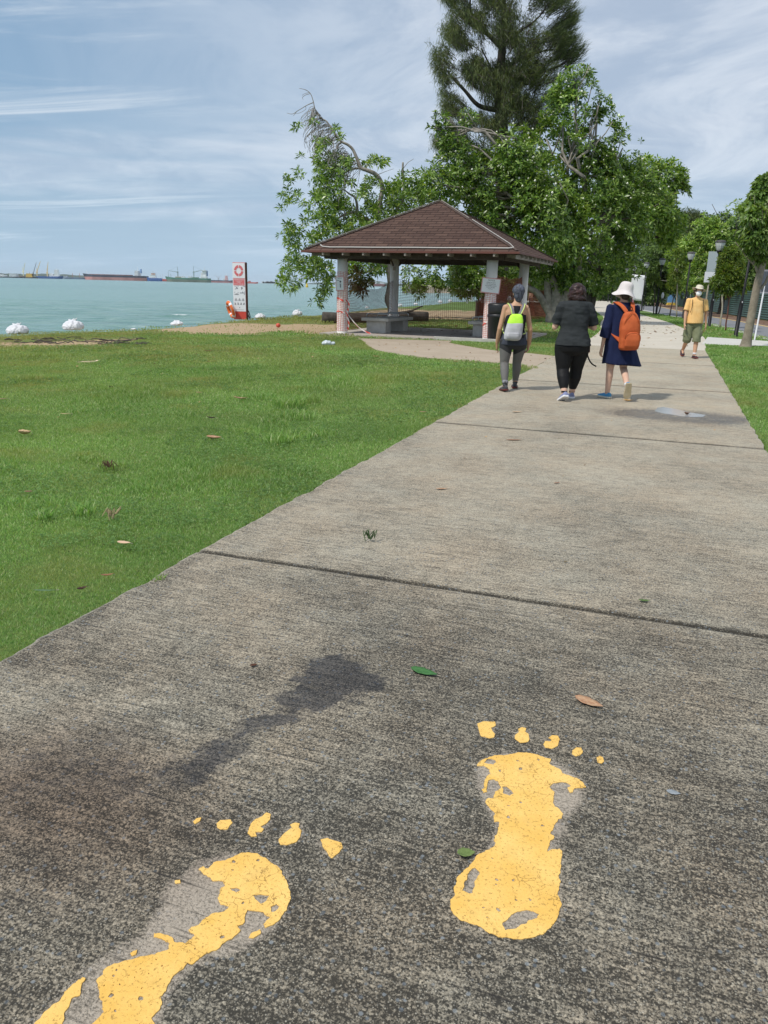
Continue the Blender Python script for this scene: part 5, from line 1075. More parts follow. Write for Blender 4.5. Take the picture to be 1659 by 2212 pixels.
# small things on the sand
MB().ell((0, 0, .07), (.085, .085, .08)).build('ball', mat('ball_red', (.62, .10, .06), .6), None, tuple(G(601, 707)), True); o = bpy.data.objects['ball']; tag(o, 'small red ball on the sand left of the pavilion', 'ball')
lg0, lg1 = at(700, 691, 33.5), at(835, 683, 35.5)
mb = MB(); limb(mb, (0, 0, .20), (4.6, .6, .30), .24, .20, 16, .035, 3, 12); limb(mb, (1.2, .1, .3), (1.0, .9, .55), .09, .05, 5, .1, 4, 7); limb(mb, (3.2, .4, .35), (4.3, .2, .75), .08, .03, 5, .1, 5, 7)
o = mb.build('fallen_log', mBarkD, None, (G(702, 694).x, 33.4, 0), True, rz=math.radians(8)); tag(o, 'dark fallen tree trunk lying on the sand behind the pavilion', 'log')
pw = G(1014, 655); wb = empty('white_board', (pw.x, pw.y, 0), 0, 'white notice board on the lawn seen through the back netting', 'sign')
MB().box((0, 0, .85), (.62, .12, 1.25)).build('board', mSW, wb, bevel=.01); MB().box((-.22, .08, .95), (.16, .1, 1.9)).build('post', mSW, wb, bevel=.01)
# orange netting enclosure round the barbecue pits, right of and behind the pavilion
mBr = mat('brick_pit', (.22, .10, .065), .9, (.30, .15, .10), 8)
def fencenet(px0, py0, px1, py1, h, label, seed, y=None):
    a, c_ = G(px0, py0), G(px1, py1); t = empty('netting_fence', a, 0, label, 'netting fence')
    o = net('netting', 0, a, c_, .02, h, .11, .085, .06, mNet, None, .012, seed, .1); del o['category']
    o.parent = t; o.location = (-a.x, -a.y, 0)
    d = c_-a; nk = max(1, int(d.length/2))
    for i in range(nk+1): p = d*(i/nk); MB().tube([(p.x, p.y, 0), (p.x+.03, p.y, h+.1)], .025, 6).build('stake', mDk2, t)
fencenet(1032, 688, 1075, 690, 1.0, 'orange netting fence left of the taped right column', 3)
fencenet(1140, 691, 1180, 688, 1.1, 'orange netting fence between the right back column and the big tree', 6)
fencenet(1078, 676, 1140, 676, 2.0, 'tall orange netting fence behind the grey haired walker', 8)
fencenet(1142, 676, 1172, 674, 1.5, 'orange netting fence furthest back beside the big tree trunk', 9)
for px, py, wv, label in ((1057, 686, 1.5, 'brick barbecue pit behind the column with the landscape notice'), (1160, 684, 1.7, 'brick barbecue pit left of the big tree trunk')):
    p = G(px, py); t = empty('barbecue_pit', p, 0, label, 'barbecue pit'); MB().box((0, 0, .4), (wv, .8, .8)).build('base', mBr, t, bevel=.01); MB().box((0, 0, .84), (wv+.1, .9, .08)).build('top', mCon, t, bevel=.01); [MB().box((q_*.45, .0, 1.1), (.12, .7, .45)).build('side_wall', mBr, t) for q_ in (-1, 1)]
# ---------------------------------------------------------------- ships
def mship(c, r=.6): return mat('ship_paint', c, r)
mHull = {}
def hm(c):
    if c not in mHull: mHull[c] = mat('hull_paint', c, .6, tuple(min(1, x*1.5+.02) for x in c), .03, 5)
    return mHull[c]
def ship(x0, x1, yb, hull, label, up=(.75, .75, .75), D_=2500., low=None, hh=8., bow=-1, decks=(), house=None, cranes=(), masts=(), funnel=None, name='cargo_ship', cat='ship', beam=None, draft_y=None):
    """x0..x1 picture columns of the hull; everything else in fractions of its length"""
    a, c_ = at(x0, yb, D_), at(x1, yb, D_); Ls = (c_-a).length; m_ = Ls; beam = beam or max(8., Ls*.13)
    t = empty(name, (a.x, a.y, ZW), math.atan2(c_.y-a.y, c_.x-a.x), label, cat, 'vessels moored along the horizon'); q = hh
    # hull section: bow rises and flares
    N = 15; V = []; Fc = []
    for i in range(N):
        f = i/(N-1); s_ = 1-f if bow > 0 else f      # s_=0 at the bow
        w_ = beam/2*min(1, (s_/.14)**.55+.03)*(1 if s_ < .93 else 1-.35*(s_-.93)/.07); rise = hh*(1+.28*max(0, 1-s_/.12)); over = -(.03*Ls)*max(0, 1-s_/.06)*(1 if bow < 0 else -1)
        for (z, k) in ((-2, .8), (hh*(.62 if low else .45), .97), (rise, 1.)): 
            for sy in (-1, 1): V.append((f*Ls+over*(z/hh), sy*w_*k, z))
    for i in range(N-1):
        q_ = i*6
        for j in ((0, 2), (2, 4)): Fc += [[q_+j[0], q_+6+j[0], q_+6+j[1], q_+j[1]], [q_+j[1]+1, q_+7+j[1], q_+7+j[0], q_+j[0]+1]]
        Fc.append([q_+4, q_+10, q_+11, q_+5])
    Fc += [[0, 2, 4, 5, 3, 1], [6*N-6+k for k in (1, 3, 5, 4, 2, 0)]]
    midx = None
    if low:
        mi = []
        for f_ in Fc: mi.append(1 if len(f_) == 4 and max(V[k][2] for k in f_) <= hh*(.63 if low else .46) else 0)
        mesh_np('hull', V, Fc, None, t, mats=[hm(hull), hm(low)], midx=mi)
    else: mesh_np('hull', V, Fc, hm(hull), t)
    if house:
        for (f, wv, z0, h_, c) in house:
            mb = MB(); k = max(1, int(h_/3.2)); 
            for i in range(k): mb.box((f*Ls, 0, hh+z0+h_*(i+.5)/k), (wv*Ls*(1-.05*i), beam*(.85-.05*i), h_/k*.96))
            o = mb.build('deckhouse', hm(c), t)
            mb = MB()
            for i in range(k):
                for j in range(5): mb.box((f*Ls+(j-2)*wv*Ls*.18, -beam*(.425-.025*i)-.1, hh+z0+h_*(i+.55)/k), (wv*Ls*.10, .2, h_/k*.35))
            mb.build('window_row', hm((.05, .06, .08)), o)
    for (f, wv, z, h_, c) in decks: MB().box((f*Ls, 0, hh+z+h_/2), (wv*Ls, beam*.7, h_)).build('hatch', hm(c), t, bevel=.2)
    for (f, h_, c, r_) in masts: MB().tube([(f*Ls, 0, hh-.5), (f*Ls, 0, hh+h_)], [r_, r_*.6], 8).box((f*Ls, 0, hh+h_*.7), (r_*1.2, beam*.3, r_*.8)).build('mast', hm(c), t)
    for (f, h_, f2, z2, c, r_) in cranes:
        mb = MB().tube([(f*Ls, 0, hh-.5), (f*Ls, 0, hh+h_*.55)], [r_*1.5, r_*1.2], 8).box((f*Ls, 0, hh+h_*.5), (r_*3.4, r_*3.4, r_*3)); mb.build('crane_pedestal', hm(c), t)
        mb = MB(); p = Vector((f*Ls, 0, hh+h_*.5)); e = Vector((f2*Ls, 0, hh+z2)); mb.tube([p, p.lerp(e, .5)+Vector((0, 0, .2)), e], [r_, r_*.8, r_*.5], 5); mb.build('crane_boom', hm(c), t)
        mb = MB(); tp = Vector((f*Ls, 0, hh+h_)); mb.tube([p, tp], r_*.5, 5); mb.tube([tp, e], r_*.16, 4); mb.build('crane_stay', hm(c), t)
    if funnel: f, z, h_, c = funnel; MB().lathe([(Ls*.016, 0), (Ls*.014, h_)], 12, (f*Ls, 0, hh+z)).build('funnel', hm(c), t)
    return t
DK = (.035, .045, .07); WHT = (.72, .74, .76); TAN = (.62, .46, .22); RUST = (.30, .12, .09); GRN = (.06, .16, .12); BLU = (.035, .085, .25)
yb = lambda x: 598.3+.0235*x+1.3
ship(-6, 76, yb(35), DK, 'low dark work barge at the left edge with a lattice crane', hh=3.5, bow=1, beam=22, house=[(.10, .10, 0, 6, WHT), (.45, .18, 0, 9, (.45, .48, .5)), (.20, .08, 0, 4, WHT)], decks=[(.66, .12, 0, 3, (.2, .15, .12))], cranes=[(.70, 30, .78, 42, (.70, .64, .42), 1.1)], name='work_barge')
cb = ship(56, 82, yb(70), DK, 'yellow crane barge with a tall dark lattice boom', hh=3, bow=1, beam=18, D_=2440, house=[(.35, .48, 0, 11, (.60, .38, .06))], cranes=[(.62, 14, 1.0, 44, (.07, .07, .10), .9)], masts=[(.35, 16, DK, .5)], name='crane_barge')
ship(80, 135, yb(108), BLU, 'blue hulled ship with white bridge and two pale yellow cranes', hh=7, bow=1, beam=16, D_=2550, house=[(.80, .17, 0, 21, WHT), (.58, .10, 0, 9, WHT)], cranes=[(.02, 24, .20, 45, TAN, 1.3), (.42, 22, .50, 44, TAN, 1.3)], masts=[(.80, 26, WHT, .4), (.95, 10, WHT, .3)], name='cargo_ship')
ship(137, 186, yb(160), (.12, .16, .24), 'distant grey-blue barge with two rust coloured posts', hh=6, bow=-1, beam=18, D_=2900, masts=[(.42, 15, RUST, 1.), (.73, 15, RUST, 1.)], house=[(.12, .14, 0, 5, (.35, .38, .42))], name='barge')
ship(185, 319, yb(250)+.6, DK, 'long bulk carrier with red lower hull and white bridge at its right end', low=(.50, .22, .21), hh=14, bow=-1, beam=34, D_=2400, house=[(.845, .06, 0, 15, WHT)], decks=[(.12+.085*i, .065, 0, 2.6, (.20, .12, .12)) for i in range(8)], funnel=(.90, 8, 12, (.16, .26, .45)), masts=[(.03, 13, WHT, .7), (.85, 26, WHT, .5), (.90, 22, WHT, .4)], name='bulk_carrier')
ship(319, 350, yb(335)+.6, BLU, 'blue supply tug with white deckhouse left of the green ship', hh=9, bow=-1, beam=14, D_=2380, house=[(.42, .38, 0, 9, WHT), (.42, .22, 9, 5, (.55, .35, .28))], masts=[(.40, 22, (.3, .3, .35), .5), (.92, 10, (.4, .42, .46), .4)], name='tugboat')
ship(345, 366, yb(355)+.6, (.40, .08, .07), 'low red barge behind the blue tug and the green ship', hh=5, bow=-1, beam=12, D_=2600, decks=[(.5, .6, 0, 2.5, (.40, .12, .1))], masts=[(.3, 18, (.4, .42, .45), .4)], name='barge')
ship(361, 455, yb(405)+.9, GRN, 'dark green cargo ship with two derrick masts and a white bridge', low=(.16, .17, .14), hh=11, bow=-1, beam=22, D_=2200, house=[(.855, .13, 0, 15, (.66, .68, .66)), (.87, .07, 15, 6, (.5, .52, .5)), (.54, .06, 0, 4, WHT), (.38, .05, 0, 4, WHT)], decks=[(.27, .12, 0, 3, (.25, .24, .18)), (.66, .12, 0, 2.5, (.12, .2, .16))], cranes=[(.255, 29, .04, 18, (.20, .26, .27), 1.1), (.62, 31, .82, 21, (.20, .26, .27), 1.1)], masts=[(.04, 17, (.2, .26, .27), .6), (.87, 31, (.5, .5, .5), .5), (.095, 10, GRN, .5)], funnel=(.93, 6, 14, (.10, .15, .26)), name='cargo_ship')
ship(452, 507, yb(480)+.6, DK, 'dark ship with pinkish lower hull just left of the life buoy pillar', low=(.38, .17, .18), hh=7.5, bow=1, beam=14, D_=2500, house=[(.68, .10, 0, 14, (.60, .36, .36)), (.60, .06, 0, 6, WHT)], cranes=[(.35, 14, .22, 16, (.40, .42, .45), .6), (.38, 12, .48, 15, (.40, .42, .45), .6)], masts=[(.68, 22, WHT, .4)], name='cargo_ship')
ship(533, 557, yb(545)+.6, (.45, .10, .09), 'low red boat just right of the life buoy pillar', hh=4, bow=1, beam=9, D_=2500, house=[(.25, .2, 0, 4, (.5, .2, .2))], name='barge')
ship(806, 833, yb(820)+.8, (.16, .07, .07), 'rust coloured ship seen through the netting between the left columns', hh=8, bow=-1, beam=12, D_=2500, house=[(.2, .12, 0, 9, WHT), (.7, .3, 0, 4, (.6, .62, .65))], name='cargo_ship')
# yellow marker buoy
pz = at(666, 624, 900); t = empty('marker_buoy', (at(663, 621, 700).x, 700, ZW), 0, 'small yellow cone buoy on the water below the left foliage', 'buoy'); MB().lathe([(1.2, 0), (1.2, .8), (.3, 3.6), (.1, 4.4)], 12).build('body', mat('buoy_yellow', (.65, .45, .05), .5), t)
# far land: real ridges several kilometres off
mHill = mat('far_wooded_land', (.035, .065, .05), .95, (.07, .10, .075), .004, 6); mHC = mat('far_buildings', (.62, .64, .66), .8, (.40, .44, .50), .02)
def ridge(name, x0, x1, D_, prof, label, dep=500, seed=0, m=mHill):
    N = 90; V = []; Fc = []
    for i in range(N+1):
        f = i/N; x = x0+(x1-x0)*f; p = at(x, 598.3+.0235*x, D_); h = np.interp(x, [q[0] for q in prof], [q[1] for q in prof])*D_/F*(1+.35*(float(vnoise(np.array([x]), np.array([0.]), .06, seed)[0])-.5)*2)
        V += [(p.x, p.y, ZW-2), (p.x, p.y+20, ZW+h*.35), (p.x, p.y+dep*.5, ZW+h), (p.x, p.y+dep, ZW-2)]
    for i in range(N):
        q = i*4
        for j in range(3): Fc.append([q+j, q+4+j, q+5+j, q+1+j])
    o = mesh_np(name, V, Fc, m, smooth=True); tag(o, label, 'hill', kind='structure'); return o
ridge('far_hills', -60, 480, 6000, [(-60, 8), (0, 8), (60, 8.5), (110, 8), (150, 6), (190, 8), (240, 5), (300, 6), (330, 3), (480, .5)], 'low wooded hills on the horizon behind the ships', seed=2)
ridge('far_hills', 660, 1010, 6500, [(660, 2.), (700, 6), (750, 7), (790, 12), (805, 13), (830, 7), (900, 5), (1010, 4)], 'low hill on the horizon seen through the pavilion', seed=5)
mb = MB()
for i in range(34):
    x = RS.uniform(566, 600) if i < 12 else RS.uniform(690, 830); p = at(x, 598.3+.0235*x, 5200); h_ = RS.uniform(6, 16); mb.box((p.x, p.y, ZW+h_/2), (RS.uniform(10, 26), 12, h_))
for x in (607, 613, 618): p = at(x, 612.5, 5600); mb.box((p.x, p.y, ZW+20), (9, 9, 46))
o = mb.build('far_town', mHC); tag(o, 'white far off buildings along the horizon', 'town', kind='stuff')
# spit with rocks and bushes across the bay
mSand = mat('spit_sand', (.42, .36, .27), .95, (.30, .26, .20), .2, 6)
V = []; P = [(868, 632.5), (900, 631.5), (960, 632), (1040, 633.5), (1140, 636), (1200, 637)]; N = len(P)
Q = [G(x, y+1.2, ZW) for x, y in P]; mb = MB()
V = [(q.x, q.y, ZW-.5) for q in Q]+[(q.x+1, q.y+12, ZW+3.2) for q in Q]+[(q.x+4, q.y+60, ZW+3.6) for q in Q]+[(q.x+10, q.y+90, ZW-.5) for q in Q]
o = mesh_np('far_shore', V, [[j*N+i, j*N+i+1, (j+1)*N+i+1, (j+1)*N+i] for j in range(3) for i in range(N-1)], mSand); tag(o, 'sandy spit with rocks across the bay', 'shore', kind='structure')
# ================================================================== ROADSIDE
mBlk = mat('lamp_black', (.008, .008, .009), .5, spec=.3); mGls = mat('lamp_glass', (.55, .58, .58), .35, (.40, .43, .43), 12, spec=.5); mCapL = mat('lamp_cap', (.06, .055, .06), .6)
lampP = [(9.95, 20.3), (13.15, 29.9), (14.99, 37.05), (17.75, 47.9), (19.5, 58.0), (21.1, 66.5), (22.9, 75.6), (24.9, 85.), (26.9, 94.5), (29.2, 105), (31.8, 116), (35., 129)]
ORD = ['nearest', 'second', 'third', 'fourth', 'fifth', 'sixth', 'seventh', 'eighth', 'ninth', 'tenth', 'eleventh', 'furthest']
def make_lamp():
    t = empty('lamp_post', (0, 0, 0))
    MB().lathe([(.11, 0), (.11, .03), (.075, .05), (.075, 1.22), (.062, 1.30), (.045, 1.36), (.04, 3.30)], 14).build('post', mBlk, t, smooth=True)
    MB().lathe([(.045, 3.28), (.09, 3.33), (.11, 3.40), (.10, 3.43)], 14).build('socket', mBlk, t, smooth=True)
    mb = MB(); k = 24
    for z, r0 in ((3.43, .11), (3.50, .15), (3.62, .19), (3.76, .215)):
        for j in range(k): a = 2*math.pi*j/k; r_ = r0*(1+(.03 if j % 2 else -.03)); mb.v.append((r_*math.cos(a), r_*math.sin(a), z))
    mb.f = [[i*k+j, i*k+(j+1) % k, (i+1)*k+(j+1) % k, (i+1)*k+j] for i in range(3) for j in range(k)]+[list(range(k))[::-1], [3*k+j for j in range(k)]]; mb.build('lantern', mGls, t)
    MB().lathe([(.225, 3.762), (.235, 3.78), (.22, 3.83), (.15, 3.87), (.02, 3.88)], 20).build('cap', mCapL, t)
    MB().box((-.02, -.062, 1.26), (.035, .012, .06)).build('sticker', mSW, t)
    return t
lp = make_lamp()
for i, (x, y) in enumerate(lampP):
    o = lp if i == 0 else copy_tree(lp); o.location = (x, y, 0); o.rotation_euler = (0, math.radians([1, 2.4, 0, 0, 1, 0, 0, 0, 1, 0, 0, 0][i]), .3*i)
    tag(o, ['black lamp post base cut off by the right edge of the picture', 'tall black lamp post between the cross path and the leaning tree', 'black lamp post right behind the walker in yellow', 'black lamp post just left of the walker in yellow', 'black lamp post directly beyond the blue fence panel', 'black lamp post with two slanting saplings on its right', 'black lamp post just right of the white banner', 'black lamp post just left of the white banner'][i] if i < 8 else ORD[i]+' black lamp post in the row, far off beside the track', 'lamp post', 'black lamp posts along the cycling track')
# green corrugated hoarding
mHo = mat('hoarding_green', (.035, .075, .062), .5, (.05, .10, .085), .8, 5); mHoP = mat('hoarding_post', (.02, .035, .03), .6)
FB = [(17.3, 20), (21.3, 38), (23.6, 50), (24.4, 54), (27.3, 66.4), (33.6, 90), (40.3, 117.5), (47.6, 150)]
ho = empty('hoarding', (*FB[0], 0), 0, 'long dark green corrugated metal hoarding behind the track', 'fence')
FX = [p[0] for p in FB]; FY = [p[1] for p in FB]
dist = np.concatenate([[0], np.cumsum([math.hypot(FX[i+1]-FX[i], FY[i+1]-FY[i]) for i in range(len(FB)-1)])])
npan = int(dist[-1]/2.4)
for k in range(npan):
    d0, d1 = k*2.4, (k+1)*2.4-.01; a = Vector((np.interp(d0, dist, FX), np.interp(d0, dist, FY), 0))-Vector((*FB[0], 0)); c_ = Vector((np.interp(d1, dist, FX), np.interp(d1, dist, FY), 0))-Vector((*FB[0], 0))
    d = (c_-a).normalized(); nr_ = Vector((-d.y, d.x, 0)); V = []; Z = []; z = .04; nn_ = 0
    while z < 1.80: Z.append((z, .0 if nn_ % 2 == 0 else .035)); z += .10 if nn_ % 2 else .045; nn_ += 1
    for zz_, off in Z: V += [a+nr_*off+Vector((0, 0, zz_)), c_+nr_*off+Vector((0, 0, zz_))]
    kz = len(Z); b_ = [v-nr_*.02 for v in V]; Fc = [[2*i, 2*i+1, 2*i+3, 2*i+2] for i in range(kz-1)]
    Fc += [[len(V)+2*i+1, len(V)+2*i, len(V)+2*i+2, len(V)+2*i+3] for i in range(kz-1)]+[[2*kz-2, 2*kz-1, 4*kz-1, 4*kz-2]]
    mesh_np('panel', V+b_, Fc, mHo, ho)
    if k % 2 == 0: MB().box((a.x-nr_.x*.06, a.y-nr_.y*.06, .9), (.05, .05, 1.86)).build('post', mHoP, ho)
MB().box((0, 0, 0), (.01, .01, .01))
def fp(y): return np.interp(y, FY, FX)
for x7, y7, hpx, lab in ((692, 845, 70, 'white label sheet on the hoarding left of the walker in yellow'), (1115, 850, 85, 'white label sheet on the hoarding right of the walker in yellow'), (425, 830, 50, 'white label sheet on the hoarding beside the blue panel'), (1590, 845, 60, 'white label sheet on the hoarding right of the leaning tree')):
    px_, py_ = (2500+x7/3.166)*S, (900+y7/3.166)*S; best = min(np.linspace(30, 140, 900), key=lambda yy: abs(at(px_, py_, yy).x-(fp(yy)-.14))); p = at(px_, py_, best); hm_ = hpx/3.166*S/F*best
    o = MB().box((0, 0, 0), (.32*hm_, .02, hm_)).build('paper_label', mSW, None, (p.x-.02, p.y, p.z), rz=math.radians(70)); tag(o, lab, 'paper label')
# blue panel with yellow foot
p = G((2500+447/3.166)*S, (900+955/3.166)*S); t = empty('blue_panel', (p.x, p.y, 0), 0, 'light blue board on a yellow foot standing before the hoarding', 'board'); MB().box((0, 0, 1.05), (.95, .10, 1.5)).build('board', mat('panel_blue', (.16, .34, .62), .5), t, bevel=.01); MB().box((0, 0, .16), (1.1, .4, .32), taper=.8).build('foot', mat('foot_yellow', (.62, .42, .07), .6), t, bevel=.02)
# white banner hung between two lamp posts
pb0 = at(1376, 667, 70.); bnr = empty('banner', (pb0.x, 70., 0), math.radians(-12), 'white cloth banner hanging beside the seventh lamp post', 'banner')
V = []; K_ = 10
for i in range(K_+1):
    for j in range(K_+1):
        u_, v_ = i/K_, j/K_; xl = -.78+.42*(1-v_)*1.0; x = xl+(.55-xl)*u_+.0; x = (-.85+1.35*u_) if v_ > .95 else (-.85+.42*(1-v_))+((.50-.14*(1-v_))-(-.85+.42*(1-v_)))*u_
        V.append((x, .06*math.sin(u_*5+v_*3), .75+2.15*v_+.08*(1-u_)))
Fc = [[i*(K_+1)+j, (i+1)*(K_+1)+j, (i+1)*(K_+1)+j+1, i*(K_+1)+j+1] for i in range(K_) for j in range(K_)]
o = mesh_np('cloth', V, Fc, mSW, bnr, smooth=True); m_ = o.modifiers.new('s', 'SOLIDIFY'); m_.thickness = .01
MB().tube([(-.86, 0, 0), (-.86, 0, 3.0)], .03, 6).build('pole', mBlk, bnr); MB().tube([(.56, 0, 0), (.56, 0, 3.0)], .03, 6).build('pole', mBlk, bnr)
# two-tone sign on grey pole
DS = 40.; q0 = at((2500+975/3.166)*S, (900+540/3.166)*S, DS); t = empty('tall_sign', (q0.x, DS, 0), math.radians(0), 'tall narrow board, grey above and white below, on a pale pole', 'sign')
MB().box((0, 0, 3.05), (.95*.7, .05, .95)).build('upper_panel', mat('panel_grey', (.42, .48, .50), .5), t); MB().box((-.04, 0, 2.32), (.70, .05, .50)).build('lower_panel', mSW, t); MB().tube([(-.15, .06, 0), (-.1, .06, 3.5)], .045, 8).build('pole', mBarkP, t)
# small info sign by the cross path, right
DI = 27.8; q1 = G((2500+1490/3.166)*S, (900+1395/3.166)*S); t = empty('small_sign', (q1.x, q1.y, 0), math.radians(-25), 'small dark framed sign on a thin white pole beside the cross path', 'sign')
MB().tube([(0, 0, 0), (.06, 0, 1.95)], .028, 8).build('pole', mSW, t); MB().box((.10, 0, 1.98), (.40, .03, .78)).build('frame', mSG, t); MB().box((.10, -.018, 1.98), (.30, .01, .66)).build('face', mat('sign_dark', (.07, .08, .10), .4), t)
# ---- leaning tree at the right
oT = Vector(G(1606, 749)); DT = oT.y
def q4(x, y, Y=DT): return at((2200+x/2.0133)*S, (650+y/2.0133)*S, Y)
tT = empty('young_tree', oT, 0, 'slim pale trunked tree leaning right beside the cross path', 'tree')
mb = MB(); 
def stT(pts, r, n=10): P2 = smooth3([q4(*p)-oT for p in pts], 4); k = len(P2); mb.tube(P2, [np.interp(i/(k-1), np.linspace(0, 1, len(r)), r) for i in range(k)], n)
stT([(1478, 1448), (1484, 1425), (1500, 1340), (1530, 1180), (1560, 1020), (1590, 880), (1615, 780), (1650, 690), (1690, 560)], [.24, .17, .13, .12, .115, .11, .10, .08, .05])
stT([(1590, 880), (1560, 800), (1530, 700), (1510, 600), (1500, 480)], [.06, .04, .03, .02, .01], 6); stT([(1590, 870), (1585, 760), (1580, 600), (1590, 420), (1600, 300)], [.06, .04, .03, .02, .01], 6); stT([(1600, 830), (1640, 700), (1640, 500), (1660, 350)], [.05, .03, .02, .01], 6); stT([(1560, 800), (1500, 740), (1440, 660), (1400, 610)], [.03, .02, .012], 5); stT([(1600, 980), (1640, 930), (1660, 880), (1700, 850)], [.05, .04, .03], 6)
for k_ in range(26): x = RS.uniform(1500, 1700); y = RS.uniform(200, 650); stT([(1590+RS.uniform(-20, 40), 780, DT), (1590+(x-1590)*.5, 600+(y-600)*.3, DT+RS.normal(0, .3)), (x, y, DT+RS.normal(0, .7))], [.011, .007, .004], 4)
mb.build('trunk', mat('young_bark', (.19, .16, .12), .9, (.30, .26, .20), 6, 5, bump=.3, bsc=20), tT, smooth=True)
def tb(x, y, r, dy=0., Y=DT): return blob((2200+x/2.0133)*S, (650+y/2.0133)*S, r/2.0133*S, Y+dy)
bl_ = [tb(1610, 150, 55), tb(1660, 130, 60), tb(1570, 240, 60), tb(1640, 260, 90), tb(1540, 330, 55), tb(1620, 380, 90), tb(1700, 300, 90), tb(1510, 420, 50), tb(1570, 500, 80), tb(1500, 540, 50), tb(1650, 520, 80), tb(1590, 610, 70), tb(1530, 640, 40), tb(1680, 640, 70), tb(1640, 700, 40), tb(1460, 350, 22)]
bl_ += [tb(1560, 690, 60), tb(1500, 600, 55), tb(1610, 720, 50), tb(1590, 560, 90, -.4), tb(1640, 600, 70, -.5), tb(1560, 400, 80, -.5)]
C, X = crown_pts(bl_, 1500, .25, .41, 68, 1.3); leafobj('crown', rosettes(C, X, 7, .18, .085, .6), leafmat('leaf_broad', [(.07, .14, .025), (.12, .21, .04), (.18, .29, .07), (.30, .40, .16)], .4, .4, .5), tT, oT)
# ---- saplings and stakes on the verge
mL6 = leafmat('leaf_sapling', [(.05, .10, .012), (.09, .16, .02), (.14, .22, .03), (.22, .26, .05)], .45, .4, .4)
def sapling(x4, y4, x4t, y4t, blobs_, n_, label, bark, r_=.035, ll=.16):
    o_ = G((2200+x4/2.0133)*S, (650+y4/2.0133)*S); o_ = Vector(o_); Y = o_.y; t = empty('sapling', o_, 0, label, 'sapling'); top = q4(x4t, y4t, Y)-o_; mb = MB(); Pm = limb(mb, (0, 0, 0), top, r_, r_*.7, 9, .03, x4, 8)
    for b_ in blobs_: c = Vector(b_[:3])-o_; limb(mb, top*.92, c, r_*.6, .008, 5, .1, x4+1, 5)
    mb.build('trunk', bark, t, smooth=True)
    if blobs_:
        B_ = [tb(*b_, Y=Y) for b_ in blobs_]; C, X = crown_pts(B_, n_, .2, .35, int(x4), 1.6); leafobj('crown', rosettes(C, X, 8, ll, .05, .5), mL6, t, o_)
    return t
def sapl(x4, y4, x4t, y4t, bb, n_, label, bark, r_=.035, ll=.16):
    o_ = Vector(G((2200+x4/2.0133)*S, (650+y4/2.0133)*S)); Y = o_.y; t = empty('sapling', o_, 0, label, 'sapling'); top = q4(x4t, y4t, Y)-o_; mb = MB(); limb(mb, (0, 0, 0), top, r_, r_*.7, 9, .02, x4*.01, 8)
    B_ = [tb(*b_, 0., Y) for b_ in bb]
    for b_ in B_: limb(mb, top*.93, Vector(b_[:3])-o_, r_*.55, .008, 5, .1, x4*.02, 5)
    mb.build('trunk', bark, t, smooth=True)
    if B_: C, X = crown_pts(B_, n_, .2, .34, int(x4) % 50, 1.6); leafobj('crown', rosettes(C, X, 8, ll, .05, .5), mL6, t, o_)
sapl(1322, 1320, 1355, 1040, [(1230, 925, 38), (1290, 905, 50), (1350, 940, 60), (1420, 910, 60), (1350, 1000, 30), (1460, 960, 40), (1300, 960, 40), (1370, 870, 60), (1310, 840, 45)], 700, 'leafy sapling on a rusty brown stem between two lamp posts', mDk2, .035, .20)
sapl(1280, 1295, 1298, 960, [(1310, 760, 50), (1340, 700, 45), (1300, 830, 40), (1400, 780, 60), (1390, 700, 50)], 420, 'sapling with a pale straight stem behind the walker in yellow', mBarkP, .045, .20)
sapl(935, 1215, 943, 700, [(930, 880, 60), (960, 800, 60), (950, 700, 50), (900, 940, 40)], 230, 'tall thin sapling left of the walker in yellow', mBarkP, .05, .2)
sapl(878, 1198, 922, 1000, [(930, 960, 50), (900, 930, 40)], 220, 'slanting sapling just left of the tall thin one', mBarkD, .045, .2)
sapl(787, 1190, 835, 1010, [], 0, 'bare slanting stem between the fourth and fifth lamp posts', mBarkD, .045); sapl(752, 1182, 762, 1000, [(770, 950, 40), (740, 900, 50)], 220, 'thin upright sapling right of the fifth lamp post', mBarkD, .045, .2)
# small white cloth tied to the bare stem
p = q4(824, 1035, G((2200+787/2.0133)*S, (650+1190/2.0133)*S).y); o = MB().ell((0, 0, 0), (.10, .07, .22)).build('cloth_rag', mBag, None, tuple(p), True); tag(o, 'white rag tied to the bare slanting stem', 'rag')
# ---- trees beyond the hoarding and down the path
def ft(px, base_y, Yd, blobs_, n_, k, ll, lw, m, label, bark=mBarkD, hole=.40, r0=.22, flowers=0, limbs=5, seed=1, forks=()):
    p = at(px, base_y, Yd); o_ = Vector((p.x, Yd, 0)); B_ = [blob(x, y, r, Yd+dy) for x, y, r, dy in blobs_]
    c = Vector(B_[0][:3]); tree('tree', o_, [o_+Vector((0, 0, -.1)), o_.lerp(Vector((c.x, c.y, c.z)), .3)+Vector((.2, 0, 0)), o_.lerp(c, .75)], B_, n_, k, ll, lw, m, label, 'trees beyond the track and along the path', bark, r0, limbs, .35, hole, flowers, .3, seed, .45)
ft(1560, 640, 62, [(1560, 520, 50, 0), (1530, 500, 35, 0), (1590, 480, 40, 0), (1545, 560, 45, 0), (1600, 560, 50, 0), (1640, 520, 50, 0), (1520, 590, 40, 0), (1570, 605, 38, 0), (1610, 470, 25, 0)], 2300, 8, .34, .11, mL1b, 'bushy light green tree beyond the hoarding at the right, with pale leaves', seed=21, flowers=120)
ft(1640, 640, 58, [(1650, 600, 50, 0), (1620, 590, 40, 0), (1670, 560, 60, 0), (1640, 620, 30, 1)], 800, 8, .34, .11, mL3, 'dark tree beyond the hoarding behind the leaning tree', seed=23)
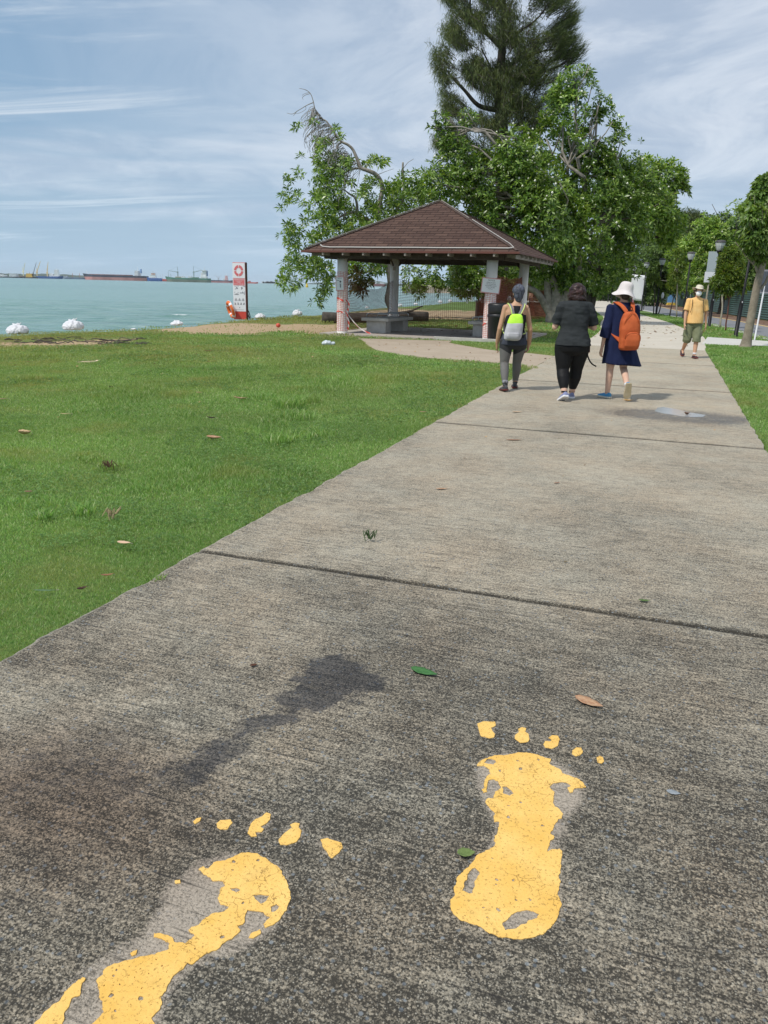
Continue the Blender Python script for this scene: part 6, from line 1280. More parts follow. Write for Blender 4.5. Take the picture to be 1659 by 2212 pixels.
ft(1500, 645, 78, [(1500, 600, 40, 0), (1480, 560, 45, 0), (1530, 610, 34, 0), (1460, 610, 38, 0), (1510, 640, 26, 0)], 1500, 8, .4, .14, mL1b, 'green tree beyond the hoarding left of the tall narrow board', seed=25, bark=mBark)
ft(1420, 650, 90, [(1430, 560, 50, 0), (1400, 590, 40, 0), (1450, 600, 40, 0), (1410, 625, 34, 0), (1470, 540, 40, 4)], 1500, 8, .46, .16, mL3, 'dark green tree beyond the fourth and fifth lamp posts', seed=27)
ft(1370, 650, 105, [(1405, 520, 52, 0), (1440, 525, 40, 0), (1355, 545, 45, 0), (1370, 590, 40, 0), (1350, 610, 34, 0), (1395, 620, 34, 0), (1380, 640, 22, 0)], 1500, 8, .5, .18, mL3, 'green tree down the track behind the white banner', seed=29)
ft(1330, 648, 125, [(1330, 600, 36, 0), (1300, 610, 34, 0), (1345, 625, 28, 0), (1310, 640+-8, 18, 0)], 800, 8, .55, .2, mL4, 'dark tree closing the far end of the path', seed=31)
ft(1285, 646, 140, [(1285, 600, 34, 0), (1262, 610, 30, 0), (1240, 600, 34, 0), (1220, 590, 30, 0), (1300, 625, 18, 0)], 800, 8, .6, .22, mL4, 'dark tree left of the far clearing', seed=33)
ft(1500, 560, 130, [(1500, 500, 40, 0), (1470, 510, 38, 0), (1540, 500, 40, 0), (1570, 490, 30, 0), (1510, 540, 45, 0), (1560, 530, 40, 0), (1450, 540, 35, 0)], 1500, 8, .6, .22, mL4, 'big dark rounded tree far behind the hoarding', seed=35)
ft(1490, 600, 118, [(1483, 470, 16, 0), (1490, 485, 22, 0), (1478, 500, 22, 0), (1500, 470, 12, 0)], 500, 9, .9, .07, mL2, 'feathery treetop showing above the far trees', seed=37)
ft(1590, 570, 140, [(1600, 500, 40, 0), (1640, 490, 40, 0), (1600, 540, 40, 0), (1660, 540, 40, 0), (1585, 480, 22, 0)], 900, 8, .6, .22, mL4, 'dark tree far behind the light green one at the right', seed=39)
ft(1230, 650, 75, [(1240, 600, 40, 0), (1210, 580, 35, 0), (1200, 615, 30, 0), (1180, 600, 30, 0)], 900, 8, .4, .14, mL3, 'tree left of the path beyond the thick dark trunk', seed=41)
ft(1120, 655, 85, [(1120, 610, 36, 0), (1090, 600, 34, 0), (1145, 600, 30, 0), (1060, 610, 30, 0), (1130, 635, 16, 0)], 900, 8, .45, .16, mL3, 'tree behind the netting fences right of the pavilion columns', seed=43, bark=mBark)
ft(1030, 648, 90, [(1035, 620, 18, 0), (1015, 628, 12, 0), (1048, 632, 14, 0)], 260, 8, .3, .12, mL1b, 'small bright bush tree beside the white board', seed=45, limbs=3, r0=.1)
ft(905, 632, 500, [(880, 625, 9, 0), (900, 622, 10, 0), (925, 621, 11, 0), (950, 622, 10, 0), (980, 622, 11, 0)], 260, 7, 2.2, .9, mL4, 'low row of trees on the spit across the bay', seed=47, limbs=2, r0=.3)
# low undergrowth behind the hoarding
C = []; 
for k_ in range(2600): 
    y = RS.uniform(46, 165); C.append((fp(y)+RS.uniform(1.0, 7.0), y, RS.uniform(.4, 3.4)*(.6+.4*float(vnoise(np.array([y]), np.array([0.]), .15, 3)[0])*1.6)))
C = np.array(C); X = RS.normal(0, .4, C.shape)+np.array([0, -.4, .7]); X /= np.linalg.norm(X, axis=1, keepdims=True)
o = leafobj('undergrowth', rosettes(C, X, 8, .42, .16, .3), mL4, None, (0, 0, 0)); tag(o, 'dense dark undergrowth behind the green hoarding', 'undergrowth', kind='stuff')
C = np.stack([RS.uniform(12, 60, 1500), RS.uniform(150, 175, 1500), RS.uniform(.2, 7, 1500)], 1); X = RS.normal(0, .4, C.shape)+np.array([0, -.4, .7]); X /= np.linalg.norm(X, axis=1, keepdims=True)
o = leafobj('far_wood', rosettes(C, X, 8, 1.1, .4, .3), mL4, None, (0, 0, 0)); tag(o, 'dark far wood closing the view at the end of the path', 'wood', kind='stuff')
# ================================================================== PEOPLE
mSk = mat('skin_tan', (.50, .28, .17), .55, (.56, .33, .21), 8, spec=.35); mSkP = mat('skin_pale', (.60, .37, .27), .55, (.66, .43, .32), 8, spec=.35)
def VV(p): return Vector(p)
def hand(mb, w, d, nrm, th, curl=.5, sc=1., spread=.06):
    """palm, four unequal curled fingers and a side thumb; d points to the finger tips, nrm is the palm side, th the thumb side"""
    w = VV(w); d = VV(d).normalized(); nrm = (VV(nrm)-d*VV(nrm).dot(d)).normalized(); th = d.cross(nrm); th = th if th.dot(VV(th)) > 0 else th
    return w, d, nrm
def add_hand(mb, w, d, nrm, thumb, curl=.5, sc=1.):
    w = VV(w); d = VV(d).normalized(); nrm = VV(nrm); nrm = (nrm-d*nrm.dot(d)).normalized(); t_ = VV(thumb); t_ = (t_-d*t_.dot(d)-nrm*t_.dot(nrm)).normalized()
    pl_ = .085*sc
    for k in (-1.5, -.5, .5, 1.5): mb.cap(w+t_*k*.010*sc, w+d*pl_+t_*k*.0185*sc, .014*sc, .0125*sc, 8)
    mb.cap(w, w+d*pl_*.6, .021*sc, .019*sc, 8)
    for k, ln in ((1.5, .068), (.5, .077), (-.5, .071), (-1.5, .055)):
        p = w+d*pl_+t_*k*.0195*sc; dd = (d+t_*k*.07).normalized(); R_ = .0092*sc
        for j, f in enumerate((.45, .32, .23)):
            a = curl*(.35+.5*j); dv_ = (dd*math.cos(a)+nrm*math.sin(a)).normalized(); q = p+dv_*ln*f*sc; mb.cap(p, q, R_, R_*.93, 7); p = q; R_ *= .93
    p = w+d*.022*sc+t_*.022*sc; q = p+(t_*.55+d*.75+nrm*.35).normalized()*.042*sc; r_ = q+(t_*.15+d*.9+nrm*(.3+.4*curl)).normalized()*.032*sc
    mb.cap(p, q, .0125*sc, .0105*sc, 7); mb.cap(q, r_, .0105*sc, .009*sc, 7)
def head(mb, c, yaw=0., pitch=0., sc=1.):
    c = VV(c); R_ = Matrix.Rotation(yaw, 3, 'Z') @ Matrix.Rotation(pitch, 3, 'X')
    mb.ell(c+R_ @ VV((0, -.005, .02))*sc, (.074*sc, .092*sc, .098*sc), 18, 13, R_); mb.ell(c+R_ @ VV((0, .025, -.045))*sc, (.056*sc, .062*sc, .066*sc), 14, 9, R_)
    mb.cap(c+R_ @ VV((0, .088, .005))*sc, c+R_ @ VV((0, .104, -.028))*sc, .008*sc, .014*sc, 8)    # nose
    mb.cap(c+R_ @ VV((-.028, .080, .026))*sc, c+R_ @ VV((.028, .080, .026))*sc, .010*sc, .010*sc, 8)   # brow
    mb.cap(c+R_ @ VV((-.016, .083, -.058))*sc, c+R_ @ VV((.016, .083, -.058))*sc, .009*sc, .009*sc, 8)  # lips
    for s in (-1, 1): mb.ell(c+R_ @ VV((s*.076, -.004, -.005))*sc, (.010*sc, .020*sc, .030*sc), 8, 7, R_)
    return R_
mEye = mat('eye_dark', (.03, .02, .015), .2); mLip = mat('lips', (.42, .16, .13), .5)
def face(parent, c, R_, sc=1., mouth=True):
    for s in (-1, 1): MB().ell(VV(c)+R_ @ VV((s*.030, .083, .010))*sc, (.012*sc, .007*sc, .006*sc), 10, 7, R_).build('eye', mEye, parent, smooth=True)
    if mouth: MB().ell(VV(c)+R_ @ VV((0, .091, -.058))*sc, (.022*sc, .004*sc, .006*sc), 10, 7, R_).build('mouth', mLip, parent, smooth=True)
def shoe(name, ank, toe, mU, mS_, parent, w=.048, L_=.26, up=None, high=0):
    """ank: ankle joint, toe: direction the foot points (unit-ish), sole under it"""
    a = VV(ank); d = VV(toe).normalized(); u = VV(up) if up else Vector((0, 0, 1)); u = (u-d*u.dot(d)).normalized(); s = d.cross(u)
    M = Matrix((s, d, u)).transposed(); o_ = a-u*.085
    prof = [(-.075, .030), (-.06, .040), (-.02, .043), (.04, .044), (.10, .050), (.15, .048), (.18, .036), (.195, .015)]
    k = L_/.27; mb = MB()
    for i, (h0, h1) in enumerate(((.022, .085), (.022, .060), (.02, .045))):
        pass
    V = []; top = [.075, .088, .092, .082, .062, .050, .040, .030]
    n_ = 12
    for (y, ww), tz in zip(prof, top):
        for j in range(n_):
            an = 2*math.pi*j/n_; z = .024+(tz-.024)*max(0, math.sin(an))**.8 if math.sin(an) > 0 else .020; V.append(o_+M @ VV((ww/.048*w*math.cos(an)*(1. if math.sin(an) <= .3 else .92), y*k, z)))
    Fc = [[i*n_+j, i*n_+(j+1) % n_, (i+1)*n_+(j+1) % n_, (i+1)*n_+j] for i in range(7) for j in range(n_)]+[list(range(n_))[::-1], [7*n_+j for j in range(n_)]]
    mb.add(V, Fc)
    if high: mb.tube([a-u*.03-d*.01, a+u*high-d*.015], [.047, .045], 12)
    sh_ = mb.build(name, mU, parent, smooth=True); m_ = sh_.modifiers.new('s', 'SUBSURF'); m_.levels = m_.render_levels = 1
    poly = [(ww/.048*w*1.08, y*k) for y, ww in prof]; poly = [(x, y) for x, y in poly]+[(-x, y) for x, y in poly[::-1]]
    mb = MB(); nn = len(poly); mb.add([o_+M @ VV((x, y, 0)) for x, y in poly]+[o_+M @ VV((x, y, .026)) for x, y in poly], [list(range(nn))[::-1], [nn+i for i in range(nn)]]+[[i, (i+1) % nn, nn+(i+1) % nn, nn+i] for i in range(nn)])
    mb.build('sole', mS_, sh_, bevel=.004)
def legs(mb, J, r=(.085, .055, .036), ft=True, toes=None):
    for s in ('L', 'R'):
        h, k, a = [VV(J[s+q]) for q in ('hip', 'knee', 'ank')]
        mid = k.lerp(a, .33)+Vector((0, -.012, 0)); mb.chain([h, h.lerp(k, .5)], [r[0], r[0]*.86], 14); mb.chain([h.lerp(k, .5), k], [r[0]*.86, r[1]], 14); mb.chain([k, mid], [r[1], r[1]*.98], 12); mb.chain([mid, a], [r[1]*.98, r[2]], 12)
        if ft: t_ = VV(J[s+'toe']).normalized(); mb.cap(a-Vector((0, 0, .03)), a+t_*.10-Vector((0, 0, .045)), .034, .026, 10); mb.cap(a-Vector((0, 0, .03)), a-t_*.03-Vector((0, 0, .045)), .034, .028, 10)
def arms(mb, J, r=(.044, .036, .026), curl=.6, sc=1., hands=None):
    for s in ('L', 'R'):
        a, e, w_ = [VV(J[s+q]) for q in ('sh', 'el', 'wr')]; mb.cap(a, e, r[0], r[1], 12); mb.cap(e, e.lerp(w_, .3), r[1], r[1]*.98, 12); mb.cap(e.lerp(w_, .3), w_, r[1]*.98, r[2], 12)
        d = J.get(s+'hd', (w_-e)); n_ = J.get(s+'pn', (1 if s == 'L' else -1, 0, 0)); t_ = J.get(s+'th', (0, 1, 0)); add_hand(mb, w_+VV(d).normalized()*.012, d, n_, t_, J.get(s+'curl', curl), sc)
def torso(mb, R, n=22, e=2.3): mb.rings(R, n, e)
def cloth(name, c, r=.85, c2=None, nsc=4., fine=.25): return mat(name, c, r, c2 or tuple(x*1.35 for x in c), nsc, 5, spec=.2, bump=fine, bsc=90)
def ribbonp(name, pts, w, m, parent, th=.006, nrm=(0, -1, 0)):
    pts = [VV(p) for p in pts]; n_ = VV(nrm); V = []; 
    for i, p in enumerate(pts):
        d = (pts[min(i+1, len(pts)-1)]-pts[max(0, i-1)]).normalized(); s = d.cross(n_).normalized()*w/2; o_ = n_.normalized()*th; V += [p-s, p+s, p+s+o_, p-s+o_]
    Fc = []
    for i in range(len(pts)-1):
        for j in range(4): Fc.append([i*4+j, i*4+(j+1) % 4, (i+1)*4+(j+1) % 4, (i+1)*4+j])
    Fc += [[3, 2, 1, 0], [len(V)-4+j for j in range(4)]]
    return mesh_np(name, V, Fc, m, parent)
# ---------- grey haired walker with the lime and grey backpack
g1_, g1b = G(1089, 847), G(1115, 840); base = Vector(((g1_.x+g1b.x)/2, (g1_.y+g1b.y)/2, .012))
J = dict(Lhip=(-.095, 0, .83), Rhip=(.095, .0, .83), Lknee=(-.115, -.03, .45), Rknee=(.085, .12, .46), Lank=(-.125, -.24, .10), Rank=(.10, .20, .09), Ltoe=(-.15, .95, -.12), Rtoe=(.12, 1, 0),
         Lsh=(-.165, .01, 1.31), Rsh=(.175, .01, 1.29), Lel=(-.215, -.02, 1.03), Rel=(.222, -.03, 1.02), Lwr=(-.215, .05, .79), Rwr=(.215, .04, .78), Rcurl=1.1, Lcurl=.7)
mb = MB(); torso(mb, [(0, 0, .76, .12, .08), (0, -.005, .84, .165, .11), (0, 0, .92, .155, .10), (0, 0, 1.02, .135, .088), (0, 0, 1.14, .15, .095), (.005, 0, 1.25, .165, .095), (.005, 0, 1.32, .15, .075), (.005, .005, 1.36, .075, .06), (.005, .01, 1.39, .052, .052)])
mb.cap((.005, .01, 1.34), (.02, .025, 1.45), .052, .048, 12); hc = (.03, .035, 1.505); HR = head(mb, hc, -.1); legs(mb, J, (.088, .056, .038)); arms(mb, J, (.043, .036, .025))
for s in (-1, 1): mb.cap((.005, 0, 1.335), (s*.15+.005, .005, 1.315), .046, .046, 12)
p1 = fused('person', mb, mSk, None, base, .0075, 3); tag(p1, 'walker with short grey hair, dark tank top, grey leggings and lime and grey backpack', 'person'); face(p1, hc, HR)
mHair, n, b = gnode('grey_hair'); t = nd(n, 'ShaderNodeTexCoord').outputs['Object']; n.links.new(mixc(n, rng(n, noi(n, t, 38, 5, .7, (1, 1, .5)), .38, .62), (.014, .016, .028), (.11, .12, .16)), b.inputs['Base Color']); b.inputs['Roughness'].default_value = .6
mb = MB(); c = VV(hc); mb.ell(c+VV((0, -.014, .035)), (.096, .106, .108), 20, 14); mb.ell(c+VV((0, -.045, -.03)), (.074, .062, .075), 16, 11); mb.ell(c+VV((0, -.055, -.075)), (.050, .040, .05), 12, 9); fused('hair', mb, mHair, p1, None, .008, 1, .009, 26)
mLg, n, b = gnode('two_tone_leggings'); t = nd(n, 'ShaderNodeTexCoord'); sp_ = nd(n, 'ShaderNodeSeparateXYZ'); n.links.new(t.outputs['Object'], sp_.inputs[0])
zl = mth(n, 'ADD', sp_.outputs[2], mth(n, 'MULTIPLY', mth(n, 'ABSOLUTE', sp_.outputs[0]), -.55)); n.links.new(mixc(n, rng(n, zl, .53, .537), (.135, .13, .125), (.022, .022, .026)), b.inputs['Base Color']); b.inputs['Roughness'].default_value = .75
def leggings(J, r, top, parent, m, z1=.14, belt=(.16, .11), nz=.004, name='leggings', hipr=None):
    mb = MB()
    for s in ('L', 'R'):
        h, k, a = [VV(J[s+q]) for q in ('hip', 'knee', 'ank')]; mid = k.lerp(a, .33)+Vector((0, -.012, 0)); e_ = a.lerp(k, z1)
        P = [h+Vector((0, 0, .03)), h.lerp(k, .25), h.lerp(k, .5), h.lerp(k, .8), k, mid, mid.lerp(e_, .6), e_]; mb.tube(P, [r[0], r[0]*.98, r[0]*.88, r[1]*1.15, r[1]*1.02, r[1]*1.02, (r[1]+r[2])/2, r[2]], 16)
    mb.rings([(0, -.005, J['Lhip'][2]-.13, belt[0]*.72, belt[1]*.72), (0, -.012, J['Lhip'][2]-.07, belt[0]*.98, belt[1]*1.0), (0, -.01, J['Lhip'][2], belt[0]*1.05, belt[1]*1.08), (0, 0, top, belt[0]*.92, belt[1]*.9)], 22, 2.3)
    return fused(name, mb, m, parent, None, .009, 3, nz, 10)
leggings(J, (.094, .061, .043), .93, p1, mLg, .12, (.165, .11))
mTk = cloth('tank_top', (.018, .018, .022)); mTk2 = cloth('top_hem', (.045, .05, .068))
mb = MB(); mb.rings([(0, -.002, .80, .182, .128), (0, 0, .90, .168, .118), (0, 0, 1.02, .147, .10), (0, 0, 1.14, .160, .106), (.004, 0, 1.22, .158, .103), (.005, 0, 1.28, .105, .092), (.005, 0, 1.345, .088, .075)], 24, 2.3); tk = fused('tank_top', mb, mTk, p1, None, .009, 3, .007, 7)
mb = MB(); mb.rings([(0, -.004, .775, .187, .133), (0, -.002, .86, .18, .125), (0, 0, .98, .158, .110), (0, 0, .99, .150, .104)], 24, 2.3); fused('shirt_hem', mb, mTk2, p1, None, .009, 2, .008, 8)
mLime = cloth('pack_lime', (.42, .74, .06), .6); mPg = cloth('pack_grey', (.40, .40, .42), .7); mStr = cloth('strap_grey', (.16, .15, .17)); mPip = mat('piping_lime', (.62, .78, .22), .6)
bp_ = empty('backpack', base, 0, 'slim lime green and pale grey backpack worn by the grey haired walker', 'backpack')
def pack(parent, name, R, m, nz=.008, vox=.009, tilt=0., e=3.2): mb = MB(); mb.rings(R, 26, e); o = fused(name, mb, m, parent, None, vox, 3, nz, 6); return o
pack(bp_, 'body', [(-.055, -.19, .86, .085, .045), (-.055, -.20, .88, .112, .07), (-.045, -.20, .95, .128, .082), (-.035, -.195, 1.05, .122, .08), (-.025, -.185, 1.115, .112, .07)], mPg)
pack(bp_, 'top', [(-.027, -.186, 1.105, .113, .071), (-.02, -.178, 1.15, .108, .062), (-.012, -.165, 1.205, .092, .05), (-.008, -.155, 1.232, .065, .035)], mLime, .005)
pack(bp_, 'pocket', [(-.055, -.265, .885, .075, .02), (-.055, -.272, .93, .09, .025), (-.05, -.27, .985, .085, .022)], mPg, .004)
for s in (-1, 1):
    P = [(s*.045-.01, -.15, 1.225), (s*.075, -.125, 1.30), (s*.100, -.06, 1.352), (s*.11, .03, 1.36), (s*.115, .085, 1.30), (s*.12, .115, 1.15), (s*.14, .10, 1.02), (s*.135, -.02, .965), (s*.11-.03, -.15, .955)]
    ribbonp('strap', smooth3([VV(p) for p in P], 4), .042, mStr, bp_, .008, (0, -.75, .65)); ribbonp('strap_piping', smooth3([VV(p)+VV((s*.023, -.002, .006)) for p in P], 4), .011, mPip, bp_, .009, (0, -.75, .65))
mBoot = cloth('boot_dark', (.03, .032, .036), .6, (.10, .10, .11), 20); mRub = mat('boot_sole', (.02, .02, .02), .7, (.22, .03, .02), 9)
for s, J_ in (('L', J), ('R', J)):
    shoe('shoe', J[s+'ank'], J[s+'toe'], mBoot, mRub, p1, .047, .27, high=.05); a = VV(J[s+'ank']); MB().tube([a+Vector((0, -.012, .03)), a+Vector((0, 0, .085))], [.046, .047], 14).build('sock', mat('sock_grey', (.10, .10, .11), .9, (.30, .30, .33), 30), p1, smooth=True)
w_ = VV(J['Rwr']); MB().tube([w_+Vector((0, 0, .03)), w_+Vector((0, 0, .055))], .031, 14).build('wrist_band', mTk, p1); 
ph = MB().box((w_.x-.022, w_.y+.02, w_.z-.145), (.012, .07, .13)).build('phone', mat('phone_red', (.25, .02, .03), .3), None, base, bevel=.004); tag(ph, 'small dark red phone held in the right hand of the grey haired walker', 'phone')
def warp(roots, zo, zn, xz=None, xs=None, x0=0.):
    """remap heights (and widths by height) of a figure and what it wears"""
    st_ = list(roots)
    while st_:
        o = st_.pop(); st_ += list(o.children)
        if o.type != 'MESH': continue
        me = o.data; n_ = len(me.vertices); co = np.empty(n_*3, dtype=np.float32); me.vertices.foreach_get('co', co); co = co.reshape(-1, 3); z = co[:, 2].copy()
        if xs: co[:, 0] = x0+(co[:, 0]-x0)*np.interp(z, xz, xs)
        co[:, 2] = np.interp(z, zo, zn); me.vertices.foreach_set('co', co.ravel()); me.update()
warp([p1, bp_], [-.5, 0, .09, .46, .83, 1.03, 1.25, 1.31, 1.39, 1.50, 1.66, 2], [-.5, 0, .09, .42, .745, .94, 1.19, 1.25, 1.34, 1.47, 1.62, 1.96], [0, .1, .3, .8, 1.0, 1.3, 1.4], [1, 1, 1.08, 1.16, 1.08, 1.0, 1.0])
# ---------- walker in dark t-shirt and black leggings
ga, gb = G(1213, 868), G(1238, 861); base = Vector(((ga.x+gb.x)/2, (ga.y+gb.y)/2, .012))
J = dict(Lhip=(-.105, 0, .82), Rhip=(.105, 0, .82), Lknee=(-.11, -.04, .46), Rknee=(.095, .06, .46), Lank=(-.105, -.21, .125), Rank=(.085, .13, .09), Ltoe=(-.18, .85, -.42), Rtoe=(.05, 1, 0),
         Lsh=(-.185, .0, 1.33), Rsh=(.185, .0, 1.33), Lel=(-.265, .04, 1.06), Rel=(.30, .05, 1.06), Lwr=(-.15, .26, 1.14), Rwr=(.13, .26, 1.14), Lhd=(.7, .6, .3), Rhd=(-.7, .6, .3), Lpn=(.2, -.5, .8), Rpn=(-.2, -.5, .8), Lth=(0, .2, 1), Rth=(0, .2, 1), Lcurl=1.0, Rcurl=1.0)
mb = MB(); torso(mb, [(0, 0, .74, .15, .10), (0, -.02, .84, .21, .145), (0, -.01, .92, .20, .14), (0, 0, 1.04, .175, .125), (0, 0, 1.16, .18, .12), (0, 0, 1.27, .185, .11), (0, 0, 1.34, .165, .085), (0, .005, 1.39, .08, .065), (0, .01, 1.41, .056, .056)])
mb.cap((0, .01, 1.37), (.01, .03, 1.48), .058, .054, 12); hc = (.015, .045, 1.535); HR = head(mb, hc, .05, -.12); legs(mb, J, (.115, .072, .042)); arms(mb, J, (.052, .042, .028))
for s in (-1, 1): mb.cap((0, 0, 1.35), (s*.17, 0, 1.335), .055, .052, 12)
p2 = fused('person', mb, mSkP, None, base, .008, 3); tag(p2, 'walker with a dark reddish bob, charcoal t-shirt and black leggings, arms raised in front', 'person'); face(p2, hc, HR)
mH2 = mat('auburn_hair', (.010, .004, .004), .5, (.045, .013, .010), 30, 5); c = VV(hc); mb = MB(); mb.ell(c+VV((0, -.012, .03)), (.106, .112, .108), 20, 14)
for i in range(15): a = math.pi*.95+math.pi*1.1*i/14; mb.cap(c+VV((.082*math.cos(a), .085*math.sin(a)-.008, .02)), c+VV((.100*math.cos(a), .088*math.sin(a)-.010, -.088+.014*math.sin(i*2.3))), .040, .034, 8)
mb.ell(c+VV((0, -.03, -.03)), (.112, .095, .085), 18, 12)
fused('hair', mb, mH2, p2, None, .008, 1, .018, 22)
mTs = cloth('charcoal_cotton', (.024, .027, .029), .9, (.038, .043, .046)); mb = MB(); mb.rings([(0, -.02, .83, .248, .195), (0, -.018, .885, .240, .185), (0, -.01, .95, .224, .165), (0, 0, 1.03, .202, .145), (0, 0, 1.12, .202, .138), (0, 0, 1.22, .208, .13), (0, 0, 1.31, .215, .12), (0, 0, 1.375, .195, .10), (0, .005, 1.415, .105, .085)], 26, 2.3)
for s in ('L', 'R'): a, e = VV(J[s+'sh']), VV(J[s+'el']); mb.cap((0, 0, 1.36), a, .07, .074, 12); mb.tube([a, a.lerp(e, .2), a.lerp(e, .5), a.lerp(e, .88)], [.078, .08, .076, .072], 14)
fused('tshirt', mb, mTs, p2, None, .009, 3, .016, 6, zs=2.4)
mBk = cloth('black_lycra', (.008, .008, .009), .6); leggings(J, (.134, .084, .054), .90, p2, mBk, .16, (.222, .170), .004)
mSh2 = cloth('shoe_lilac', (.20, .22, .36), .7); mSol = mat('sole_white', (.72, .72, .74), .6)
for s in ('L', 'R'): shoe('shoe', J[s+'ank'], J[s+'toe'], mSh2, mSol, p2, .048, .26, up=(0, .42, .85) if s == 'L' else None)
for s in ('L', 'R'): a = VV(J[s+'ank']); MB().tube([a+Vector((0, -.005, .0)), a+Vector((0, 0, .025))], .044, 12).build('sock', mBk, p2, smooth=True)
ph = MB().box((base.x+.0, base.y+.33, base.z+1.13), (.15, .012, .08), rot=Matrix.Rotation(-.5, 3, 'X')).build('phone', mat('phone_black', (.01, .01, .012), .2), None, None, bevel=.004); tag(ph, 'black phone held in both hands in front of the walker in charcoal t-shirt', 'phone')
bg_ = empty('sling_pouch', base, 0, 'small black pouch with loose strap tail at the charcoal t-shirt walker right hip', 'pouch'); MB().box((.215, .03, .83), (.05, .13, .16)).build('pouch', mBk, bg_, bevel=.015)
ribbonp('strap', smooth3([VV(p) for p in ((.215, -.02, .90), (.222, -.05, .80), (.20, -.06, .72), (.225, -.07, .64), (.27, -.07, .575), (.335, -.07, .535))], 5), .020, mBk, bg_, .006, (0, -1, 0)); MB().box((.225, -.04, .76), (.02, .02, .05)).build('buckle', mRub, bg_)
warp([p2, bg_], [-.5, 0, .13, .46, .84, 1.06, 1.33, 1.41, 2], [-.5, 0, .13, .42, .785, 1.03, 1.31, 1.39, 1.96], [0, .15, .4, .8, 1.0, 1.2], [1, 1, 1.05, 1.06, 1.0, 1.0])
# ---------- walker in navy dress with the orange backpack
ga = G(1312, 863); base = Vector((ga.x+.10, ga.y+.04, .012))
J = dict(Lhip=(-.085, 0, .86), Rhip=(.085, 0, .86), Lknee=(-.09, .03, .48), Rknee=(.105, .03, .50), Lank=(-.095, .02, .09), Rank=(.085, -.31, .235), Ltoe=(-.5, .9, 0), Rtoe=(.05, .30, -.95),
         Lsh=(-.17, .0, 1.34), Rsh=(.17, .0, 1.34), Lel=(-.225, -.05, 1.07), Rel=(.215, .06, 1.07), Lwr=(-.245, .0, .82), Rwr=(.19, .22, .88), Lcurl=.8, Rcurl=.9, Lpn=(1, .3, 0), Lth=(.2, 1, 0))
mb = MB(); torso(mb, [(0, 0, .78, .12, .08), (0, -.005, .86, .165, .11), (0, 0, .95, .15, .10), (0, 0, 1.06, .135, .09), (0, 0, 1.18, .15, .095), (0, 0, 1.28, .165, .09), (0, 0, 1.35, .145, .072), (0, .005, 1.39, .075, .06), (0, .01, 1.42, .052, .052)])
mb.cap((0, .01, 1.37), (.01, .03, 1.48), .052, .05, 12); hc = (.015, .045, 1.535); HR = head(mb, hc, .12); legs(mb, J, (.088, .054, .036), ft=False); arms(mb, J, (.042, .036, .025))
for s in (-1, 1): mb.cap((0, 0, 1.35), (s*.15, 0, 1.34), .046, .045, 12)
for s in ('L', 'R'): t_ = VV(J[s+'toe']).normalized(); a = VV(J[s+'ank']); u_ = Vector((0, 0, -1)) if s == 'L' else Vector((0, -.95, -.3)); mb.cap(a+u_*.03, a+t_*.10+u_*.045, .032, .025, 10)
p3 = fused('person', mb, mSkP, None, base, .0075, 3); tag(p3, 'walker in a navy knee length dress and white bucket hat, right heel lifted', 'person'); face(p3, hc, HR)
c = VV(hc); mb = MB(); mb.ell(c+VV((0, -.012, .01)), (.082, .095, .09), 18, 12); mb.ell(c+VV((0, -.05, -.05)), (.065, .05, .055), 14, 9); fused('hair', mb, mat('dark_hair', (.03, .022, .018), .5, (.07, .05, .04), 30), p3, None, .009, 1, .006, 26)
def hat(name, c, yaw, tilt, Rb, hb, m, parent, brim=.062, wav=.012, droop=.55, tiltx=0.):
    R_ = Matrix.Rotation(yaw, 3, 'Z') @ Matrix.Rotation(tilt, 3, 'Y') @ Matrix.Rotation(tiltx, 3, 'X'); N = 40; prof = [(Rb+brim, -droop*brim), (Rb+brim*.5, -droop*brim*.45), (Rb, 0), (Rb*.97, hb*.45), (Rb*.86, hb*.82), (Rb*.55, hb*.98), (Rb*.05, hb)]; V = []; Fc = []
    for i, (r_, z) in enumerate(prof):
        for j in range(N):
            a = 2*math.pi*j/N; wv_ = wav*math.sin(3*a+1)*(1 if i < 1 else .5 if i == 1 else 0); V.append(R_ @ VV((r_*.93*math.cos(a), r_*1.08*math.sin(a), z+wv_))+VV(c))
    Fc = [[i*N+j, i*N+(j+1) % N, (i+1)*N+(j+1) % N, (i+1)*N+j] for i in range(len(prof)-1) for j in range(N)]+[[(len(prof)-1)*N+j for j in range(N)]]
    o = mesh_np(name, V, Fc, m, parent, smooth=True); s_ = o.modifiers.new('s', 'SOLIDIFY'); s_.thickness = .005; s2 = o.modifiers.new('ss', 'SUBSURF'); s2.levels = s2.render_levels = 1; return o
mHat = cloth('hat_white', (.62, .56, .55), .9, (.70, .65, .64), 12); hat('hat', VV(hc)+VV((0, -.012, .018)), .2, .20, .110, .142, mHat, p3, .080, .018, .85)
mNv, n, b = gnode('navy_linen'); t = nd(n, 'ShaderNodeTexCoord').outputs['Object']; n.links.new(mixc(n, rng(n, noi(n, t, 6, 5, .65, (1.6, 1, .5)), .3, .7), (.008, .012, .040), (.018, .026, .075)), b.inputs['Base Color']); b.inputs['Roughness'].default_value = .9; b.inputs['Specular IOR Level'].default_value = .15
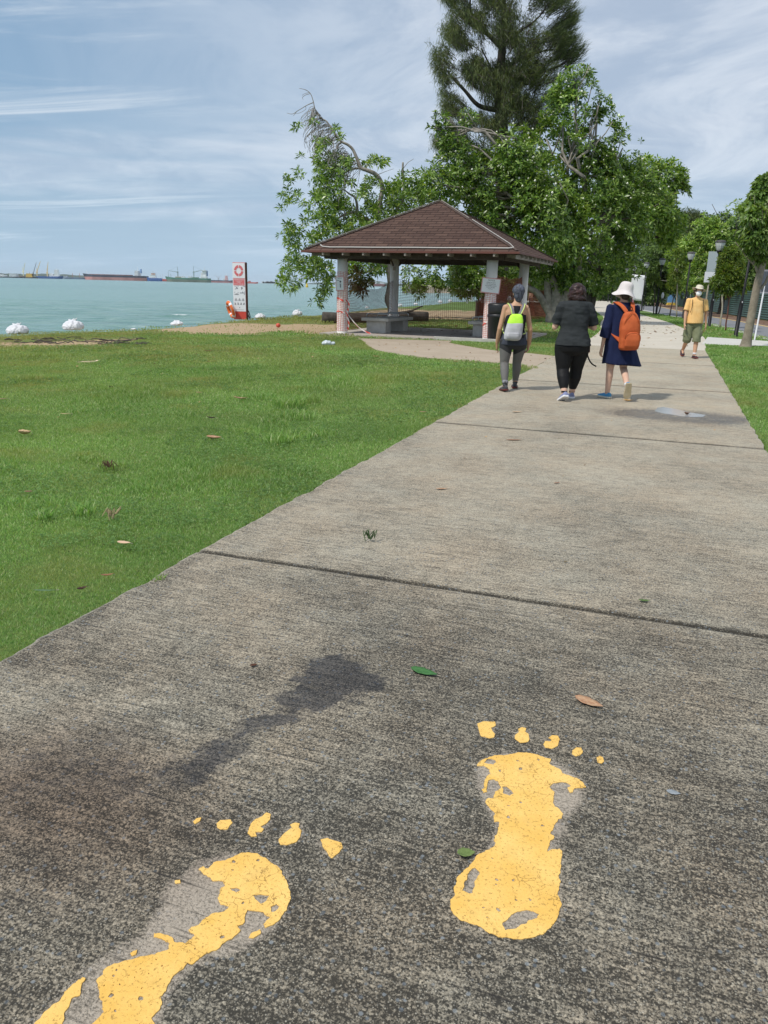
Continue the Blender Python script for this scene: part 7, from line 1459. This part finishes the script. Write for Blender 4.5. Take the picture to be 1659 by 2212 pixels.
# dress: one closed surface flaring to the right, folded hem, wide sleeves
N = 40; Rg = [(0, .01, 1.405, .095, .078), (0, .005, 1.385, .135, .088), (0, 0, 1.35, .178, .10), (0, 0, 1.27, .19, .115), (0, 0, 1.16, .19, .125), (.0, 0, 1.02, .19, .135), (.005, 0, .90, .205, .155), (.02, 0, .78, .225, .17), (.035, .0, .66, .245, .185), (.05, -.005, .565, .262, .195)]
mb = MB(); V = []
for i, (x, y, z, rx, ry) in enumerate(Rg):
    q = max(0, (i-4)/5)
    for j in range(N): a = 2*math.pi*j/N; f = 1+.05*q*math.sin(5*a+.8)+.03*q*math.sin(9*a); V.append((x+rx*f*math.cos(a)+.045*q*q*max(0, math.cos(a))**3, y+ry*f*math.sin(a), z-(.045*max(0, math.cos(a-.3))-.015)*q**3+.012*q*q*math.sin(4*a)))
mb.add(V, [[i*N+j, (i+1)*N+j, (i+1)*N+(j+1) % N, i*N+(j+1) % N] for i in range(len(Rg)-1) for j in range(N)]+[list(range(N)), [(len(Rg)-1)*N+j for j in range(N)][::-1]])
for s in ('L', 'R'): a, e, w_ = VV(J[s+'sh']), VV(J[s+'el']), VV(J[s+'wr']); mb.tube([a-(e-a)*.1, a, a.lerp(e, .5), e, e.lerp(w_, .5)], [.045, .070, .072, .074, .078], 16)
fused('dress', mb, mNv, p3, None, .009, 3, .010, 6, zs=.7)
mOr = cloth('pack_orange', (.46, .095, .03), .75, (.58, .135, .045), 7); mOrD = cloth('pack_seam', (.36, .07, .02), .8)
bp_ = empty('backpack', base, 0, 'rust orange day backpack with front pocket worn over the navy dress', 'backpack')
pack(bp_, 'body', [(.075, -.21, .80, .115, .055), (.072, -.225, .82, .137, .085), (.070, -.235, .92, .145, .10), (.062, -.23, 1.06, .142, .098), (.055, -.22, 1.18, .128, .085), (.050, -.205, 1.26, .098, .068), (.048, -.195, 1.30, .06, .045)], mOr, .010, e=3.)
pack(bp_, 'pocket', [(.082, -.31, .825, .085, .02), (.082, -.33, .85, .108, .036), (.082, -.335, .93, .11, .04), (.078, -.33, 1.00, .10, .033), (.076, -.32, 1.03, .07, .018)], mOr, .006)
ribbonp('zip', smooth3([VV(p) for p in ((-.03, -.345, .94), (-.02, -.362, 1.0), (.02, -.362, 1.035), (.08, -.36, 1.045), (.14, -.362, 1.03), (.18, -.355, .98), (.19, -.34, .92))], 4), .012, mOrD, bp_, .004, (0, -1, 0)); ribbonp('zip', smooth3([VV(p) for p in ((-.045, -.29, 1.10), (-.025, -.305, 1.19), (.02, -.29, 1.26), (.055, -.27, 1.285), (.10, -.29, 1.26), (.14, -.305, 1.19), (.165, -.29, 1.10))], 4), .012, mOrD, bp_, .004, (0, -1, .2))
torus(MB(), .024, .006, (.05, -.20, 1.325), Matrix.Rotation(math.pi/2, 3, 'X'), 20, 6).build('handle', mBk, bp_, smooth=True)
for s in (-1, 1):
    P = [(s*.045+.045, -.185, 1.29), (s*.075+.02, -.135, 1.35), (s*.108, -.07, 1.392), (s*.12, .02, 1.40), (s*.125, .10, 1.34), (s*.13, .135, 1.18), (s*.15, .12, 1.06), (s*.15, .03, 1.04), (s*.14+.01, -.08, .99), (s*.10+.06, -.18, .90)]
    ribbonp('strap', smooth3([VV(p) for p in P], 4), .055, mOr, bp_, .012, (0, -.7, .7) if True else None)
mSb = cloth('shoe_blue', (.05, .22, .42), .7, (.09, .30, .50), 14); mSt_ = mat('sole_tan', (.42, .34, .20), .8, (.50, .42, .28), 20); mSole3 = mat('sole_cream', (.62, .58, .46), .7)
shoe('shoe', J['Lank'], J['Ltoe'], mSb, mSole3, p3, .047, .255); shoe('shoe', J['Rank'], (.04, .22, -.97), mSb, mSt_, p3, .047, .255, up=(0, .95, .25))
a = VV(J['Rank']); MB().tube([a+Vector((0, -.005, .0)), a+Vector((0, .012, .04))], .040, 12).build('sock', mSol, p3, smooth=True)
warp([p3, bp_], [-.5, 0, .30, .48, .565, .80, .86, 1.07, 1.30, 1.35, 1.42, 1.70, 2], [-.5, 0, .29, .44, .50, .73, .80, 1.03, 1.265, 1.33, 1.40, 1.68, 1.98])
# ---------- walker in yellow coming the other way
gm = G(1502, 775); base = Vector((gm.x-.10, gm.y+.12, .012))
J = dict(Lhip=(-.09, 0, .84), Rhip=(.09, 0, .84), Lknee=(-.085, .10, .47), Rknee=(.11, .0, .46), Lank=(-.07, .15, .09), Rank=(.125, -.26, .18), Ltoe=(-.1, 1, 0.05), Rtoe=(.1, .9, -.45),
         Lsh=(-.18, .0, 1.35), Rsh=(.18, .0, 1.35), Lel=(-.255, -.03, 1.09), Rel=(.235, .04, 1.08), Lwr=(-.275, .0, .85), Rwr=(.245, .12, .86), Lcurl=.9, Rcurl=.8)
mb = MB(); torso(mb, [(0, 0, .78, .13, .09), (0, -.005, .86, .17, .115), (0, .01, .95, .165, .12), (0, .01, 1.06, .155, .11), (0, .005, 1.18, .165, .105), (0, 0, 1.28, .175, .10), (0, 0, 1.36, .155, .075), (0, .005, 1.40, .078, .062), (0, .01, 1.43, .055, .055)])
mb.cap((0, .01, 1.38), (.0, .03, 1.49), .054, .052, 12); hc = (-.005, .045, 1.55); HR = head(mb, hc, -.15); legs(mb, J, (.088, .056, .037)); arms(mb, J, (.044, .037, .026))
for s in (-1, 1): mb.cap((0, 0, 1.365), (s*.16, 0, 1.35), .048, .047, 12)
p4 = fused('person', mb, mSk, None, base, .0085, 3, rz=math.radians(172)); tag(p4, 'walker in yellow t-shirt, olive shorts, white mask and beige sun hat coming this way', 'person'); face(p4, hc, HR, mouth=False)
mMk = mat('mask_white', (.88, .89, .92), .7); R_ = HR; mb = MB(); mb.ell(VV(hc)+R_ @ VV((0, .065, -.040)), (.066, .060, .068), 16, 11, R_); fused('face_mask', mb, mMk, p4, None, .008, 1)
for s in (-1, 1): ribbonp('mask_loop', [VV(hc)+R_ @ VV((s*.055, .07, -.03)), VV(hc)+R_ @ VV((s*.074, .03, -.01)), VV(hc)+R_ @ VV((s*.082, -.0, .0))], .005, mMk, p4, .002, (s, 0, 0))
c = VV(hc); mb = MB(); mb.ell(c+VV((0, -.015, .02)), (.083, .096, .09), 18, 12); mb.ell(c+VV((0, -.04, -.03)), (.07, .055, .06), 14, 9); fused('hair', mb, mat('black_hair', (.015, .013, .012), .5), p4, None, .01, 1, .005, 26)
mHb = cloth('hat_beige', (.50, .46, .37), .9); hat('hat', VV(hc)+VV((0, -.005, .068)), .0, -.22, .098, .095, mHb, p4, .075, .018, .15, .10)
mYl = cloth('yellow_cotton', (.78, .46, .17), .9, (.84, .55, .24), 5); mb = MB(); mb.rings([(0, .01, .865, .198, .155), (0, .01, .93, .193, .150), (0, .012, 1.03, .182, .142), (0, .01, 1.14, .185, .135), (0, .005, 1.24, .192, .125), (0, 0, 1.32, .195, .11), (0, 0, 1.38, .16, .085), (0, .008, 1.415, .082, .07)], 26, 2.3)
for s in ('L', 'R'): a, e = VV(J[s+'sh']), VV(J[s+'el']); mb.tube([a-(e-a)*.12, a, a.lerp(e, .5), a.lerp(e, .82)], [.045, .068, .072, .078], 14)
fused('tshirt', mb, mYl, p4, None, .009, 3, .012, 6)
mOl = cloth('olive_cotton', (.15, .165, .095), .9, (.20, .215, .13), 8); mb = MB()
for s in ('L', 'R'): h, k, a = [VV(J[s+q]) for q in ('hip', 'knee', 'ank')]; mb.tube([h+Vector((0, 0, .04)), h.lerp(k, .3), h.lerp(k, .7), k+Vector((0, 0, .02)), k.lerp(a, .12)], [.105, .108, .102, .098, .098], 18); mb.box(h.lerp(k, .55)+Vector(((-1 if s == 'L' else 1)*.095, 0, 0)), (.03, .14, .15))
mb.rings([(0, 0, .77, .165, .115), (0, 0, .86, .185, .13), (0, .005, .94, .172, .125)], 22, 2.4); fused('shorts', mb, mOl, p4, None, .009, 3, .012, 9)
mSh4 = cloth('shoe_plum', (.035, .022, .028), .7)
for s in ('L', 'R'):
    shoe('shoe', J[s+'ank'], J[s+'toe'], mSh4, mRub, p4, .048, .27, up=(0, .4, .9) if s == 'R' else None); a = VV(J[s+'ank']); MB().tube([a+Vector((0, -.003, .01)), a+Vector((0, 0, .055))], .043, 12).build('sock', mSol, p4, smooth=True)
warp([p4], [-.5, 0, .10, .47, .865, 1.09, 1.35, 2], [-.5, 0, .10, .43, .83, 1.08, 1.37, 2.01])
for s in (-1, 1): ribbonp('bag_strap', smooth3([VV(p) for p in ((s*.115, -.06, 1.39), (s*.12, .03, 1.405), (s*.125, .11, 1.34), (s*.13, .145, 1.2), (s*.155, .145, 1.08))], 4), .012, mBk, p4, .004, (0, .7, .7))
# ---------- small far figures on the path
def farperson(px, py, label, top, bot, headc, facing=0., hatc=None, ht=1.0):
    g_ = G(px, py); J = dict(Lhip=(-.09, 0, .84), Rhip=(.09, 0, .84), Lknee=(-.09, .09, .46), Rknee=(.09, .02, .46), Lank=(-.09, .16, .09), Rank=(.09, -.22, .12), Ltoe=(0, 1, 0), Rtoe=(0, .9, -.3), Lsh=(-.18, 0, 1.35), Rsh=(.18, 0, 1.35), Lel=(-.24, -.02, 1.08), Rel=(.24, .05, 1.08), Lwr=(-.24, .08, .86), Rwr=(.24, .16, .88))
    mb = MB(); torso(mb, [(0, 0, .78, .13, .09), (0, 0, .86, .17, .115), (0, 0, 1.06, .15, .10), (0, 0, 1.28, .175, .10), (0, 0, 1.38, .12, .07), (0, .01, 1.43, .055, .055)]); mb.cap((0, .01, 1.38), (0, .03, 1.49), .054, .052); R_ = head(mb, (0, .04, 1.55)); legs(mb, J); arms(mb, J)
    o = fused('person', mb, mSk, None, (g_.x, g_.y, .01), .014, 2, rz=facing); tag(o, label, 'person'); face(o, (0, .04, 1.55), R_)
    mb = MB(); mb.rings([(0, 0, .82, .20, .15), (0, 0, 1.05, .185, .14), (0, 0, 1.3, .19, .115), (0, 0, 1.40, .12, .08)], 18, 2.3)
    for s in ('L', 'R'): a, e = VV(J[s+'sh']), VV(J[s+'el']); mb.tube([a-(e-a)*.1, a, a.lerp(e, .8)], [.045, .068, .07], 12)
    fused('tshirt', mb, mat('far_shirt', top, .9), o, None, .014, 2, .008, 6); leggings(J, (.10, .07, .06), .93, o, mat('far_trousers', bot, .9), .2, (.18, .125), .006, 'trousers')
    mb = MB(); mb.ell((0, .03, 1.58), (.088, .10, .10), 14, 10); fused('hair', mb, mat('far_hair', headc, .7), o, None, .014, 1)
    if hatc: hat('hat', (0, .04, 1.60), 0, 0, .10, .10, mat('far_hat', hatc, .9), o, .07)
    for s in ('L', 'R'): shoe('shoe', J[s+'ank'], J[s+'toe'], mSh4, mRub, o)
    return o
farperson(1294, 646.5, 'far off person in an orange top, leftmost on the distant path', (.75, .25, .03), (.05, .05, .06), (.03, .03, .03), .1)
farperson(1309, 649.5, 'far off person in white just left of the white hat', (.72, .70, .70), (.62, .58, .55), (.05, .04, .04), 0)
farperson(1317, 649, 'far off person in a salmon top beside the one in white', (.60, .25, .20), (.10, .10, .12), (.05, .04, .04), 0)
farperson(1350, 657, 'person in a pale grey t-shirt half hidden behind the navy dress walker', (.58, .60, .64), (.30, .30, .32), (.06, .05, .05), .2)
farperson(1357, 653, 'far person with a lime cap behind the pale grey t-shirt', (.25, .35, .20), (.08, .08, .10), (.04, .03, .03), 0, (.50, .70, .12))
farperson(1365, 658, 'person with white hat and pink shorts walking beside the lamp posts', (.66, .62, .62), (.50, .20, .24), (.04, .03, .03), 3.0, (.72, .70, .68))
# ================================================================== FALLEN LEAVES AND SMALL THINGS
def leaf(px, py, lp, wp, ang, c1, c2, label, z=.02, curl=.25, stem=True, cat='leaf', name='fallen_leaf', grp=None):
    """lp, wp: size in picture pixels at that spot; ang: heading on the ground in degrees"""
    p = G(px, py, z); m_ = (p-Vector((0, 0, CZ))).length/F; L_ = lp*m_; W_ = wp*m_; N = 10; V = []; Fc = []
    for i in range(N+1):
        u = i/N; w_ = W_/2*math.sin(math.pi*min(1, u*1.02)**.8)**.75*(1+.08*math.sin(i*2.1))
        for s in (-1, -.5, 0, .5, 1): V.append(((u-.5)*L_, s*w_, curl*L_*((u-.5)**2)+abs(s)*curl*w_*.9+.004*math.sin(i*1.7+s)*L_*4*.1))
    for i in range(N):
        for j in range(4): q = i*5+j; Fc.append([q, q+5, q+6, q+1])
    o = mesh_np(name, V, Fc, mat('leaf_surface', c1, .6, c2, 60, 5, spec=.3), None, (p.x, p.y, z), True, rz=math.radians(ang)); s_ = o.modifiers.new('s', 'SOLIDIFY'); s_.thickness = .0012
    if stem: MB().tube([(L_*.49, 0, .02*L_), (L_*.62, L_*.03, .01*L_)], .0011+L_*.006, 5).build('stem', mBarkP, o)
    tag(o, label, cat, grp); return o
BRN, BRN2 = (.33, .16, .085), (.20, .10, .055); GRN_, GRN2 = (.035, .12, .03), (.06, .17, .05); TANl = (.46, .30, .18)
leaf(916, 1452, 62, 26, -28, GRN_, GRN2, 'long green leaf lying on the path above the right footprint', .018)
leaf(1272, 1518, 62, 28, -40, BRN, TANl, 'reddish brown leaf on the path right of the footprint toes', .018, .3)
leaf(1007, 1844, 36, 24, 5, (.10, .15, .04), (.16, .22, .07), 'small crumpled green leaf touching the right footprint', .02, .4, False)
leaf(548, 1437, 16, 10, 30, (.10, .04, .02), (.05, .02, .01), 'tiny dark brown leaf on the path left of the wet streak', .018, .4, False)
leaf(954, 1056, 26, 9, 10, BRN, TANl, 'thin pale brown leaf in the middle of the second slab', .018)
leaf(1203, 1043, 16, 5, 25, BRN2, BRN, 'short brown leaf right of the middle of the second slab', .018, .2, False)
leaf(1392, 1298, 24, 10, 0, (.07, .12, .03), (.10, .16, .05), 'small green leaf just above the nearest joint, at the right', .018, .4, False)
leaf(1110, 950, 34, 8, 4, BRN2, BRN, 'long brown leaf on the slab below the second joint', .018, .1)
leaf(1117, 890, 22, 8, 0, TANl, (.60, .45, .30), 'pale leaf scrap on the path below the grey haired walker', .018, .3, False)
leaf(1357, 865, 22, 8, 5, (.70, .34, .05), (.75, .42, .10), 'orange yellow leaf beside the lifted blue shoe', .018, .3)
leaf(1484, 895, 13, 8, 20, BRN2, (.14, .07, .04), 'curled brown leaf standing in the puddle', .02, 1.1, False)
leaf(1455, 1711, 26, 14, -20, (.20, .23, .25), (.30, .32, .34), 'flat grey-blue leaf flake on the path right of the right footprint', .016, .05, False)
leaf(1222, 1213, 8, 5, 0, (.12, .09, .04), (.2, .15, .07), 'speck of dry leaf right of centre above the nearest joint', .018, .3, False)
for a in ((54, 938, 24, 17, 20, (.45, .30, .16), (.60, .44, .26), 'pale curled dry leaf in the lawn at the left edge', 1.0), (462, 947, 34, 20, -8, BRN, TANl, 'large brown leaf in the middle of the lawn', .5), (268, 1173, 30, 14, -10, (.60, .38, .24), (.66, .46, .32), 'pinkish tan leaf low in the lawn near the path', .35), (178, 1272, 22, 10, 50, (.04, .02, .02), (.08, .04, .02), 'blackened leaf low in the lawn, nearest the camera', .7), (232, 1243, 24, 8, 25, BRN2, BRN, 'dark brown twiggy leaf below the tan leaf in the lawn', .6), (97, 1275, 44, 7, 3, (.06, .12, .05), (.12, .20, .09), 'narrow grey-green frond lying low in the lawn', .1), (457, 903, 20, 7, 0, (.03, .02, .015), (.05, .03, .02), 'blackish leaf just above the large brown leaf', .6), (142, 894, 22, 5, 0, TANl, (.5, .4, .2), 'thin tan leaf in the left part of the lawn', .2), (520, 861, 32, 9, -8, BRN2, TANl, 'broken brown leaf pair left of the grass tufts', .5), (430, 848, 14, 5, 0, BRN, TANl, 'small brown leaf left of the broken pair', .4), (450, 758, 18, 5, 10, (.16, .08, .04), BRN, 'brown leaf in the lawn under the life buoy pillar', .4), (240, 836, 10, 4, 0, (.03, .02, .015), (.05, .03, .02), 'dark speck of leaf in the left middle of the lawn', .6), (914, 890, 16, 6, 0, BRN, TANl, 'small brown leaf in the grass beside the second joint', .3), (813, 770, 16, 5, 0, (.5, .25, .10), BRN, 'rusty leaf on the lawn in front of the pavilion', .4), (985, 781, 12, 5, 0, TANl, BRN, 'small pale leaf on the lawn beside the side path', .4), (62, 1062, 16, 7, 20, (.30, .16, .12), BRN2, 'reddish leaf at the left edge low in the lawn', .4), (1080, 712-30+2, 10, 4, 0, TANl, BRN, 'pale leaf on the grass strip right of the bin', .3), (3, 862, 24, 6, 10, (.35, .25, .2), BRN, 'brown leaf cut by the left edge of the picture', .3)):
    leaf(*a[:8], z=.025, curl=a[8])
# curled strip of pale bark
p = G(193, 783, .03); mb = MB(); P = smooth3([Vector(q) for q in ((-.22, 0, 0), (-.1, -.03, .01), (.05, -.05, .015), (.14, -.03, .03), (.13, .05, .04), (.02, .05, .02), (-.15, .02, .01))], 4)
o = ribbonp('bark_strip', P, .035, mat('bark_strip_pale', (.60, .45, .28), .7, (.70, .56, .38), 9), None, .006, (0, 0, 1)); o.location = p; tag(o, 'pale looped strip of dry palm bark on the lawn', 'bark strip')
# dry root tangles
def tangle(px, py, wp, n_, c, label):
    p = G(px, py, .0); m_ = p.y/F; R_ = wp*m_/2; mb = MB()
    for i in range(n_):
        a = RS.uniform(0, 6.28); r_ = R_*RS.uniform(.2, 1); q0 = Vector((math.cos(a)*r_*.3, math.sin(a)*r_*.3, .03)); q2 = Vector((math.cos(a+.6)*r_, math.sin(a+.6)*r_*.9, RS.uniform(.015, .05))); mb.tube(smooth3([q0, (q0+q2)/2+Vector((RS.normal(0, .02), RS.normal(0, .02), .05)), q2], 3), .0028, 4)
    o = mb.build('dry_twigs', mat('dry_twig', c, .9, tuple(x*.5 for x in c), 30), None, p); tag(o, label, 'twigs'); return o
tangle(240, 1124, 50, 12, (.45, .36, .20), 'tangle of straw coloured dry twigs low in the lawn'); tangle(238, 1016, 44, 10, (.16, .08, .05), 'dark reddish twigs around a tuft in the lawn'); tangle(800, 1174, 30, 9, (.08, .14, .05), 'sprig of green needles on the second slab')
# crumpled plastic bag on the lawn
p = G(707, 746); mPl = mat('clear_plastic', (.45, .50, .53), .25, (.62, .66, .70), 14); mb = MB(); mb.ell((0, 0, .06), (.13, .10, .07)); mb.ell((.12, .02, .045), (.09, .07, .05)); mb.ell((-.10, .01, .05), (.06, .06, .05)); o = fused('plastic_bag', mb, mPl, None, p, .012, 1, .025, 16); tag(o, 'crumpled clear plastic bag on the lawn in front of the left column', 'plastic bag')
# leaf litter too small and many to count
def litter(name, regs, label, mats_, sc=1.):
    V = []; 
    for (x0, x1, y0, y1, n_, sz, test) in regs:
        x = RS.uniform(x0, x1, n_); y = RS.uniform(y0, y1, n_)
        if test is not None: k = test(x, y); x, y = x[k], y[k]
        n_ = len(x); a = RS.uniform(0, 6.28, n_); s = sz*RS.uniform(.4, 1.3, n_); w_ = s*RS.uniform(.25, .6, n_); z = RS.uniform(.016, .03, n_)
        dx, dy = np.cos(a), np.sin(a); q = lambda u_, v_, h_: np.stack([x+dx*u_*s-dy*v_*w_, y+dy*u_*s+dx*v_*w_, z+h_*s], 1)
        V.append(np.stack([q(-.5, 0, .05), q(0, .5, .12), q(.5, 0, .25*1), q(0, -.5, .0)], 1).reshape(-1, 3))
    P = np.concatenate(V); o = mesh_np(name, P, np.arange(len(P)).reshape(-1, 4), mats_); tag(o, label, 'leaf litter', kind='stuff'); return o
mLit = leafmat('litter_leaf', [(.06, .03, .015), (.14, .07, .03), (.30, .17, .08), (.45, .30, .16), (.10, .12, .03)], .7, .1, .2)
onP = lambda P: (lambda x, y: inpoly(x, y, [(p[0], p[1]) for p in P]))
def onpath(x, y): s = (x-PO.x)*PU.x+(y-PO.y)*PU.y; t_ = (x-PO.x)*PN.x+(y-PO.y)*PN.y; return (t_ > .02) & (t_ < PW-.02) & (s < 21.4) & (s > 2)
litter('leaf_litter', [(0, 9, 5, 23, 260, .035, onpath), (-1, 4.5, 16, 24, 120, .08, onP(SIDE)), (4, 22, 22, 60, 420, .12, onP(PATH2)), (12, 34, 30, 90, 1200, .12, lambda x, y: (x > np.interp(y, [p.y for p in FE], [p.x for p in FE])) & (x < fp(y))), (-2, 8, 27, 44, 900, .12, None), (6, 14, 30, 46, 500, .12, None), (-9, 4, 14, 27, 420, .06, lambda x, y: (x > shore(y)+.3) & ~path_mask(x, y)), (-5, 1, 6, 14, 60, .03, lambda x, y: ~path_mask(x, y)), (-1.2, 3.5, 23.6, 27, 70, .10, None)], 'scattered small dead leaves on lawn, paths and soil strip', mLit)
mb = MB()
for i in range(55):
    p = G(RS.uniform(0, 300), RS.uniform(731, 744)); L_ = RS.uniform(.12, .5); a = RS.normal(0, .5); q = [p+Vector((math.cos(a)*L_*f, math.sin(a)*L_*f+RS.normal(0, .02), RS.uniform(.0, .05))) for f in (0, .3, .65, 1)]; mb.tube(smooth3(q, 2), RS.uniform(.006, .014), 4)
o = mb.build('dead_roots', mBarkD); tag(o, 'exposed dark roots along the sandy strip in the lawn at left', 'roots', kind='stuff')
# ================================================================== AIR
mHz = bpy.data.materials.new('haze_air'); mHz.use_nodes = True; n = mHz.node_tree; n.nodes.clear(); o_ = n.nodes.new('ShaderNodeOutputMaterial'); pv_ = n.nodes.new('ShaderNodeVolumePrincipled')
pv_.inputs['Color'].default_value = (.92, .97, 1., 1); pv_.inputs['Density'].default_value = .000035; pv_.inputs['Anisotropy'].default_value = .2; n.links.new(pv_.outputs[0], o_.inputs['Volume'])
hz_ = MB().box((0, 7000, 48), (30000, 16000, 104)).build('haze', mHz); hz_['kind'] = 'stuff'; hz_['label'] = 'thin sea haze softening the far ships and hills'
